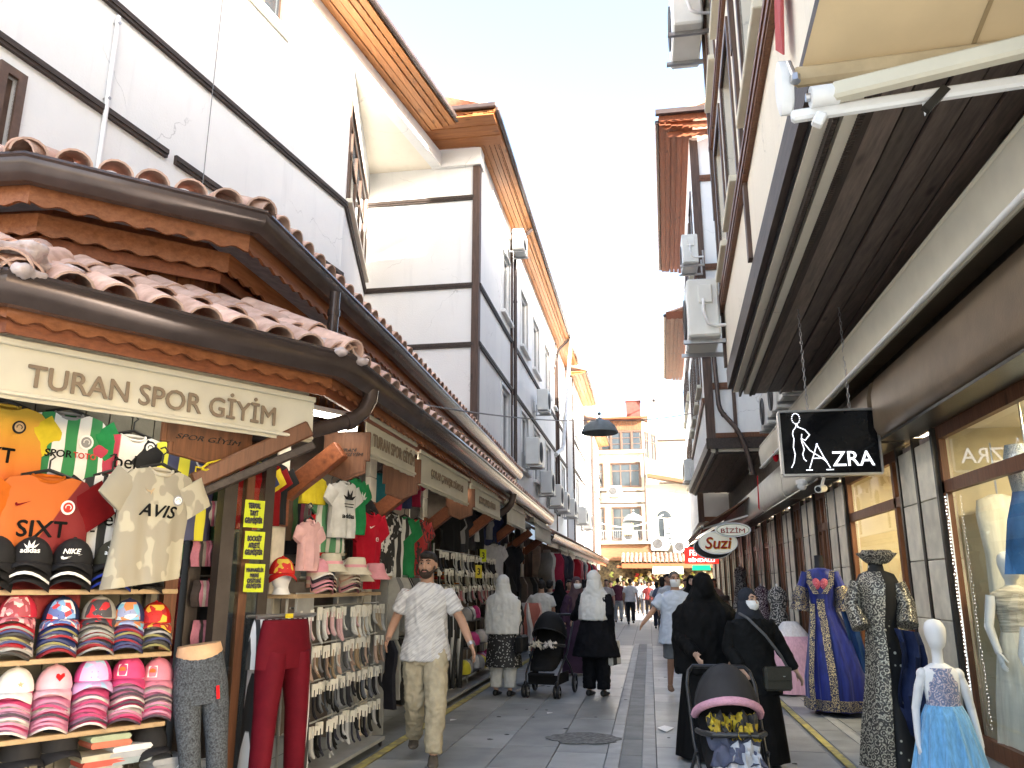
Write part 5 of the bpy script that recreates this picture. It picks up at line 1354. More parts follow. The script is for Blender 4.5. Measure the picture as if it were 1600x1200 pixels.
# figures behind the near window glass
def window_figure(label, loc, dress_m, parts, top_m=None):
    t = thing('window_mannequin', label, 'mannequin', loc)
    H = parts
    man_head((0, 0, 1.62 * H), H, man_white, t)
    mb = MB(); loft(mb, [(.9 * H, .16, .11, 0, 0), (1.05 * H, .12, .1, 0, 0), (1.25 * H, .15, .11, 0, 0), (1.38 * H, .18, .09, 0, 0), (1.42 * H, .1, .06, 0, 0), (1.45 * H, .05, .05, 0, 0)], 20); mb.build('torso', top_m or man_white, t, 60)
    mb = MB(); loft(mb, [(.03, .26, .24, 0, 0, .08), (.5 * H, .22, .2, 0, 0, .07), (.9 * H, .17, .14, 0, 0, .04), (1.05 * H, .13, .11, 0, 0)], 48); mb.build('skirt', dress_m, t, 60)
    for s_ in (-1, 1):
        mb = MB(); pts = [(s_ * .17, 0, 1.36 * H), (s_ * .22, .0, 1.1 * H), (s_ * .2, -.08, .88 * H)]; mb.tube(pts, [.042, .036, .026], 10); hand(mb, pts[-1], (0, -.5, -1), .95, s_); mb.build('arm', man_white, t, 60)
    return t
cream_d = mat('ivory_satin', (.62, .60, .52), .5, var=.2, scale=4, stretch=(6, 6, .5))
window_figure('white mannequin in ivory outfit with striped jacket behind the near window', (2.99, 7.5, .16), cream_d, .95, mat('striped_jacket', (.5, .47, .4), .6, var=.6, scale=16, stretch=(.3, .3, 3)))
window_figure('mannequin in blue gown low at the right edge of the near window', (3.0, 6.95, .16), tulle_b, .78, mat('blue_bodice', (.1, .2, .4), .5))
t = thing('hanging_garments', 'ivory embroidered jacket hanging high behind the near window', 'garment', (3.12, 7.85, 1.3))
mb = MB(); loft(mb, [(0, .17, .09, 0, 0, .08), (.5, .16, .09, 0, 0, .05), (.85, .2, .1, 0, 0), (.98, .18, .07, 0, 0), (1.03, .06, .05, 0, 0)], 32); mb.build('jacket', cream_d, t, 60)
mb = MB(); loft(mb, [(-.4, .15, .08, .03, 0, .1), (.1, .15, .08, .02, 0, .06)], 32); mb.build('scarf', flat((.62, .62, .6)), t, 60)
MB().tube([(0, 0, 1.02), (0, 0, 1.5)], .008, 6).build('hanger_rod', steel_m, t)
t = thing('hanging_garments', 'silver sequin top over a blue skirt hanging behind the near window', 'garment', (2.98, 6.85, 1.62))
mb = MB(); loft(mb, [(.62, .14, .1, 0, 0), (.9, .17, .11, 0, 0), (1.0, .15, .08, 0, 0)], 28); mb.build('sequin_top', lace('sequins', (.25, .32, .38), (.8, .82, .84), 60, metal=.6), t, 60)
mb = MB(); loft(mb, [(0, .26, .2, 0, 0, .08), (.4, .2, .16, 0, 0, .05), (.63, .14, .1, 0, 0)], 40); mb.build('skirt', mat('deep_blue_tulle', (.05, .16, .36), .7, var=.4, scale=6), t, 60)
MB().tube([(0, 0, 1.0), (0, 0, 1.4)], .008, 6).build('hanger_rod', steel_m, t)
window_figure('ice blue gowned mannequin in the middle of the near window', (3.3, 7.25, .16), flat((.42, .5, .56)), .92, flat((.5, .55, .6)))
window_figure('ivory gowned mannequin deep inside the near window', (3.75, 7.6, .16), cream_d, 1.05, cream_d)
window_figure('pale gown mannequin at the back of the near window', (3.5, 7.75, .16), flat((.6, .58, .55)), 1.0, flat((.62, .6, .56)))
window_figure('white gowned mannequin behind the second window', (3.25, 10.2, .16), cream_d, 1.0, cream_d)
# light string at the window edge
t = thing('light_string', 'string of small white lights down the edge of the near window', 'lights', (2.68, 7.85, .3), world=True)
MB().tube([(2.69, 7.82, 2.34), (2.69, 7.86, .35)], .006, 5).build('wire', white_paint, t)
mb = MB()
for i in range(64): mb.ball((2.675 + random.uniform(-.006, .006), 7.83 + random.uniform(-.006, .006), .36 + i * .031), .0055, 6, 4)
o = mb.build('bulbs', emis('string_bulbs', (1, .97, .9), .9), t); o['kind'] = 'stuff'
t = thing('light_string', 'string of small white lights inside the second right shop', 'lights', (2.9, 14.2, .5), world=True)
mb = MB()
for i in range(50): mb.ball((2.8, 13.9, .9 + i * .03), .011, 6, 4)
o = mb.build('bulbs', MATS['string_bulbs'], t); o['kind'] = 'stuff'
# ------------------------------------------------------------------ goods of the left shops
def smat(name, kind, a, b, **k):
    """two-colour cloth: stripes / diag / camo / fade, in the garment's own coordinates"""
    if name in MATS: return MATS[name]
    m, nt, bs = _nodes(name)
    tc = nt.nodes.new('ShaderNodeTexCoord'); sp = nt.nodes.new('ShaderNodeSeparateXYZ'); nt.links.new(tc.outputs['Object'], sp.inputs[0])
    def lin(ax, az, c):
        n1 = N(nt, 'ShaderNodeMath', op='MULTIPLY', ins={1: ax}); n2 = N(nt, 'ShaderNodeMath', op='MULTIPLY_ADD', ins={1: az})
        nt.links.new(sp.outputs[0], n1.inputs[0]); nt.links.new(sp.outputs[2], n2.inputs[0]); nt.links.new(n1.outputs[0], n2.inputs[2])
        n3 = N(nt, 'ShaderNodeMath', op='ADD', ins={1: c}); nt.links.new(n2.outputs[0], n3.inputs[0]); return n3.outputs[0]
    if kind == 'stripes':
        s = N(nt, 'ShaderNodeMath', op='SINE'); nt.links.new(lin(k.get('ax', 60), k.get('az', 0), k.get('c', 0)), s.inputs[0]); f = ramp(nt, s.outputs[0], k.get('lo', -.05), k.get('lo', -.05) + .1)
    elif kind == 'diag': f = ramp(nt, lin(k['ax'], k['az'], k['c']), -.004, .004)
    elif kind == 'fade': f = ramp(nt, lin(0, 1, 0), k['z0'], k['z1'])
    else: f = ramp(nt, noise(nt, coords(nt, (1, 1, .6)), k.get('s', 6), 2), .52, .54)
    c = mix(nt, f, a, b)
    nt.links.new(c, bs.inputs['Base Color']); bs.inputs['Roughness'].default_value = .75
    bump(nt, bs, noise(nt, coords(nt, (1, 1, 1)), 160, 2), .12)
    MATS[name] = m
    return m
RZK = R(37)       # caps are turned to face people coming up the street
RZC = math.atan2(.838, .545)       # garments that face out of the chamfered corner
def pos_ch(x, y, d):
    """place on the chamfered front: d metres in from the gutter line"""
    fr = Fr((-3.36 - .838 * d, 3.55 + .545 * d), (-2.13 - .838 * d, 5.44 + .545 * d)); u, z = fr.uz(x, y); return fr.p(u, 0, z)
hang_m = mat('black_hanger', (.02, .02, .02), .4)
def shirt(label, loc, rz, W, Hh, m, decals=(), sleeve_m=None, tilt=0, group=None, cat='jersey', collar=None, seed=0, sag=0.0):
    """short-sleeved shirt on a hanger; loc = centre of the shoulder line"""
    t = thing('jersey', label, cat, loc, rz, group); t.rotation_euler = (0, tilt, rz)
    rnd = random.Random(seed); hw = W / 2
    ph = rnd.uniform(0, 6)
    def depth(x, z):
        q = max(0, 1 - (x / (hw * 1.02)) ** 2)
        dn = min(1, -z / Hh)
        return .055 * math.sqrt(q) + dn * .014 * math.sin(x * 26 / W * .5 + ph) + dn * .008 * math.sin(x * 55 * .5 / W + z * 9 + ph * 2) + .006 * math.sin(z * 22 + x * 12 + ph)
    mb = MB(); nu, nv = 18, 20; front = []; back = []
    for j in range(nv + 1):
        v = j / nv; z0 = -Hh * v
        w_ = hw * (1.0 if v > .12 else .8 + .2 * (v / .12) ** .6); w_ *= 1 - .06 * math.sin(math.pi * v) + .02 * v
        for i in range(nu + 1):
            s_ = i / nu * 2 - 1; x = w_ * s_
            neck = max(0, 1 - (abs(x) / (.2 * W)) ** 2)
            z = z0 - (1 - v) ** 6 * (.035 * (abs(s_) ** 1.5) + .05 * neck) + sag * v * s_ * .1
            front.append((x, -depth(x, z), z)); back.append((x, .02, z0 - (1 - v) ** 6 * .035 * (abs(s_) ** 1.5) + sag * v * s_ * .1))
    n_ = (nu + 1) * (nv + 1); fs = []
    for j in range(nv):
        for i in range(nu):
            a = j * (nu + 1) + i; fs.append((a, a + 1, a + nu + 2, a + nu + 1)); fs.append((n_ + a, n_ + a + nu + 1, n_ + a + nu + 2, n_ + a + 1))
    for j in range(nv):
        for i in (0, nu): a = j * (nu + 1) + i; fs.append((a, a + nu + 1, n_ + a + nu + 1, n_ + a))
    for i in range(nu): a = nv * (nu + 1) + i; fs.append((a, a + 1, n_ + a + 1, n_ + a))
    mb.add(front + back, fs); mb.build('body', m, t, 60)
    for s_ in (-1, 1):
        sb = MB(); rs = []
        for k in range(6):
            q = k / 5; cx = s_ * (hw * .8 + q * .22 * W); cz = -.085 - q * .23 * Hh
            wd = .13 * Hh * (1.15 - .15 * q); th = .03 * (1 - .2 * q)
            rs.append([Vector((cx + math.cos(6.283 * i / 12) * wd * .78 * s_, -.012 - math.sin(6.283 * i / 12) * th + .006 * math.sin(k + i), cz + math.cos(6.283 * i / 12) * wd * .62)) for i in range(12)])
        sb.rings(rs); sb.build('sleeve', sleeve_m[0 if s_ < 0 else 1] if isinstance(sleeve_m, (list, tuple)) else (sleeve_m or m), t, 60)
    cb = MB(); cb.tube([(.16 * W * math.cos(a_) * 1.05, -.05 * max(0, -math.sin(a_)) * .9 + .012 * math.sin(a_), -.045 * max(0, -math.sin(a_)) * 1.0 - .004) for a_ in [6.283 * i / 20 for i in range(21)]], .011, 6)
    cb.build('collar', collar or m, t, 60)
    hb = MB(); hb.tube([(-.28 * W, .0, -.015), (0, .0, .03), (.28 * W, .0, -.015)], .012, 6); hb.tube([(0, 0, .03), (0, 0, .09), (.025, 0, .115), (.0, 0, .14), (-.025, 0, .125)], .006, 6); hb.build('hanger', hang_m, t)
    for dcl in decals:
        kind, x, z, arg = dcl[0], dcl[1] * W, -dcl[2] * Hh, dcl[3]
        mm = dcl[5] if len(dcl) > 5 else flat((.007, .007, .007)); size = dcl[4] * W
        fn = lambda a_, b_, x=x, z=z: depth(x + a_, z + b_) + .01
        if kind == 'text': text(t, arg, mm, (x, 0, z), (1, 0, 0), (0, 0, 1), fn=fn, width=size, bold=.014 if arg != 'beko' else .004, extr=.001, shear=.25 if arg in ('AVIS',) else 0)
        elif kind == 'badge':
            for (r_, m_, o_) in ((size / 2, arg, 0), (size * .36, mm, .002)):
                b_ = MB(); b_.prism([(x + r_ * math.cos(6.283 * q / 20), -fn(0, 0) - o_ - .004, z + r_ * 1.1 * math.sin(6.283 * q / 20)) for q in range(20)], (0, .006, 0)); b_.build('badge', m_, t)
            b_ = MB(); b_.tube([(x + size * .2 * math.cos(R(200 - 40 * q)), -fn(0, 0) - .009, z + size * .2 * math.sin(R(200 - 40 * q))) for q in range(7)], size * .035, 5); b_.build('badge_mark', arg, t)
        elif kind == 'poly':
            b_ = MB(); b_.prism([(x + px_ * size, -fn(px_ * size, pz_ * size) - .002, z + pz_ * size) for px_, pz_ in arg], (0, .003, 0)); b_.build('emblem', mm, t)
    return t
SWOOSH = [(-.5, .0), (-.46, -.16), (-.36, -.2), (-.2, -.15), (.5, .2), (-.2, -.02), (-.34, -.04), (-.4, .06)]
CATJ = [(-.5, .3), (-.3, .1), (0, .05), (.2, .1), (.35, .3), (.5, .35), (.4, .15), (.3, -.1), (.2, -.4), (.12, -.1), (-.1, -.12), (-.25, 0)]
og = flat((.47, .11, .012)); mar = flat((.17, .008, .01)); wht = flat((.6, .6, .59)); blk = flat((.02, .02, .022)); yel_c = flat((.6, .48, .03)); nav = flat((.04, .05, .12)); gre = flat((.02, .22, .07)); red = flat((.5, .015, .02)); pink = flat((.7, .32, .36)); crm = flat((.48, .44, .35)); gry = flat((.28, .28, .29)); tan_c = flat((.45, .33, .2))
ink_w = mat('white_print', (.78, .78, .77), .6, var=.04); ink_r = mat('red_print', (.5, .03, .02), .6)
# two front jerseys
p = pos_ch(76, 742, .74)
shirt('orange and dark red football jersey reading SIXT hung over the cap shelf', p, RZC, .54, .86, smat('orange_maroon_diag', 'diag', (.47, .11, .012), (.17, .008, .01), ax=1, az=-.577, c=-.2),
      [('text', -.02, .39, 'SIXT', .5), ('poly', -.25, .22, SWOOSH, .16, mar), ('badge', .22, .23, ink_w, .15, ink_r)], (og, mar), .0, seed=1, collar=og)
p = pos_ch(252, 732, .34)
shirt('cream camouflage football jersey reading AVIS with its hem pulled aside', p, RZC - .1, .44, .72, smat('cream_camo', 'camo', (.27, .245, .19), (.38, .35, .265), s=7),
      [('text', .02, .38, 'AVIS', .5), ('poly', -.15, .22, CATJ, .13, tan_c), ('badge', .27, .27, gry, .14, ink_w)], None, R(4), seed=2, collar=crm, sag=.5)
# second layer of jerseys above and behind
def bj(x, y, d, lab, m, dec=(), W=.5, H=.7, sm=None, seed=0, tilt=0, col=None): return shirt(lab, pos_ch(x, y, d), RZC, W, H, m, dec, sm, tilt, seed=seed, collar=col)
bj(8, 632, .84, 'orange to yellow jersey with a round crest at the left edge', smat('orange_yellow_fade', 'fade', (.55, .12, .015), (.58, .36, .03), z0=-.45, z1=-.05), [('badge', .16, .2, blk, .15, tan_c), ('text', -.1, .46, 'SIXT', .5)], sm=yel_c, seed=3)
bj(108, 645, .86, 'green and white striped jersey with SPOR TOTO print', smat('green_white_stripes', 'stripes', (.7, .7, .69), (.02, .2, .06), ax=42, c=.8), [('badge', .22, .27, ink_w, .18, gry), ('text', -.1, .4, 'SPOR', .3), ('text', .22, .4, 'TOTO', .3, ink_r)], sm=gre, seed=4, col=gry)
bj(208, 680, .87, 'white jersey with red and black side reading beko behind the wooden board', smat('white_red_panels', 'diag', (.4, .03, .07), (.7, .68, .66), ax=1, az=0, c=.1), [('text', .0, .28, 'beko', .5), ('badge', .2, .12, blk, .17, ink_w)], seed=5)
bj(290, 690, .84, 'yellow and navy striped jersey under the right end of the large sign', smat('yellow_navy_stripes', 'stripes', (.05, .055, .12), (.72, .68, .05), ax=40, c=2.3), [('badge', .2, .2, ink_w, .16, nav)], sm=blk, seed=6)
bj(175, 742, .8, 'black and white striped jersey reading beko between the two front jerseys', smat('black_white_stripes', 'stripes', (.02, .02, .02), (.72, .72, .72), ax=62, c=1.2), [('text', .05, .42, 'beko', .62), ('poly', .03, .53, [(-.5, -.05), (.5, .0), (.5, .05), (-.5, 0)], .6, black_m)], sm=blk, W=.4, seed=7)
# yellow plastic hanger
q = pos_ch(335, 728, .45); t = thing('clothes_hanger', 'bright yellow plastic hanger under the big bracket', 'hanger', q, RZC)
MB().tube([(-.09, 0, -.03), (-.05, 0, .015), (.06, 0, .05), (.1, 0, .04), (.09, 0, .02), (-.06, 0, -.035), (-.09, 0, -.03)], .008, 6).build('arm', yel_c, t, 50)
MB().tube([(-.08, 0, -.025), (-.13, 0, -.02), (-.13, 0, -.055)], .006, 6).build('hook', yel_c, t, 50)

# ------------------------------------------------------------------ shelves and caps
d = .5
SFp = Fr((-3.36 - .838 * d, 3.55 + .545 * d), (-2.13 - .838 * d, 5.44 + .545 * d))
sh_w = wood('pale_shelf_wood', (.40, .29, .17), (.29, .2, .11), 1, .5, knots=False)
unit = thing('display_shelf', 'wooden display shelves of caps below the jerseys', 'shelf', SFp.p(0, 0, 0), world=True)
ue = SFp.uz(279, 920)[0]
SHELF_Z = [SFp.uz(140, 921)[1], SFp.uz(140, 1025)[1], SFp.uz(140, 1141)[1], .3]
for z in SHELF_Z:
    mb = MB(); SFp.box(mb, -1.25, ue, -.36, 0, z - .03, z); mb.build('shelf_board', sh_w, unit, bev=.004)
for u in (ue - .05, -.3):
    mb = MB(); SFp.box(mb, u, u + .035, -.4, -.36, .0, 1.7); mb.build('upright', dark_frame, unit)
# back boards of the cap display
for i in range(18):
    u = -1.25 + i * .142
    if u + .13 > ue + .05: break
    mb = MB(); SFp.box(mb, u, u + .135, -.43, -.41, .0, 1.75); mb.build('back_board', MATS['drab_panel'], unit)
# cap meshes
CA, CB, CC = .088, .1, .118
def cap_meshes():
    mb = MB(); rs = []
    for i in range(8):
        f = i / 7 * 1.52; rs.append([Vector((CA * math.cos(f) * math.cos(6.283 * k / 18), CB * math.cos(f) * math.sin(6.283 * k / 18), CC * math.sin(f))) for k in range(18)])
    mb.rings(rs, False, True); mb.ball((0, 0, CC), (.009, .009, .006), 6, 4); dome = mb.mesh('crown', [wht], 60)
    mb = MB(); rs = []
    for i in range(11):
        a_ = R(-72 + 14.4 * i); x = CA * 1.0 * math.sin(a_); y0 = -CB * math.cos(a_) * .96; ln = .078 * math.cos(a_) ** .6
        z0 = .006 - .02 * (1 - math.cos(a_)) ; z1 = .0 - .055 * (math.sin(a_) ** 2) - .004
        xo = x * 1.1
        rs.append([Vector((x, y0, z0)), Vector((xo, y0 - ln * .5, (z0 + z1) / 2 + .006)), Vector((xo, y0 - ln, z1)), Vector((xo, y0 - ln, z1 - .006)), Vector((xo, y0 - ln * .5, (z0 + z1) / 2)), Vector((x, y0, z0 - .006))])
    mb.rings(rs); brim = mb.mesh('brim', [wht], 60)
    mb = MB(); rs = []
    for i in range(9):
        a_ = R(-66 + 16.5 * i); x = CA * 1.12 * math.sin(a_); y0 = -CB * math.cos(a_) * .96 - .078 * math.cos(a_) ** .6; z1 = -.055 * (math.sin(a_) ** 2) - .004
        rs.append([Vector((x, y0 - .003, z1 + .003)), Vector((x, y0 - .003, z1 - .009)), Vector((x, y0 + .004, z1 - .009)), Vector((x, y0 + .004, z1 + .003))])
    mb.rings(rs); edge = mb.mesh('brim_edge', [wht], 60)
    mb = MB(); rs = []
    for i in range(7):
        a_ = R(-48 + 16 * i)
        rs.append([Vector((CA * 1.012 * math.cos(f) * math.sin(a_), -CB * 1.012 * math.cos(f) * math.cos(a_), CC * 1.012 * math.sin(f))) for f in (.06, .3, .55, .8, 1.0)])
    mb.rings(rs, False, False, False); panel = mb.mesh('front_panel', [wht], 60)
    return dome, brim, edge, panel
CAPM = cap_meshes()
def setm(o, m):
    o.material_slots[0].link = 'OBJECT'; o.material_slots[0].material = m
def cap(label, loc, rz, cols, group=None, sc=1.0, panel=None, txt=None, edge=None, name='cap', cat='cap', tm=None, tilt=0):
    t = thing(name, label, cat, loc, rz, group); t.scale = (sc,) * 3; t.rotation_euler = (tilt, 0, rz)
    setm(link('crown', CAPM[0], t), cols[0]); setm(link('brim', CAPM[1], t), cols[1])
    if edge: setm(link('brim_edge', CAPM[2], t), edge)
    if panel: setm(link('front_panel', CAPM[3], t), panel)
    if txt:
        def fn(a_, b_, z0=.055): return CB * math.sqrt(max(.02, 1 - (a_ / CA) ** 2 - ((z0 + b_) / CC) ** 2)) + .003
        text(t, txt, tm or ink_w, (0, 0, .055), (1, 0, 0), (0, 0, 1), fn=fn, width=.075 if len(txt) > 4 else .07, bold=.02, extr=.001, shear=.2 if txt == 'NIKE' else 0)
        b_ = MB()
        if txt == 'NIKE': poly = [(q[0] * .085, q[1] * .06 + .03) for q in SWOOSH]
        else: poly = [(-.03, .085), (-.012, .072), (-.012, .1), (0, .078), (.012, .1), (.012, .072), (.03, .085), (.018, .066), (-.018, .066)]
        b_.prism([(x, -CB * math.sqrt(max(.02, 1 - (x / CA) ** 2 - (z / CC) ** 2)) - .004, z) for x, z in poly], (0, .003, 0)); b_.build('emblem', tm or ink_w, t)
    return t
def prt(name, cols, s=18):
    if name in MATS: return MATS[name]
    m, nt, b = _nodes(name); vo = N(nt, 'ShaderNodeTexVoronoi', ins={'Scale': s}); nt.links.new(coords(nt, (1, 1, 1)), vo.inputs['Vector'])
    cr = nt.nodes.new('ShaderNodeValToRGB'); cr.color_ramp.interpolation = 'CONSTANT'
    while len(cr.color_ramp.elements) < len(cols): cr.color_ramp.elements.new(.5)
    for i, e in enumerate(cr.color_ramp.elements): e.position = i / len(cols); e.color = c4(cols[i])
    sp = nt.nodes.new('ShaderNodeSeparateColor'); nt.links.new(vo.outputs[1], sp.inputs[0]); nt.links.new(sp.outputs[0], cr.inputs[0])
    nt.links.new(cr.outputs[0], b.inputs['Base Color']); b.inputs['Roughness'].default_value = .7
    MATS[name] = m
    return m
def at_shelf(x, i, back=.11): 
    u, _ = SFp.uz(x, [921, 1025, 1141][i]); return SFp.p(u, -back, SHELF_Z[i])
palR = [[(.55, .03, .05), (.12, .1, .1), (.65, .6, .6)], [(.03, .05, .2), (.6, .6, .62), (.5, .03, .04)], [(.08, .08, .1), (.5, .5, .48), (.35, .04, .04)], [(.03, .1, .3), (.2, .1, .25), (.45, .45, .5)], [(.45, .02, .02), (.08, .08, .1), (.3, .3, .32)]]
tops = [('red cap with pink print', flat((.5, .03, .06)), prt('print_pink_red', [(.6, .2, .25), (.3, .05, .07), (.7, .5, .5)], 40)), ('navy cap with blue and white print', flat((.02, .03, .09)), prt('print_blue', [(.2, .4, .7), (.7, .72, .75), (.6, .05, .06), (.1, .15, .4)], 36)), ('grey cap with a plain black and red front', flat((.4, .4, .37)), prt('print_greyred', [(.05, .05, .06), (.05, .05, .06), (.5, .02, .03)], 22)), ('light blue cap with an orange and blue print', flat((.03, .04, .12)), prt('print_sky', [(.2, .5, .72), (.65, .25, .1), (.3, .35, .6), (.5, .65, .75)], 26)), ('red cap with a yellow print', flat((.42, .015, .015)), prt('print_flame', [(.5, .02, .02), (.75, .45, .05), (.35, .01, .02)], 30))]
ordn = ['first', 'second', 'third', 'fourth', 'fifth']
for k, x in enumerate((28, 98, 158, 205, 248)):
    base = at_shelf(x, 1); n_ = [9, 8, 8, 7, 6][k]
    for j in range(n_):
        z = base.z + .058 + j * .0195
        rr = random.Random(k * 20 + j)
        if j == n_ - 1:
            cap('%s topping the %s middle-shelf stack' % (tops[k][0], ordn[k]), (base.x, base.y, z + .016), RZK + rr.uniform(-.12, .12), (tops[k][1], tops[k][2]), 'children caps on the middle shelf', 1.14, tops[k][2])
        else:
            c1 = flat(rr.choice(palR[k])); c2 = flat(rr.choice(palR[k])); cap('cap %s below the top of the %s middle-shelf stack' % (nth(n_ - 2 - j), ordn[k]), (base.x, base.y, z), RZK + rr.uniform(-.1, .1), (c1, c2), 'stacked caps on the middle shelf', 1.12, edge=flat(rr.choice([(.3, .3, .3), (.25, .03, .04), (.06, .07, .16), (.25, .23, .1), (.06, .06, .06)])))
pal3 = [(.55, .2, .35), (.48, .06, .17), (.55, .5, .52), (.45, .26, .44), (.56, .34, .44)]
tops3 = [('white cap with silver star ornament', flat((.74, .74, .74)), None), ('pale pink cap with a red heart', flat((.72, .42, .5)), None), ('lilac cap with plain pale print', flat((.6, .08, .28)), prt('print_lilac', [(.6, .38, .68), (.62, .42, .7), (.35, .55, .75)], 16)), ('magenta cap with a white front patch', flat((.6, .07, .2)), None), ('rose cap with a white front patch beside the shelf end', flat((.64, .22, .3)), None)]
for k, x in enumerate((24, 86, 147, 203, 250)):
    base = at_shelf(x, 2); n_ = [8, 8, 9, 9, 8][k]
    for j in range(n_):
        z = base.z + .058 + j * .024; rr = random.Random(k * 31 + j + 7)
        if j == n_ - 1:
            t = cap('%s topping the %s lower-shelf stack' % (tops3[k][0], ordn[k]), (base.x, base.y, z + .016), RZK + rr.uniform(-.1, .1), (tops3[k][1], tops3[k][2] or tops3[k][1]), 'pink caps on the lower shelf', 1.2 if k == 2 else 1.12, tops3[k][2])
            fn = lambda a_, z_: -CB * math.sqrt(max(.02, 1 - (a_ / CA) ** 2 - (z_ / CC) ** 2)) - .004
            if k in (3, 4): MB().prism([(x_, fn(x_, z_), z_) for x_, z_ in ((-.055, .02), (-.005, .02), (-.005, .08), (-.05, .075))], (0, .003, 0)).build('patch', ink_w, t); MB().prism([(x_, fn(x_, z_) - .002, z_) for x_, z_ in ((-.045, .045), (-.015, .045), (-.013, .06), (-.03, .068), (-.045, .06))], (0, .003, 0)).build('patch_print', flat((.6, .18, .05)), t)
            if k == 1: MB().prism([(.03 + x_ * .02, fn(.03 + x_ * .02, .06 + z_ * .02), .06 + z_ * .02) for x_, z_ in ((0, -1), (1, .1), (.9, .8), (.45, .9), (0, .5), (-.45, .9), (-.9, .8), (-1, .1))], (0, .003, 0)).build('heart', red, t)
            if k == 0:
                MB().prism([(.035 + (.017 if i % 2 == 0 else .007) * math.cos(6.283 * i / 10 + 1.57), fn(.035, .04), .04 + (.017 if i % 2 == 0 else .007) * math.sin(6.283 * i / 10 + 1.57)) for i in range(10)], (0, .003, 0)).build('star', tan_c, t)
        else:
            cap('pinkish cap %s below the top of the %s lower-shelf stack' % (nth(n_ - 2 - j), ordn[k]), (base.x, base.y, z), RZK + rr.uniform(-.1, .1), (flat(rr.choice(pal3)), flat(rr.choice(pal3))), 'stacked pink caps on the lower shelf', 1.1, edge=flat(rr.choice([(.55, .52, .52), (.5, .22, .34), (.42, .06, .16), (.08, .06, .08)])))
# black caps on the top shelf
for k, (x, tx, lab) in enumerate(((-8, None, 'plain black cap at the left end of the top shelf'), (52, 'adidas', 'black cap with white adidas print on the top shelf'), (118, 'NIKE', 'black cap with white NIKE print on the top shelf'), (183, 'adidas', 'olive cap with adidas print and white bars on the top shelf'), (243, None, 'dark cap lying under the hem of the cream jersey'))):
    base = at_shelf(x, 0)
    for j in range(3 if k < 4 else 2):
        topc = j == (2 if k < 4 else 1)
        m1 = blk if k != 3 else flat((.055, .055, .04))
        cap(lab if topc else 'black cap %s under the top of the %s top-shelf stack' % (nth((1 if k < 4 else 0) - j), ordn[k]), (base.x, base.y, base.z + .06 + j * .045 - (.04 if k == 4 else 0)), RZK - .05, (m1 if topc else blk, blk), 'dark caps on the top shelf', 1.32 if k < 4 else 1.0, txt=tx if topc else None, edge=ink_w if (j == 1 and k in (1, 2)) else (flat((.03, .05, .3)) if k == 3 and j < 2 else None))
    if k == 3:
        pass
# bottom shelf: caps, folded things
for k, (x, y, m1, lab) in enumerate(((30, 1178, blk, 'black cap at the left of the bottom shelf'), (88, 1165, blk, 'large black cap on the bottom shelf'), (232, 1160, blk, 'black cap near the right end of the bottom shelf'))):
    q = pos_ch(x, y, .62); cap(lab, (q.x, q.y, q.z - .02), RZC, (m1, m1), 'caps on the bottom shelf', 1.25)
def folded(label, loc, rz, w_, d_, cols, h=.03, group=None, mats_=None):
    t = thing('folded_clothes', label, 'clothes', loc, rz, group)
    for i, c_ in enumerate(cols):
        rs = []; z0 = i * h
        mb = MB(); jx = random.uniform(-.01, .01)
        pr = [(-w_ / 2 + .008, z0), (w_ / 2 - .01, z0), (w_ / 2, z0 + h * .45), (w_ / 2 - .012, z0 + h * .93), (0, z0 + h), (-w_ / 2 + .01, z0 + h * .93), (-w_ / 2, z0 + h * .5)]
        mb.prism([(x + jx, -d_ / 2 + random.uniform(-.004, .004), z) for x, z in pr], (0, d_, 0)); mb.build('folded_garment', flat(c_), t, 50)
    return t
random.seed(5)
for k, (x, y, cols) in enumerate(((150, 1190, [(.3, .3, .3), (.5, .1, .08), (.4, .38, .3)]), (165, 1150, [(.5, .15, .1), (.3, .35, .25)]), (195, 1175, [(.25, .3, .33), (.3, .32, .36), (.6, .6, .62)]), (255, 1195, [(.2, .22, .26), (.25, .27, .3), (.28, .3, .34)]), (292, 1192, [(.62, .66, .72), (.7, .72, .76)]))):
    q = pos_ch(x, y, .6); folded(['grey and red folded clothes on the bottom shelf', 'coral folded clothes at the back of the bottom shelf', 'slate folded clothes on the bottom shelf', 'dark blue folded clothes at the right of the bottom shelf', 'pale blue folded clothes at the right end of the bottom shelf'][k], (q.x, q.y, q.z - .05), RZC, .24, .2, cols, .035)

# ------------------------------------------------------------------ trousers, notices, racks at the corner
def trousers(parent, name, H, w0, mats_, spread=.05, flare=1.0, th=.09, k=4):
    """pair of empty trousers hanging, waist at z=0"""
    mb = MB()
    loft(mb, [(-.3 * H, w0 * .56, th * 1.05, 0, 0, .02), (-.2 * H, w0 * .56, th * 1.1, 0, 0, .02), (-.05 * H, w0 * .5, th, 0, 0), (0, w0 * .47, th * .9, 0, 0)], 28)
    for s_ in (-1, 1):
        mb.tube([(s_ * w0 * .25, 0, -.2 * H), (s_ * w0 * .28, 0, -.32 * H), (s_ * (w0 * .3 + spread * .4), -.01, -.55 * H), (s_ * (w0 * .3 + spread), 0, -H)], [(w0 * .27, th), (w0 * .28, th), (w0 * .22 * flare, th * .8), (w0 * .19 * flare, th * .65)], 18)
    return mb.build(name, mats_, parent, 60)
p = pos_ch(447, 968, .3)
t = thing('hung_trousers', 'dark red trousers hanging from a rack beside the sock display', 'trousers', p, RZC + .15)
trousers(t, 'trousers', 1.05, .4, flat((.1, .005, .011), bmp=.2), .03)
MB().tube([(-.25, 0, .02), (.25, 0, .02)], .012, 8).build('rail', steel_m, t)
MB().box((0, -.03, .025), (.06, .012, .03)).build('clip', yel_c, t)
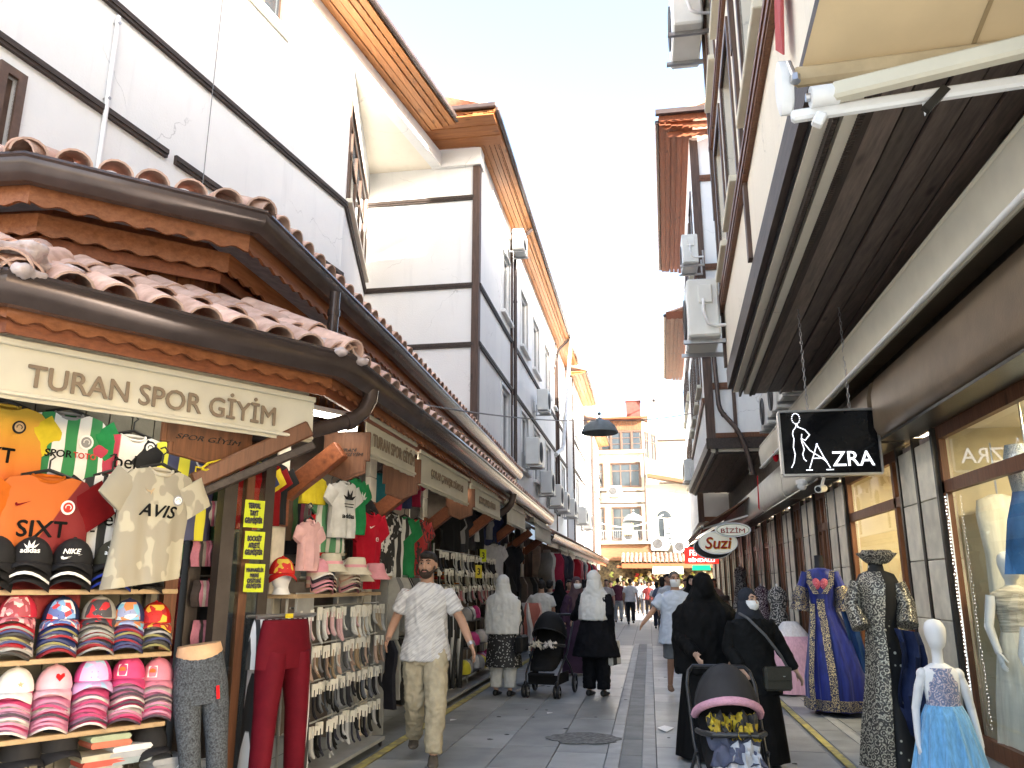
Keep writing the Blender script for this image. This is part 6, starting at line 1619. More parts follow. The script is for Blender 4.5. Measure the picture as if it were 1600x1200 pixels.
t = thing('hung_trousers', 'black trousers with white side stripes behind the dark red pair', 'trousers', p + Vector((-.12, .2, .0)), RZC + .1)
trousers(t, 'trousers', 1.1, .5, smat('track_stripes', 'stripes', (.02, .02, .02), (.7, .7, .7), ax=120), .06, 1.1, .07)
MB().tube([(-.3, 0, .02), (.3, 0, .02)], .012, 8).build('rail', steel_m, t)
p = pos_ch(312, 1022, .42)
t = thing('leg_mannequin', 'leg mannequin in charcoal melange trousers with bare beige waist', 'mannequin', p, RZC - .35)
t.rotation_euler = (0, R(-7), RZC - .35)
trousers(t, 'trousers', 1.0, .3, mat('charcoal_melange', (.075, .085, .1), .85, var=.7, scale=90, bmp=.3, bscale=120, col2=(.02, .024, .03)), -.02, 1.1, .085)
MB().lathe([(.1, -.06), (.125, .0), (.115, .05), (.118, .052), (.02, .053)], (0, 0, .01), 18, 1.15, .75).build('waist', mat('beige_form', (.55, .36, .22), .5), t, 60)
tag(MB().prism([(.08, -.1, -.2), (.1, -.1, -.2), (.1, -.1, -.28), (.08, -.1, -.28)], (0, .004, 0)).build('swing_tag', red, t), None)
dark_post = [(345, .62, .1), (378, .66, .06), (408, .7, .08)]
for (x, dd, wd) in dark_post:
    q = pos_ch(x, 900, dd); MB().box((q.x, q.y, 1.35), (wd, wd, 2.7), RZC).build('door_post', dark_frame if wd > .07 else brown_w, shop)
a = pos_ch(352, 900, .64); b = pos_ch(402, 900, .66)
mb = MB(); mb.bar((a.x, a.y, 1.3), (b.x, b.y, 1.3), .012, 2.5); mb.build('door_glass', clear_glass, shop)
lime = mat('lime_paper', (.5, .56, .02), .7, var=.06)
for k, (y, tx, lab) in enumerate(((803, 'TERMAL\nTAYT\nGELMİŞTİR', 'upper lime paper notice reading TERMAL TAYT GELMİŞTİR'), (852, 'BOCKSİT\nATLETİ\nGELMİŞTİR', 'middle lime paper notice reading ATLETİ GELMİŞTİR'), (903, 'YIKANABİLİR\nMASKE\nÇEŞİTLERİ\nGELMİŞTİR', 'lowest lime paper notice about washable masks'))):
    q = pos_ch(397, y, .5); t = thing('paper_notice', lab, 'notice', q, RZC - .15, 'lime notices on the door glass')
    MB().prism([(-.072, 0, -.095), (.072, 0, -.098), (.074, -.003, .095), (-.07, 0, .098)], (0, .003, 0)).build('sheet', lime, t)
    text(t, tx, black_m, (0, -.004, 0), (1, 0, 0), (0, 0, 1), width=.125, height=.15, bold=.012, extr=.0008)

# sock racks
wire = mat('grey_wire', (.34, .34, .33), .4)
card_m = mat('sock_card', (.66, .64, .58), .7, var=.1)
def sock_mesh():
    mb = MB(); mb.tube([(0, 0, -.02), (0, 0, -.09), (.003, -.003, -.15), (.012, -.012, -.19), (.03, -.022, -.215)], [(.018, .007), (.019, .008), (.018, .008), (.02, .01), (.013, .008)], 7)
    return mb.mesh('sock', [blk], 60)
SOCK = sock_mesh(); CARD = MB().box((0, -.006, -.022), (.042, .014, .085)).mesh('card', card_m)
def sock_rack(label, ya, yb, X, rows, n_cols, cols, group, lab_s, yaw_s, post=True, sc=1.0):
    t = thing('sock_rack', label, 'rack', (X, (ya + yb) / 2, 0), world=True)
    for z in rows: MB().tube([(X - .03, ya, z + .035), (X - .03, yb, z + .035)], .008, 6).build('rod', wire, t)
    for y in (ya, (ya + yb) / 2, yb): MB().tube([(X - .06, y, .06), (X - .06, y, rows[0] + .12)], .012, 6).build('post', wire, t)
    MB().bar((X - .06, ya, .08), (X - .06, yb, .08), .3, .03).build('base', wire, t)
    for y in (ya + .05, yb - .05): MB().ball((X + .06, y, .04), (.02, .035, .035), 8, 6).build('castor', black_m, t, 60)
    for r, z in enumerate(rows):
        for i in range(n_cols):
            y = ya + (yb - ya) * (i + .5) / n_cols
            s_ = thing('socks', lab_s % ['top', 'second', 'third', 'fourth', 'fifth'][r] + ', %s from its near end' % nth(i), 'socks', (X + random.uniform(-.03, .03), y + random.uniform(-.018, .018), z + random.uniform(-.012, .008)), yaw_s + random.uniform(-.5, .5), group)
            s_.scale = (sc, sc, sc * random.uniform(.75, 1.25))
            o = link('sock', SOCK, s_); setm(o, flat(random.choice(cols[r])))
            link('card', CARD, s_)
sock_rack('wheeled wire rack of hanging socks in front of the first shop', 6.05, 8.15, -2.72, [1.33, 1.03, .74, .42], 36,
          [[(.6, .58, .5), (.62, .4, .42), (.6, .6, .58), (.5, .4, .28)], [(.3, .22, .14), (.45, .32, .26), (.08, .08, .08), (.5, .5, .48), (.2, .2, .22)], [(.03, .03, .035), (.12, .13, .15), (.4, .4, .42), (.02, .02, .02)], [(.02, .02, .02), (.05, .05, .07), (.45, .45, .46)]], 'socks on the first rack', 'carded socks in the %s row of the first rack', R(62))
sock_rack('wire rack of dark and white socks in front of the third shop', 10.4, 14.6, -2.72, [1.95, 1.72, 1.5], 44,
          [[(.02, .02, .02), (.5, .5, .5), (.04, .04, .05)], [(.02, .02, .02), (.45, .44, .4), (.3, .28, .22)], [(.4, .4, .4), (.5, .2, .22), (.3, .3, .32), (.03, .03, .03)]], 'socks on the second rack', 'carded socks in the %s row of the second rack', R(58))
for k, (x, y, Y) in enumerate(((755, 868, 13.2), (748, 893, 12.8))):
    q = AX(x, y, -2.66); t = thing('price_tag', ['upper', 'lower'][k] + ' lime price tag on the second sock rack', 'tag', q, R(55))
    MB().prism([(-.07, 0, -.1), (.07, 0, -.1), (.07, 0, .1), (-.07, 0, .1)], (0, .006, 0)).build('card', lime if k == 0 else flat((.6, .5, .06)), t); text(t, '3', black_m, (0, -.003, 0), (1, 0, 0), (0, 0, 1), height=.1, bold=.02, extr=.001)
# hats on top of the first rack
top = thing('rack_top', 'board of hats on top of the first sock rack', 'shelf', (-2.8, 7, 1.46), world=True)
MB().box((-2.84, 6.95, 1.455), (.36, 2.0, .03)).build('board', sh_w, top); 
for y in (6.0, 7.9): MB().box((-2.9, y, .73), (.04, .04, 1.44)).build('leg', wire, top)
MB().box((-2.7, 6.2, 1.4), (.02, .32, .16)).build('frame', wire, top)
RZS = R(55)
q = AX(440, 900, -2.78)
t = thing('head_form', 'white foam head form wearing the red cap on the rack', 'head form', (-2.78, q.y, 1.47)); MB().rings([[Vector((rx * math.cos(6.283 * k / 20), ry * math.sin(6.283 * k / 20) + cy, z)) for k in range(20)] for z, rx, ry, cy in ((0, .07, .075, .01), (.02, .06, .066, .01), (.05, .052, .058, .008), (.075, .058, .075, -.008), (.11, .07, .086, -.006), (.16, .077, .095, 0), (.2, .076, .096, .004), (.235, .06, .078, .006), (.25, .03, .04, .006))]).build('head', man_white, t, 60)
cap('red cap with yellow crest on the white head form', (-2.78, q.y, 1.47 + .15), R(35), (flat((.5, .02, .015)), flat((.5, .02, .015))), sc=1.12, panel=prt('yellow_crest_print', [(.5, .02, .015), (.5, .02, .015), (.6, .42, .04)], 26))
pc = [(.62, .28, .34), (.66, .55, .45), (.72, .68, .62), (.6, .35, .28), (.05, .04, .05), (.55, .5, .42)]
for k in range(4):
    y = 6.62 + k * .32
    for j in range(5 - k % 2):
        rr = random.Random(k * 9 + j)
        cap(['pink cap topping the first stack on the sock rack', 'cream cap topping the second stack on the sock rack', 'rose cap topping the third stack on the sock rack', 'tan cap topping the last stack on the sock rack'][k] if j == 4 - k % 2 else 'cap %s from the bottom of the %s stack on the sock rack' % (nth(j), nth(k)), (-2.78 - .1 * (k % 2), y, 1.52 + j * .03), RZS, (flat(pc[k] if j == 4 - k % 2 else rr.choice(pc)), flat(rr.choice(pc))), 'caps on top of the sock rack', 1.05, edge=flat(rr.choice(pc)))
def bucket(label, loc, m, sc=1):
    t = thing('bucket_hat', label, 'hat', loc); t.scale = (sc,) * 3
    MB().lathe([(.155, -.07), (.15, -.062), (.1, .0), (.085, .075), (.075, .085), (.02, .088)], n=22, cap0=False).build('hat', m, t, 50)
    MB().lathe([(.104, -.005), (.102, .02), (.098, .02), (.098, -.005)], n=22).build('band', pink, t, 50)
for k, (y, m, z) in enumerate(((6.75, crm, 1.72), (7.2, flat((.62, .56, .44)), 1.7), (7.45, crm, 1.64), (7.75, pink, 1.66))):
    bucket(['cream bucket hat nearest the red cap', 'sand bucket hat in the middle of the rack top', 'pale bucket hat over the pink caps', 'pink bucket hat at the far end of the rack top'][k], (-2.72 + .06 * (k % 2), y, z), m)
# second counter of caps and slippers
q = AX(585, 890, -2.95)
t = thing('display_table', 'shelf with a red cap and shoes beyond the sock rack', 'shelf', (-3, 8.2, 1.7), world=True)
MB().box((-3.0, 8.35, 1.62), (.36, .9, .03)).build('board', sh_w, t); MB().box((-3.0, 8.75, .8), (.3, .04, 1.6)).build('leg', wire, t); MB().box((-3.0, 7.95, .8), (.3, .04, 1.6)).build('leg', wire, t)
for j in range(4): cap('bright red cap with white badge beside the hanging red shirt' if j == 3 else 'cap %s under the bright red cap by the hanging red shirt' % nth(2 - j), (-2.96, 8.2, 1.68 + j * .035), R(50), (red if j == 3 else blk, red), 'caps by the red shirt', 1.2, edge=crm if j < 3 else None)
for j in range(6): cap('dark cap beyond the bright red cap, %s from the bottom' % nth(j), (-3.0, 8.48, 1.66 + j * .03), R(60), (flat((.08, .05, .04)), flat(random.choice([(.5, .5, .48), (.3, .05, .04), (.05, .05, .05)]))), 'dark caps beyond the red cap', 1.1)
# hanging garments on the street side
def hs(x, y, X, lab, m, W=.42, H=.6, dec=(), rz=55, seed=0, sm=None, group=None): return shirt(lab, AX(x, y, X), R(rz), W, H, m, dec, sm, seed=seed, group=group)
TRE = [(-.5, .15), (-.2, .05), (-.22, .5), (0, .15), (.22, .5), (.2, .05), (.5, .15), (.3, -.12), (-.3, -.12)]
hs(537, 752, -2.78, 'white long shirt with black leaf emblem hanging beside the bracket', wht, .3, .52, [('poly', .1, .3, TRE, .5, black_m), ('poly', .1, .42, [(-.5, 0), (.5, 0), (.5, .07), (-.5, .07)], .42, black_m), ('poly', .1, .47, [(-.5, 0), (.5, 0), (.5, .07), (-.5, .07)], .4, black_m), ('text', .08, .62, 'adidas', .5)], 62, 11)
hs(556, 748, -2.86, 'green shirt with white emblem behind the white long shirt', flat((.03, .3, .11)), .3, .55, [('poly', .2, .35, TRE, .4, ink_w)], 70, 12)
hs(566, 778, -2.92, 'dark shirt hanging above the red shirt', blk, .32, .4, (), 66, 13)
hs(576, 800, -2.86, 'long red shirt with small white print on the pier', flat((.45, .012, .03)), .4, .78, [('poly', .0, .2, SWOOSH, .2, ink_w), ('badge', .2, .36, ink_w, .1, ink_r)], 68, 14)
hs(518, 762, -2.92, 'white shirt with green stripes hanging before the shop door', smat('white_green_pin', 'stripes', (.68, .68, .64), (.1, .3, .15), ax=60, c=1), .34, .6, (), 60, 15)
hs(490, 745, -3.0, 'yellow garment on a white hanger beside the first pier', yel_c, .26, .25, (), 55, 16)
hs(505, 800, -2.98, 'red and white shirt behind the timber bracket', red, .32, .4, (), 60, 17)
hs(484, 812, -2.8, 'pale pink dress hanging below the bracket', flat((.66, .4, .4)), .2, .42, (), 60, 18)
for k, (x, m) in enumerate(((378, red), (390, nav), (402, yel_c), (413, mar), (424, blk))):
    hs(x, 722, -3.0, ['red', 'navy', 'yellow', 'dark red', 'black'][k] + ' jersey hanging above the lime notices', m, .3, .5, [('text', .1, .2, 'AVIS' if k == 1 else 'THY', .5, ink_w)] if k in (1, 3) else (), 40, 20 + k)
for k, (x, m, c_) in enumerate(((594, flat((.02, .12, .14)), 'teal'), (608, flat((.5, .03, .12)), 'crimson'), (624, nav, 'navy'), (640, flat((.35, .02, .06)), 'wine red'))):
    hs(x, 740, -3.0, c_ + ' shirt hanging at the top of the second shop', m, .4, .42, (), 55, 30 + k)
for k, (x, m, c_) in enumerate(((598, smat('bw_wild', 'camo', (.02, .02, .02), (.7, .7, .68), s=16), 'black and white patterned'), (612, smat('bw_wild2', 'stripes', (.02, .02, .02), (.7, .7, .68), ax=50), 'black and white striped'), (632, flat((.03, .25, .09)), 'plain green'), (653, smat('red_check', 'camo', (.45, .03, .03), (.05, .03, .03), s=22), 'red checked'))):
    hs(x, 800 + 4 * k, -2.95, c_ + ' long garment hanging in the second shop opening', m, .36, .75, (), 58, 40 + k)
for k in range(7):
    hs(705 + k * 13, 800, -2.9, 'dark garment above the second sock rack, %s from the left' % nth(k), random.choice([blk, nav, flat((.04, .04, .045)), blk]), .42, .62, (), 62, 50 + k, group='dark garments over the second rack')
for k in range(3): hs(720 + k * 22, 808, -2.82, 'pale cloth among the dark garments, %s from the left' % nth(k), gry if k != 1 else flat((.5, .52, .55)), .14, .4, (), 60, 60 + k, group='pale cloths among dark garments')
hs(772, 850, -2.75, 'light grey sweatshirt at the far end of the second sock rack', flat((.4, .4, .42)), .5, .75, (), 60, 70)
hs(800, 855, -2.8, 'black coat hanging beyond the second sock rack', blk, .5, .9, (), 60, 71)
# garments and shelves inside the shops
gm = MB(); gm.rings([[Vector((.02 * math.sin(k * 1.3) + q[0] * (.022), q[1] * (.14 + .06 * min(1, k / 1.5) + .01 * math.sin(k * 2)), -k * .12)) for q in ((-1, -1), (1, -1), (1.2, 0), (1, 1), (-1, 1), (-1.2, 0))] for k in range(7)]); GARM = gm.mesh('garment', [blk], 50)
cin = [(.5, .12, .2), (.6, .3, .35), (.05, .05, .06), (.4, .38, .34), (.3, .05, .06), (.08, .1, .2), (.5, .48, .42), (.12, .25, .12), (.3, .2, .14), (.03, .03, .03)]
for s_i, (ya, yb) in enumerate(((5.6, 6.1), (6.6, 8.4), (8.8, 10.6), (11, 12.8), (13.2, 15.0), (15.5, 17.2))):
    for (x, z) in ((-4.3, 2.6), (-4.3, 1.6), (-3.6, 2.55))[0 if s_i < 3 else 2:]:
        k = int((yb - ya) / .11)
        for i in range(k):
            y = ya + (yb - ya) * (i + .5) / k
            o = tag(link('garment', GARM, None, (x + random.uniform(-.02, .02), y, z), R(90 + random.uniform(-14, 14))), 'garment %s from the near end of the %s rail in the %s left shop' % (nth(i), 'front' if x > -4 else ('upper' if z > 2 else 'lower'), ['corner', 'first', 'second', 'third', 'fourth', 'fifth'][s_i]), 'garment', 'clothes on rails inside the left shops'); setm(o, flat(random.choice(cin))); o.scale = (1, 1, random.uniform(.75, 1.15))
    for (x, z) in ((-4.3, 2.62), (-4.3, 1.62), (-3.6, 2.57))[0 if s_i < 3 else 2:]:
        tag(MB().tube([(x, ya, z), (x, yb, z)], .012, 6).build('clothes_rail', steel_m), 'steel rail of clothes inside the %s left shop, %s' % (['corner', 'first', 'second', 'third', 'fourth', 'fifth'][s_i], 'front' if x > -4 else ('upper' if z > 2 else 'lower')), 'rail')
# pink garments and bags seen through the corner door
for k in range(32):
    q = pos_ch(308 + (k % 8) * 4.6, 783 + (k // 8) * 62, .85)
    o = tag(link('garment', GARM, None, q, RZC + .9 + random.uniform(-.3, .3)), 'baby garment in row %s, %s from the left, inside the corner door' % (['one', 'two', 'three', 'four'][k // 8], nth(k % 8)), 'garment', 'baby clothes in the corner door'); setm(o, flat(random.choice([(.5, .2, .27), (.5, .45, .4), (.06, .05, .05), (.4, .12, .17), (.3, .25, .22)]))); o.scale = (.7, .14, .25)
# folded piles on shelves near the first door
for k, (x, y) in enumerate(((508, 862), (508, 882), (500, 905), (520, 838), (632, 960), (600, 955), (690, 905), (700, 925), (650, 905))):
    q = AX(x, y, -3.15); cols = [random.choice([(.55, .55, .55), (.3, .34, .36), (.1, .14, .13), (.6, .58, .5), (.05, .05, .05)]) if x < 560 else random.choice([(.35, .12, .03), (.05, .04, .04), (.5, .48, .44), (.4, .03, .03)]) for _ in range(5)]
    folded(['upper', 'second', 'third', 'topmost', 'fifth', 'sixth', 'seventh', 'eighth', 'ninth'][k] + ' pile of folded clothes on the left shop shelves, counted from the first door', q, R(70), .3, .24, cols, .028)
    tag(MB().box((q.x - .02, q.y, q.z - .015), (.3, .5, .02)).build('shelf_board', sh_w), '%s small shelf board under folded clothes by the left shop doors' % ['upper', 'second', 'third', 'topmost', 'fifth', 'sixth', 'seventh', 'eighth', 'ninth'][k], 'shelf')
for k in range(24):
    y = 8.8 + (k % 12) * .125; o = tag(link('garment', GARM, None, (-2.9 + random.uniform(-.04, .04), y, 1.62 if k < 12 else .95), R(random.uniform(55, 110))), 'dark garment in the %s row behind the walking man, %s from the near end' % ('upper' if k < 12 else 'lower', nth(k % 12)), 'garment', 'dark clothes behind the walking man'); setm(o, flat(random.choice([(.02, .02, .02), (.03, .03, .04), (.2, .2, .2), (.12, .02, .02), (.4, .39, .36), (.02, .02, .02)]))); o.scale = (1.2, 1.0, random.uniform(.75, 1.0))
for z, nm_ in ((1.64, 'upper'), (.97, 'lower')):
    t = thing('clothes_rail', nm_ + ' rail of dark clothes behind the walking man', 'rail', (-2.9, 9.5, 0), world=True); MB().tube([(-2.9, 8.7, z), (-2.9, 10.3, z)], .012, 6).build('rod', steel_m, t); MB().tube([(-2.9, 10.3, 0), (-2.9, 10.3, z)], .014, 6).build('post', steel_m, t)
# packets, slippers and hung striped trousers beside the second rack
for k, (x, y, Y) in enumerate(((692, 960, 0), (702, 962, 0), (713, 965, 0))):
    q = AX(x, y, -2.75); t = thing('hung_trousers', ['first', 'second', 'third'][k] + ' black trousers with white stripe at the end of the second rack', 'trousers', q, R(60)); trousers(t, 'trousers', .95, .26, smat('side_stripe', 'stripes', (.015, .015, .015), (.65, .65, .65), ax=48, lo=.85), 0, .9, .05); MB().tube([(-.14, 0, .01), (.14, 0, .01)], .008, 6).build('hanger', hang_m, t)
pk = thing('goods_shelves', 'low shelves of bagged goods before the third shop', 'shelf', (-2.8, 13, 0), world=True)
for z in (.25, .62, 1.0): MB().box((-2.85, 13.1, z), (.3, 2.6, .025)).build('shelf_board', dark_frame, pk)
for y in (11.8, 14.4): MB().box((-2.95, y, .7), (.05, .05, 1.4)).build('upright', steel_m, pk)
for k in range(34):
    z = random.choice((.27, .64, 1.02)); y = random.uniform(11.9, 14.3)
    m = flat(random.choice([(.02, .02, .02), (.6, .6, .6), (.6, .52, .05), (.4, .36, .3), (.5, .05, .2), (.3, .3, .3), (.55, .55, .55)]), rough=.35)
    mb = MB(); w_ = random.uniform(.08, .14); loft(mb, [(0, w_, .09, 0, 0, .1), (.06, w_ * 1.1, .1, 0, 0, .12), (.14, w_ * .9, .08, 0, 0, .12), (.19, w_ * .4, .04, 0, 0, .1)], 14, k=3, ph=k)
    tag(mb.build('goods_packet', m, None, 60, loc=(-2.75 + random.uniform(-.04, .04), y, z)), 'bagged packet on the low shelves before the third shop', 'packet', 'packets on the low shelves')
# red scarves and hanging goods along the farther shops
for k in range(22):
    y = 21.5 + k * .75; o = tag(link('garment', GARM, None, (-2.62 + random.uniform(-.1, .1), y, 2.35), R(random.uniform(40, 90))), 'garment hung out along the farther left canopy, %s from the near end' % nth(k), 'garment', 'clothes under the farther canopy'); setm(o, flat(random.choice([(.4, .02, .03), (.35, .03, .06), (.5, .2, .2), (.05, .05, .06), (.45, .42, .38), (.4, .02, .03)]))); o.scale = (2, 1.6, random.uniform(.9, 1.5))
for k in range(26):
    y = 15.6 + k * .8; o = tag(link('garment', GARM, None, (-3.0, y, 1.7), R(random.uniform(60, 110))), 'dark garment hung low along the farther left shops, %s from the near end' % nth(k), 'garment', 'dark clothes along the farther shops'); setm(o, flat(random.choice([(.03, .03, .03), (.1, .08, .07), (.25, .22, .2), (.05, .04, .05)]))); o.scale = (2, 1.8, random.uniform(1.3, 1.8))
# goods at the end shops and far right
for k in range(70):
    x = random.uniform(-2.6, 3.6); o = tag(link('hanging_goods', GARM, None, (x, 51.2 + random.uniform(-.2, .2), random.uniform(1.2, 2.3)), R(random.uniform(-20, 20))), 'small hanging goods on the shop front closing the street', 'goods', 'goods of the end shops'); setm(o, flat(random.choice([(.7, .55, .12), (.6, .5, .3), (.5, .05, .05), (.3, .35, .1), (.15, .1, .08), (.7, .65, .5)]))); o.scale = (3, .6, .45)
# ------------------------------------------------------------------ people
skin1 = mat('skin_tan', (.42, .24, .16), .5, var=.14, scale=9, bmp=.1, bscale=120)
skin2 = mat('skin_light', (.52, .33, .24), .5, var=.12, scale=9, bmp=.1, bscale=120)
hair_m = mat('dark_hair', (.018, .014, .012), .6, var=.4, scale=60, bmp=.8, bscale=120)
beard_m = mat('dark_beard', (.05, .032, .024), .8, var=.4, scale=90, bmp=.8, bscale=150)
eye_w = mat('eye_white', (.34, .3, .27), .3); eye_d = mat('eye_dark', (.015, .01, .008), .15)
lip_m = mat('lips', (.36, .15, .12), .5)
shoe_b = mat('black_shoe', (.018, .018, .018), .4)
STAND = dict(hip=.92, kl=(.1, -.01, .5), al=(.11, .02, .08), kr=(-.1, -.01, .5), ar=(-.11, .02, .08),
             el=(.26, .02, 1.14), wl=(.27, -.06, .9), er=(-.26, .02, 1.14), wr=(-.27, -.06, .9), head=0, tilt=0, lean=0)
class Person:
    def __init__(s, label, loc, rz, H, skin=skin1, vox=.012, group=None, pose=None, wide=1.0, face=True, sh=.19):
        s.p = dict(STAND); s.p.update(pose or {})
        s.t = thing('person', label, 'person', loc, rz, group); k = H / 1.75; s.t.scale = (k, k, k); s.vox = vox
        s.skin = skin; s.w = wide; s.sh = sh; s.seed = random.randint(0, 99)
        P = s.p; V = Vector
        s.HM = Matrix.Translation((0, P['lean'] * .9, 1.53)) @ Matrix.Rotation(P['head'], 4, 'Z') @ Matrix.Rotation(P['tilt'], 4, 'X') @ Matrix.Translation((0, 0, -1.53))
        mb = MB()
        L = P['lean']
        ln = lambda z: L * max(0, (z - .95) / .6) * .9
        loft(mb, [(z, rx * s.w, ry * s.w, 0, ln(z) + cy) for z, rx, ry, cy in ((.84, .15, .1, 0), (.95, .158, .108, 0), (1.08, .138, .095, 0), (1.2, .15, .1, 0), (1.33, .172, .1, 0), (1.41, .15, .078, .01), (1.46, .075, .06, .015), (1.5, .055, .056, .012), (1.56, .053, .057, .005))], 20)
        h = s.HM
        M3 = h.to_3x3().to_4x4()
        mb.ball(h @ V((0, .015, 1.655)), (.076, .094, .09), 18, 12, M3)
        mb.ball(h @ V((0, -.022, 1.6)), (.062, .07, .075), 18, 12, M3)
        mb.ball(h @ V((0, -.045, 1.555)), (.038, .04, .032), 14, 10, M3)
        if face:
            mb.tube([h @ V(q) for q in ((0, -.088, 1.655), (0, -.1, 1.635), (0, -.113, 1.61), (0, -.1, 1.6))], [.009, .011, .0145, .012], 8)
            for sg in (-1, 1):
                mb.ball(h @ V((sg * .03, -.078, 1.672)), (.026, .014, .009), 10, 6, M3)
                mb.ball(h @ V((sg * .04, -.062, 1.615)), (.024, .02, .022), 10, 6, M3)
                mb.ball(h @ V((sg * .078, .012, 1.63)), (.011, .02, .032), 10, 8, M3)
        s.arm = {}
        for sg, e, w_ in ((1, 'el', 'wl'), (-1, 'er', 'wr')):
            S0 = V((sg * (s.sh - .018) * s.w, ln(1.42), 1.385)); E = V(P[e]); W = V(P[w_]); s.arm[sg] = (S0, E, W)
            mid = S0.lerp(E, .5); m2 = E.lerp(W, .35)
            mb.tube([S0 - V((sg * .05, 0, 0)), S0, mid, E, m2, W], [.04, .05, .046, .04, .039, .027], 12)
            d_ = (W - E).normalized(); hand(mb, W, d_ + V(P.get('hd', (0, -.1, -.2))), 1.0, sg, P.get('curl', .5), flat_n=P.get('hn'))
        s.leg = {}
        for sg, k_, a_ in ((1, 'kl', 'al'), (-1, 'kr', 'ar')):
            hp = V((sg * .085 * s.w, 0, P['hip'])); K = V(P[k_]); A = V(P[a_]); s.leg[sg] = (hp, K, A)
            mb.tube([hp, hp.lerp(K, .45), K, K.lerp(A, .3), A], [.085, .075, .055, .052, .036], 12)
            mb.tube([A + V((0, .05, -.045)), A + V((0, 0, -.035)), A + V((0, -.1, -.055)), A + V((0, -.17, -.06))], [.03, .038, .032, .018], 10)
        me = remesh(mb, vox, 2); s.body = addm('body', me, skin, s.t)
        if face:
            for sg in (-1, 1):
                e = MB(); e.ball(h @ V((sg * .031, -.074, 1.65)), (.014, .011, .0062), 10, 8, M3); o = e.build('eye', eye_w, s.t, 60)
                e = MB(); e.ball(h @ V((sg * .031, -.083, 1.65)), (.0075, .004, .0062), 8, 6, M3); e.build('iris', eye_d, o, 60)
                e = MB(); e.tube([h @ V((sg * .013, -.094, 1.673)), h @ V((sg * .032, -.094, 1.68)), h @ V((sg * .052, -.078, 1.672))], [.005, .006, .003], 6); e.build('eyebrow', hair_m, s.t, 60)
            e = MB(); e.tube([h @ V((-.024, -.082, 1.578)), h @ V((0, -.093, 1.58)), h @ V((.024, -.082, 1.578))], [.004, .008, .004], 6); e.build('mouth', lip_m, s.t, 60)
    def ln(s, z): return s.p['lean'] * max(0, (z - .95) / .6) * .9
    def hair(s, m=hair_m, full=True, back=0):
        mb = MB(); M3 = s.HM.to_3x3().to_4x4(); V = Vector
        mb.ball(s.HM @ V((0, .03, 1.672)), (.082, .092, .088), 18, 12, M3)
        if full: mb.ball(s.HM @ V((0, -.03, 1.718)), (.066, .06, .038), 14, 8, M3)
        mb.ball(s.HM @ V((0, .065, 1.62)), (.068, .055, .06), 14, 8, M3)
        if back: mb.ball(s.HM @ V((0, .08, 1.56)), (.07, .05, .1), 14, 8, M3)
        return addm('hair', remesh(mb, .008, 2, .003, (60, 60, 30), s.seed), m, s.t)
    def beard(s):
        mb = MB(); M3 = s.HM.to_3x3().to_4x4(); V = Vector
        mb.ball(s.HM @ V((0, -.045, 1.552)), (.052, .055, .036), 14, 10, M3)
        for sg in (-1, 1): mb.tube([s.HM @ V((sg * .066, -.0, 1.635)), s.HM @ V((sg * .06, -.025, 1.59)), s.HM @ V((sg * .04, -.06, 1.56))], [.01, .016, .02], 8)
        mb.tube([s.HM @ V((-.034, -.08, 1.575)), s.HM @ V((-.02, -.09, 1.592)), s.HM @ V((0, -.095, 1.594)), s.HM @ V((.02, -.09, 1.592)), s.HM @ V((.034, -.08, 1.575))], .008, 6)
        return addm('beard', remesh(mb, .007, 1, .002, (90, 90, 60), 3), beard_m, s.t)
    def mask(s, m=None):
        mb = MB(); rs = []
        for i in range(11):
            a = R(-78 + 15.6 * i)
            rs.append([s.HM @ Vector((.072 * math.sin(a) * kx, -.02 - (.082 * ky) * math.cos(a), z)) for z, kx, ky in ((1.53, .8, .75), (1.555, .98, 1.0), (1.585, 1.05, 1.22), (1.615, 1.08, 1.2), (1.638, 1.05, 1.0))])
        mb.rings(rs, False, False, False)
        me = mb.mesh('face_mask', m or mat('white_mask', (.74, .75, .76), .7, var=.06, scale=20), 60)
        o = link('face_mask', me, s.t)
        for sg in (-1, 1): MB().tube([s.HM @ Vector((sg * .07, -.035, 1.61)), s.HM @ Vector((sg * .084, .02, 1.635))], .002, 4).build('ear_loop', white_paint, o)
        return o
    def top(s, m, sleeve=.55, z0=.86, flare=1.0, loose=1.0, name='shirt', fold=.008, front_open=False):
        """shirt or coat from z0 to the neck; sleeve 0..1 along the arm"""
        mb = MB(); w_ = s.w * loose
        loft(mb, [(z, rx * w_ * (1 + (flare - 1) * max(0, (1.05 - z) / .6)), ry * w_ * (1 + (flare - 1) * max(0, (1.05 - z) / .6)), 0, s.ln(z) + .002) for z, rx, ry in ((z0, .208, .152), ((z0 + 1.05) / 2, .2, .146), (1.05, .178, .13), (1.18, .175, .125), (1.3, .192, .125), (1.385, .19, .105), (1.435, .14, .085), (1.465, .085, .07), (1.475, .07, .062))], 24)
        for sg in (-1, 1):
            S0, E, W = s.arm[sg]; pts = [S0 - Vector((sg * .06, 0, .02)), S0, S0.lerp(E, .5)]; rr = [.05, .066, .067]
            if sleeve <= .5: pts[-1] = S0.lerp(E, sleeve * 2); rr[-1] = .07
            else:
                pts.append(E); rr.append(.062)
                q = (sleeve - .5) * 2; pts += [E.lerp(W, q * .6), E.lerp(W, q)]; rr += [.054, .046]
            mb.tube(pts, [r_ * loose for r_ in rr], 14)
        return addm(name, remesh(mb, s.vox, 2, fold, (10, 10, 5), s.seed), m, s.t)
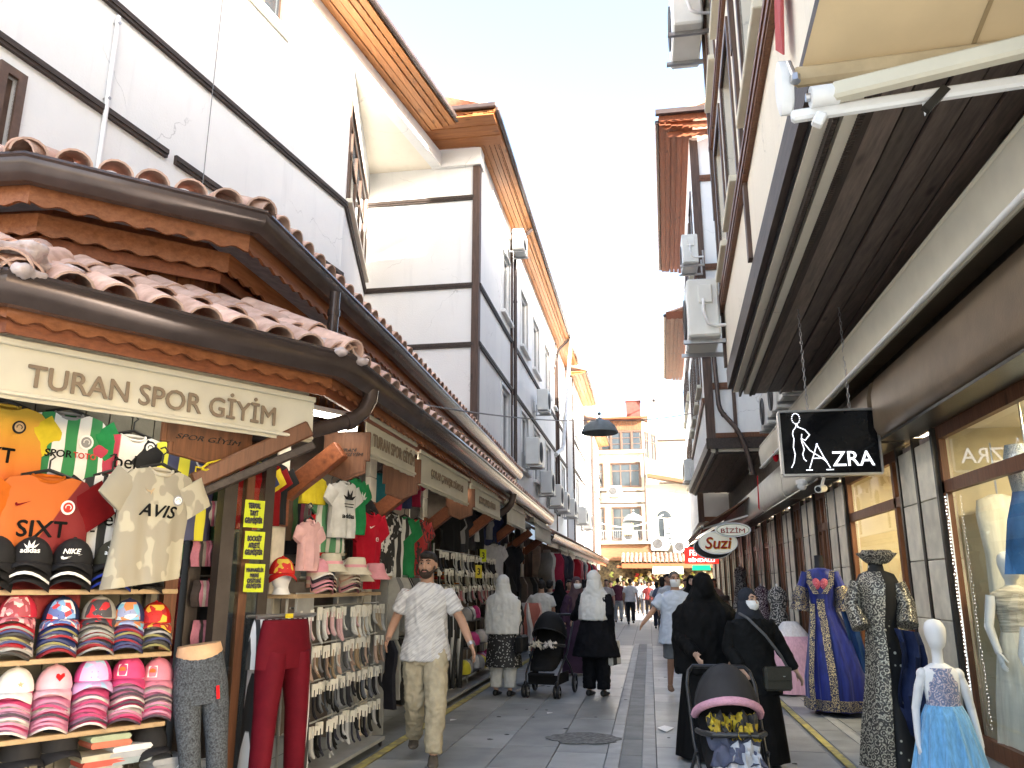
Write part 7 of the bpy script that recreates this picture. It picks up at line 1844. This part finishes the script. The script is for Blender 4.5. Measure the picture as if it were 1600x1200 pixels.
    def legs(s, m, to=.97, name='trousers', r=1.0, fold=.008):
        mb = MB(); loft(mb, [(z, rx * s.w, ry * s.w, 0, 0) for z, rx, ry in ((.8, .165, .12), (.9, .175, .125), (.98, .165, .118), (1.03, .155, .11))], 20)
        for sg in (-1, 1):
            hp, K, A = s.leg[sg]
            if to > .5: pts = [hp + Vector((0, 0, .03)), hp.lerp(K, .4), K, K.lerp(A, .5 * (to - .5) * 2), K.lerp(A, (to - .5) * 2)]; rr = [.1, .098, .078, .07, .064]
            else: pts = [hp + Vector((0, 0, .03)), hp.lerp(K, .5), hp.lerp(K, to * 2)]; rr = [.1, .1, .098]
            mb.tube(pts, [q * r for q in rr], 14)
        return addm(name, remesh(mb, s.vox, 2, fold, (12, 12, 6), s.seed + 5), m, s.t)
    def skirt(s, m, z0, z1=1.02, r0=.24, r1=.165, name='skirt', fa=.06, k=7, ry=.85, cx=0):
        mb = MB(); n_ = 8
        loft(mb, [(z1 + (z0 - z1) * i / n_, r1 + (r0 - r1) * (i / n_) ** .8, (r1 + (r0 - r1) * (i / n_) ** .8) * ry, cx * i / n_, 0, fa * (i / n_)) for i in range(n_ + 1)][::-1], 48, k=k, ph=s.seed)
        return mb.build(name, m, s.t, 60)
    def shoes(s, m=shoe_b):
        for sg in (-1, 1):
            A = s.leg[sg][2]; mb = MB()
            mb.rings([[A + Vector((rx * math.cos(6.283 * k / 12), y, z + rz_ * math.sin(6.283 * k / 12))) for k in range(12)] for y, rx, z, rz_ in ((.075, .02, -.045, .025), (.06, .036, -.035, .042), (.0, .041, -.03, .048), (-.07, .044, -.045, .032), (-.14, .047, -.052, .025), (-.19, .035, -.056, .02), (-.205, .015, -.058, .012))])
            mb.build('shoe', m, s.t, 60)
    def scarf(s, m, length=.45, wide=.27, back=True, name='headscarf', fold=.008, front=.0, face=True, neck=1.0):
        """head covering draped over the shoulders"""
        mb = MB(); V = Vector; h = s.HM; M3 = h.to_3x3().to_4x4(); L = s.ln(1.4)
        mb.ball(h @ V((0, .03, 1.66)), (.094, .1, .107), 18, 12, M3)
        if not face: mb.ball(h @ V((0, -.03, 1.62)), (.08, .095, .12), 18, 12, M3)
        zb = 1.42 - length; hx = h @ V((0, .03, 1.62))
        rs = [(hx.z, .098, .105, hx.x, hx.y), (1.545, .108 * neck, .112 * neck, hx.x * .6, .025 + L), (1.49, .135 * neck, .122, hx.x * .2, .02 + L), (1.43, wide * .8, wide * .5, 0, .012 + L, .02), (1.36, wide * .95, wide * .56, 0, .01 + L, .03), (zb + length * .4, wide, wide * .62, 0, .02 + L * .7, .05), (zb, wide * .95, wide * .64, 0, .03 + L * .5, .07)]
        loft(mb, rs[::-1], 36, k=6, ph=s.seed)
        return addm(name, remesh(mb, max(.009, s.vox), 3, fold, (9, 9, 3.5), s.seed + 2), m, s.t)
# ---- man in the pale striped T-shirt
def streaks(name, a, b):
    m, nt, bs = _nodes(name)
    tc = nt.nodes.new('ShaderNodeTexCoord'); mp = nt.nodes.new('ShaderNodeMapping'); mp.inputs['Rotation'].default_value = (0, R(38), 0); mq = nt.nodes.new('ShaderNodeMapping'); mq.inputs['Scale'].default_value = (7, 7, 85)
    nt.links.new(tc.outputs['Object'], mp.inputs[0]); nt.links.new(mp.outputs[0], mq.inputs[0]); n_ = noise(nt, mq.outputs[0], 1.0, 3)
    nt.links.new(mix(nt, ramp(nt, n_, .42, .6), a, b), bs.inputs['Base Color']); bs.inputs['Roughness'].default_value = .8
    return m
P1 = Person('man in pale grey flecked T-shirt and khaki trousers walking past the sock rack', (-2.06, 7.5, 0), R(14), 1.84, skin1, .0085,
            pose=dict(kl=(.1, -.16, .5), al=(.09, -.2, .1), kr=(-.08, .02, .48), ar=(-.09, .3, .16), el=(.31, -.02, 1.16), wl=(.4, -.14, .95), er=(-.27, .04, 1.17), wr=(-.32, -.16, 1.02), head=R(-16), hip=.93, curl=.6), wide=1.0, sh=.195)
P1.top(streaks('flecked_cotton', (.58, .57, .56), (.40, .39, .40)), .34, .83, 1.12, 1.0, 'tshirt', .011)
P1.legs(mat('khaki_cotton', (.40, .35, .25), .8, spec=.1, var=.15, scale=10, bmp=.2, bscale=140), .98, r=1.02, fold=.014); P1.shoes(flat((.1, .085, .07))); P1.hair(); P1.beard()
W_ = P1.arm[1][2]; MB().tube([W_ + Vector((-.01, .015, .03)), W_ + Vector((0, 0, .005))], .034, 14).build('wristwatch', steel_m, P1.t, 40)
# ---- woman with the white shawl, seen from behind
white_sc = mat('white_voile', (.66, .66, .64), .8, var=.1, scale=5, bmp=.25, bscale=40)
P2 = Person('woman with white headscarf, black dotted tunic and white trousers seen from behind', (-2.12, 11.95, 0), R(172), 1.66, skin2, .012, pose=dict(el=(.25, -.05, 1.15), wl=(.18, -.2, 1.0), er=(-.25, -.05, 1.15), wr=(-.18, -.2, 1.0)), wide=1.12, face=True)
P2.top(blk, .9, .9, 1, 1.1, 'tunic'); P2.skirt(spots('black_dotted_cloth', (.012, .012, .013), (.45, .44, .42), 30, .22), .42, 1.05, .29, .2, 'tunic_skirt', .03)
P2.legs(wht, .95, r=1.35); P2.shoes(); P2.scarf(white_sc, .52, .29, fold=.012)
t = thing('handbag', 'black leather handbag beside the woman in the white shawl', 'bag', (-1.83, 11.8, .72), R(80)); MB().box((0, 0, 0), (.3, .12, .24)).build('body', mat('black_leather', (.015, .015, .015), .35), t, bev=.03); MB().tube([(-.1, 0, .1), (-.08, 0, .24), (0, 0, .3), (.08, 0, .24), (.1, 0, .1)], .01, 6).build('handle', MATS['black_leather'], t, 50)
# ---- woman in black coat with white headscarf
P3 = Person('woman in long black coat and white headscarf holding the black pushchair', (-.8, 12.15, 0), R(165), 1.72, skin2, .012, pose=dict(er=(-.24, .06, 1.15), wr=(-.22, -.06, .88), el=(.28, -.02, 1.16), wl=(.4, -.12, 1.06)), wide=1.08)
blk_coat = mat('black_wool', (.010, .0105, .013), .8, spec=.06, var=.3, scale=8, bmp=.2)
P3.top(blk_coat, .97, .55, 1.55, 1.1, 'coat', .012); P3.legs(blk_coat, .97, r=1.35, fold=.014); P3.shoes(); P3.scarf(white_sc, .36, .25, fold=.012)
t = thing('shopping_bag', 'black and white shopping bag in the right hand of the woman in the black coat', 'bag', (-.55, 12.2, .62), R(70)); MB().prism([(-.16, -.05, -.2), (.16, -.05, -.2), (.15, -.04, .14), (-.15, -.04, .14)], (0, .1, 0)).build('body', smat('bw_bag', 'stripes', (.02, .02, .02), (.6, .6, .58), ax=22), t, bev=.015); MB().tube([(-.08, 0, .13), (-.05, 0, .26), (.05, 0, .26), (.08, 0, .13)], .008, 6).build('handle', black_m, t)
# ---- man with pale shirt and mask
P4 = Person('man in pale blue shirt, grey shorts and white mask walking towards the viewer', (.36, 12.2, 0), R(4), 1.72, skin1, .012, pose=dict(er=(-.33, -.02, 1.2), wr=(-.5, -.2, 1.02), el=(.3, .0, 1.16), wl=(.34, -.1, .92), kl=(.1, -.1, .5), al=(.1, -.12, .08), kr=(-.1, .04, .5), ar=(-.11, .24, .14), head=R(6)), wide=1.12)
P4.top(mat('pale_blue_cotton', (.50, .56, .66), .8, spec=.1, var=.1, scale=6, bmp=.15), .38, .74, 1.05, 1.12, 'shirt', .012); P4.legs(flat((.14, .15, .16)), .46, 'shorts', 1.1); P4.shoes(flat((.2, .13, .09))); P4.hair(mat('grey_hair', (.1, .09, .085), .7), False); P4.mask()
# ---- woman in black chador with the near pushchair
P5 = Person('woman in full black veil pushing the pink-trimmed pushchair', (.5, 8.1, 0), R(6), 1.63, skin2, .012, pose=dict(er=(-.25, -.06, 1.14), wr=(-.17, -.38, 1.0), el=(.25, -.06, 1.14), wl=(.17, -.38, 1.0), tilt=R(8), head=R(12), lean=-.06), wide=1.1, face=True)
chador = mat('black_veil_cloth', (.0085, .0085, .009), .75, spec=.06, var=.3, scale=6, bmp=.2, bscale=60)
P5.top(chador, .98, .8, 1.2, 1.18, 'gown', .012); P5.skirt(chador, .03, 1.05, .34, .2, 'gown_skirt', .05); P5.scarf(chador, .62, .33, fold=.016, face=False, name='veil', neck=1.35)
P5.shoes()
# ---- woman with mask and shoulder bag
P6 = Person('woman in black with white face mask and shoulder bag turning her head', (.88, 7.75, 0), R(14), 1.5, skin2, .01, pose=dict(er=(-.25, .0, 1.14), wr=(-.2, -.2, .98), el=(.31, .02, 1.17), wl=(.44, -.04, .93), head=R(22), kl=(.1, -.12, .5), al=(.1, -.16, .08)), wide=1.14)
P6.top(mat('black_jersey', (.011, .0115, .012), .8, spec=.06, var=.3, scale=10, bmp=.2), .95, .72, 1.15, 1.1, 'coat', .01); P6.skirt(chador, .08, 1.0, .3, .2, 'skirt', .06); P6.scarf(mat('charcoal_scarf', (.03, .033, .042), .8, spec=.06, var=.2, bmp=.3), .2, .2, fold=.006, name='headscarf'); P6.mask(); P6.shoes()
t = thing('shoulder_bag', 'dark olive shoulder bag of the masked woman', 'bag', P6.t.matrix_basis @ Vector((.16, -.22, .88)), R(14)); MB().box((0, 0, 0), (.24, .08, .2)).build('body', mat('olive_leather', (.035, .034, .026), .4, bmp=.3), t, bev=.02); MB().box((0, -.046, .04), (.22, .012, .11)).build('flap', MATS['olive_leather'], t, bev=.005)
b0 = Vector((.1, 0, .08)); MB().tube([(.1, 0, .08), (.02, -.05, .2), (-.1, -.05, .36), (-.22, .02, .5), (-.26, .12, .54)], (.012), 6).build('strap', mat('strap_grey', (.09, .09, .095), .6), t, 60)
MB().lathe([(.012, 0), (.012, .006)], (0.04, -.052, .02), 10).build('clasp', steel_m, t)
# ---- farther people
def far_person(label, px_, py_, Y, rz, H, build, pose=None, skin=skin1, wide=1.0):
    q = AY(px_, py_, Y); p_ = Person(label, (q.x, Y, 0), rz, H, skin, .016, pose=pose, wide=wide, face=math.cos(rz) > 0); build(p_); return p_
walk = dict(kl=(.1, -.12, .5), al=(.1, -.14, .08), kr=(-.1, .05, .5), ar=(-.1, .2, .13))
def b_(p_): p_.top(flat((.66, .66, .68)), .36, .86, 1, 1.06); p_.legs(flat((.03, .03, .035))); p_.shoes(); p_.hair(mat('brown_hair', (.06, .04, .03), .7))
far_person('man in white shirt and dark trousers walking away down the street', 985, 940, 33, R(180), 1.75, b_, walk)
def b_(p_): p_.top(flat((.1, .03, .05)), .36, .86, 1, 1.05); p_.legs(flat((.3, .31, .33))); p_.shoes(); p_.hair()
far_person('man in maroon shirt and grey trousers walking away beside the white-shirted man', 966, 940, 34.5, R(185), 1.78, b_, walk)
def b_(p_): p_.top(flat((.6, .62, .66)), .36, .86, 1, 1.05); p_.legs(flat((.04, .04, .06))); p_.shoes(); p_.hair(back=1)
far_person('dark-haired person in pale T-shirt walking away at the street middle', 1027, 940, 30, R(176), 1.62, b_, walk, skin2)
def b_(p_): p_.top(flat((.55, .56, .58)), .9, .84, 1, 1.06); p_.legs(flat((.06, .06, .07))); p_.shoes(); p_.hair()
far_person('man in white shirt farther back behind the masked man', 1045, 930, 20, R(10), 1.78, b_)
far_person('person in grey shirt far away near the end shops', 1008, 938, 42, R(180), 1.7, b_)
def b_(p_): p_.top(flat((.62, .6, .55)), .4, .86, 1, 1.1); p_.legs(flat((.03, .03, .035))); p_.shoes(); p_.hair()
far_person('man in cream shirt with his back turned by the left shops', 846, 945, 16.5, R(190), 1.62, b_, dict(el=(.3, -.08, 1.2), wl=(.36, -.1, 1.0)), wide=1.12)
def b_(p_): p_.top(flat((.4, .38, .34)), .9, .86, 1, 1.1); p_.legs(flat((.05, .05, .06))); p_.shoes(); p_.hair()
far_person('man in grey-beige shirt just behind the cream-shirted man', 860, 945, 18, R(160), 1.62, b_)
def b_(p_): p_.top(chador, .95, .6, 1.2, 1.15, 'coat'); p_.skirt(chador, .05, 1.0, .3, .2); p_.scarf(chador, .4, .26)
far_person('woman in black standing in the shade by the left shops', 875, 930, 17.5, R(170), 1.62, b_, skin=skin2)
plum = mat('plum_cloth', (.055, .025, .05), .8, var=.3)
def b_(p_): p_.top(plum, .95, .6, 1.2, 1.12, 'coat'); p_.skirt(plum, .05, 1.0, .3, .2); p_.scarf(mat('plum_scarf', (.09, .05, .055), .8, var=.3), .3, .24); p_.mask()
far_person('woman in plum coat and headscarf with white mask coming up the street', 902, 930, 14.8, R(18), 1.66, b_, skin=skin2)
def b_(p_): p_.top(flat((.3, .06, .09)), .95, .6, 1.1, 1.1, 'coat'); p_.skirt(flat((.05, .04, .06)), .05, 1.0, .28, .2); p_.scarf(flat((.4, .12, .16)), .3, .22)
far_person('woman in dark red headscarf behind the black veil', 1103, 905, 22, R(10), 1.72, b_, skin=skin2)
def b_(p_): p_.top(chador, .95, .6, 1.2, 1.1, 'coat'); p_.skirt(chador, .05, 1.0, .3, .2); p_.scarf(chador, .35, .24)
far_person('woman in black headscarf just behind the black veil', 1080, 905, 17, R(0), 1.7, b_, skin=skin2)
for k, (x_, Y, rz, c1, c2, lab, sc_) in enumerate(((955, 38, 0, (.12, .03, .04), (.04, .04, .05), 'person in dark red top coming from the end shops', 1.66), (1040, 36, 10, (.55, .5, .45), (.1, .1, .12), 'person in beige top coming up the right side far away', 1.7), (1000, 45, 180, (.3, .33, .4), (.05, .05, .06), 'person in blue-grey top far beyond the white-shirted man', 1.7), (940, 41, 170, (.03, .03, .03), (.03, .03, .03), 'person in black far away on the left', 1.62), (1052, 43, 5, (.6, .6, .6), (.1, .1, .15), 'person in white top far away on the right', 1.72), (917, 27, 185, (.5, .5, .48), (.05, .05, .06), 'person in light grey top beyond the white headscarf', 1.68), (1014, 40, 0, (.5, .1, .1), (.05, .05, .06), 'person in red top far away at the street middle', 1.64), (1117, 26, 0, (.35, .33, .3), (.05, .05, .05), 'person in drab top by the right doors far away', 1.7),
    (928, 22, 170, (.03, .03, .035), (.03, .03, .03), 'person in black close behind the white headscarf', 1.7), (948, 29, 5, (.45, .43, .4), (.12, .12, .14), 'person in sand top coming along the left side', 1.7), (975, 40, 0, (.6, .6, .6), (.06, .06, .08), 'person in white top seen past the maroon shirt', 1.72), (1036, 24, 175, (.12, .14, .2), (.05, .05, .06), 'person in navy top walking away behind the masked man', 1.74), (1072, 28, 0, (.55, .5, .42), (.07, .06, .06), 'person in cream top on the right beyond the veil', 1.7), (1090, 33, 180, (.06, .06, .07), (.04, .04, .05), 'person in dark top on the right far away', 1.72), (890, 20, 10, (.3, .05, .06), (.05, .05, .05), 'person in brick red top by the left goods', 1.64), (932, 34, 185, (.3, .32, .34), (.06, .06, .07), 'person in grey top far away by the left shops', 1.7), (1021, 47, 0, (.4, .4, .42), (.05, .05, .06), 'person in grey clothes right before the end shops', 1.7), (990, 48, 0, (.05, .05, .06), (.05, .05, .06), 'person in dark clothes right before the end shops', 1.7), (1062, 39, 180, (.6, .58, .55), (.2, .2, .2), 'person in pale clothes far away past the masked man', 1.7))):
    def b_(p_): p_.top(flat(c1), .4, .86, 1, 1.06); p_.legs(flat(c2)); p_.shoes(); p_.hair(back=k % 2)
    far_person(lab, x_, 940, Y, R(rz), sc_, b_, walk, skin2 if k % 2 else skin1)
# seated man in a dark hat
q = AY(1133, 940, 15)
t = thing('stool', 'low stool under the seated man on the right pavement', 'stool', (q.x, 15.1, 0)); MB().lathe([(.17, .4), (.18, .42), (.18, .45), (.02, .455)], n=16).build('seat', brown_w, t, 40)
for a_ in (0, 1.57, 3.14, 4.71): MB().tube([(.13 * math.cos(a_), .13 * math.sin(a_), .4), (.16 * math.cos(a_), .16 * math.sin(a_), 0)], .014, 6).build('leg', brown_w, t)
p_ = Person('seated man in white shirt and dark hat by the right doors', (q.x, 15.1, -.44), R(-12), 1.75, skin1, .014, pose=dict(hip=.93, kl=(.14, -.4, .93), al=(.13, -.42, .53), kr=(-.14, -.4, .93), ar=(-.13, -.42, .53), el=(.25, -.1, 1.16), wl=(.08, -.28, 1.06), er=(-.25, -.1, 1.16), wr=(-.08, -.28, 1.04)), wide=1.1)
p_.top(flat((.62, .6, .56)), .9, .88, 1, 1.1); p_.legs(flat((.04, .04, .045))); p_.shoes(); p_.mask()
MB().lathe([(.15, 1.70), (.152, 1.706), (.09, 1.712), (.085, 1.78), (.06, 1.795), (.02, 1.79)], (0, .02, 0), 20).build('hat', flat((.035, .025, .02)), p_.t, 40)
# ------------------------------------------------------------------ pushchairs
grey_tube = mat('dark_frame_tube', (.05, .052, .055), .35, metal=.4)
def pushchair(label, loc, rz, s, cloth, hood_m, trim=None, blanket=None, lean=0):
    t = thing('pushchair', label, 'pushchair', loc, rz); t.scale = (s,) * 3
    def wheel(x, y, r, wd=.035):
        mb = MB(); mb.rings([[Vector((x + dx, y + rr * math.cos(6.283 * k / 20), r + rr * math.sin(6.283 * k / 20))) for k in range(20)] for dx, rr in ((-wd / 2, r * .72), (-wd / 2, r * .93), (-wd / 4, r), (wd / 4, r), (wd / 2, r * .93), (wd / 2, r * .72))], False, False)
        o = mb.build('wheel', black_m, t, 40)
        mb = MB(); mb.lathe([(.0, 0)] * 0 or [(r * .2, -.02), (r * .2, .02)], n=10)
        M_ = Matrix.Translation((x, y, r)) @ Matrix.Rotation(math.pi / 2, 4, 'Y'); mb.v = [tuple(M_ @ Vector(v)) for v in mb.v]
        for k in range(5): mb.bar((x, y, r), (x, y + r * .8 * math.cos(6.283 * k / 5), r + r * .8 * math.sin(6.283 * k / 5)), .012, .02)
        mb.build('rim', mat('wheel_grey', (.3, .3, .31), .4), o)
    for sg in (-1, 1):
        wheel(sg * .24, -.36, .085); wheel(sg * .19, -.36, .085, .025); wheel(sg * .29, .36, .13)
        MB().tube([(sg * .215, -.36, .1), (sg * .225, -.3, .3), (sg * .25, .1, .55), (sg * .26, .42, .92), (sg * .24, .5, 1.0)], .014, 8).build('side_tube', grey_tube, t, 50)
        MB().tube([(sg * .29, .36, .13), (sg * .27, .2, .35), (sg * .25, -.05, .52)], .013, 8).build('rear_leg', grey_tube, t, 50)
        MB().ball((sg * .215, -.36, .17), (.03, .035, .05)).build('swivel', black_m, t, 60)
    MB().tube([(-.24, .5, 1.0), (-.2, .53, 1.04), (.2, .53, 1.04), (.24, .5, 1.0)], .018, 8).build('handlebar', black_m, t, 50)
    # seat shell
    mb = MB(); loft(mb, [(.34, .17, .1, 0, -.3), (.4, .19, .2, 0, -.18), (.46, .2, .23, 0, -.08), (.55, .21, .2, 0, .04), (.75, .21, .13, 0, .18), (.9, .2, .09, 0, .26), (.93, .17, .06, 0, .27)], 24)
    addm('seat', remesh(mb, .02, 3, .004, seed=2), cloth, t)
    mb = MB(); mb.prism([(-.2, -.26, .16), (.2, -.26, .16), (.22, .28, .16), (-.22, .28, .16)], (0, 0, .02)); 
    for sg in (-1, 1): mb.bar((sg * .21, -.25, .23), (sg * .22, .28, .23), .01, .14)
    mb.bar((-.2, -.26, .22), (.2, -.26, .22), .01, .12); mb.build('basket', cloth, t)
    # hood
    mb = MB(); rs = []; hc = Vector((0, .12, .72)); n_ = 14
    for i in range(11):
        ph = R(175 - 15.2 * i); r_ = []
        bulge = 1 + .015 * math.cos(i * 3.14)
        for k in range(n_ + 1):
            th = math.pi * k / n_; r_.append(hc + Vector((.235 * math.cos(th), -.36 * math.sin(th) * math.cos(ph) * bulge, .36 * math.sin(th) * math.sin(ph) * bulge + .02)))
        rs.append(r_)
    mb.rings(rs, False, False, False); mb.build('hood', hood_m, t, 60)
    for i in (5, 10): 
        MB().tube(rs[i], .008 if i == 5 else (.03 if trim else .01), 8).build('hood_rib' if i == 5 else 'hood_edge', (trim or black_m) if i == 10 else black_m, t, 60)
    MB().tube([(-.23, .05, .64), (-.22, -.16, .66), (-.15, -.3, .67), (.15, -.3, .67), (.22, -.16, .66), (.23, .05, .64)], .02, 8).build('bumper_bar', grey_tube, t, 50)
    MB().bar((-.17, -.36, .3), (.17, -.36, .3), .12, .025).build('footrest', cloth, t)
    for k, (x, w_, y0, z0, y1, z1, m) in enumerate(blanket or ()):
        mb = MB(); rs = []
        for a_ in range(15):
            q = a_ / 14; r1 = []; r2 = []
            for b__ in range(13):
                v = b__ / 12 * 2 - 1
                f_ = .02 * math.sin(v * 7 + q * 5 + k * 2) + .014 * math.sin(v * 15 - q * 9 + k) + .035 * (1 - v * v)
                p = Vector((x + v * w_ * (1 + .12 * math.sin(q * 6 + k)), y0 - .1 + (y1 - y0) * q - f_ * .7, z0 - .02 + (z1 - z0) * q + f_ * .8 + .012 * math.sin(q * 11 + k)))
                r1.append(p); r2.append(p + Vector((0, .012, -.01)))
            rs.append(r1 + r2[::-1])
        mb.rings(rs); mb.build('blanket', m, t, 70)
    return t
blk_cloth = mat('pushchair_black', (.016, .016, .017), .7, spec=.06, var=.2, bmp=.2, bscale=200)
hood_g = mat('pushchair_grey', (.042, .041, .043), .7, spec=.06, var=.15, bmp=.25, bscale=200)
pushchair('black pushchair with pale bundle standing beside the woman in the black coat', (-1.5, 12.15, 0), R(-8), 1.05, blk_cloth, blk_cloth, None, [(-.08, .09, -.1, .7, -.27, .66, crm), (.1, .08, -.1, .7, -.26, .66, flat((.6, .55, .5)))])
pushchair('grey pushchair with pink hood edge pushed by the veiled woman', (.49, 5.9, 0), R(2), .92, blk_cloth, hood_g, mat('pink_fleece', (.62, .33, .43), .9, var=.15, scale=30, bmp=.8, bscale=90), [(-.09, .08, .0, .78, -.18, .68, prt('yellow_print', [(.42, .32, .02), (.03, .03, .03), (.38, .27, .02), (.02, .02, .02)], 26)), (.08, .09, -.02, .78, -.2, .66, MATS['yellow_print']), (.0, .17, -.1, .66, -.3, .5, flat((.09, .1, .15))), (.06, .1, -.2, .62, -.34, .44, flat((.4, .42, .46))), (-.03, .16, -.26, .5, -.38, .3, flat((.6, .58, .62))), (.04, .15, -.3, .4, -.4, .2, flat((.62, .32, .42)))])
# display stand of pink cloths between the shawl and the pushchair
t = thing('clothes_stand', 'low stand of pale pink clothes behind the black pushchair', 'stand', (-1.9, 13.2, 0))
MB().tube([(0, 0, 0), (0, 0, 1.2)], .015, 8).build('post', steel_m, t); MB().lathe([(.22, 0), (.22, .02), (.02, .03)], n=14).build('foot', steel_m, t)
for k in range(6): 
    o = link('garment', GARM, t, (.12 * math.cos(k), .12 * math.sin(k), 1.25), k); setm(o, flat([(.6, .4, .36), (.5, .48, .46), (.3, .1, .08)][k % 3])); o.scale = (1.4, .7, 1)
# ------------------------------------------------------------------ parked motorbike and goods far down the street
for k, (x, z) in enumerate(((.6, 1.0), (1.1, .8), (1.6, 1.1))):
    tag(MB().lathe([(.2, 0), (.28, z * .5), (.22, z), (.05, z + .05)], (x, 45, 0), 14).build('goods_basket', flat(random.choice([(.5, .35, .1), (.4, .1, .08), (.3, .25, .15)])), None, 40), '%s tall basket of goods before the end shops' % ['left', 'middle', 'right'][k], 'basket')
bpy.data.scenes.remove(TMP)
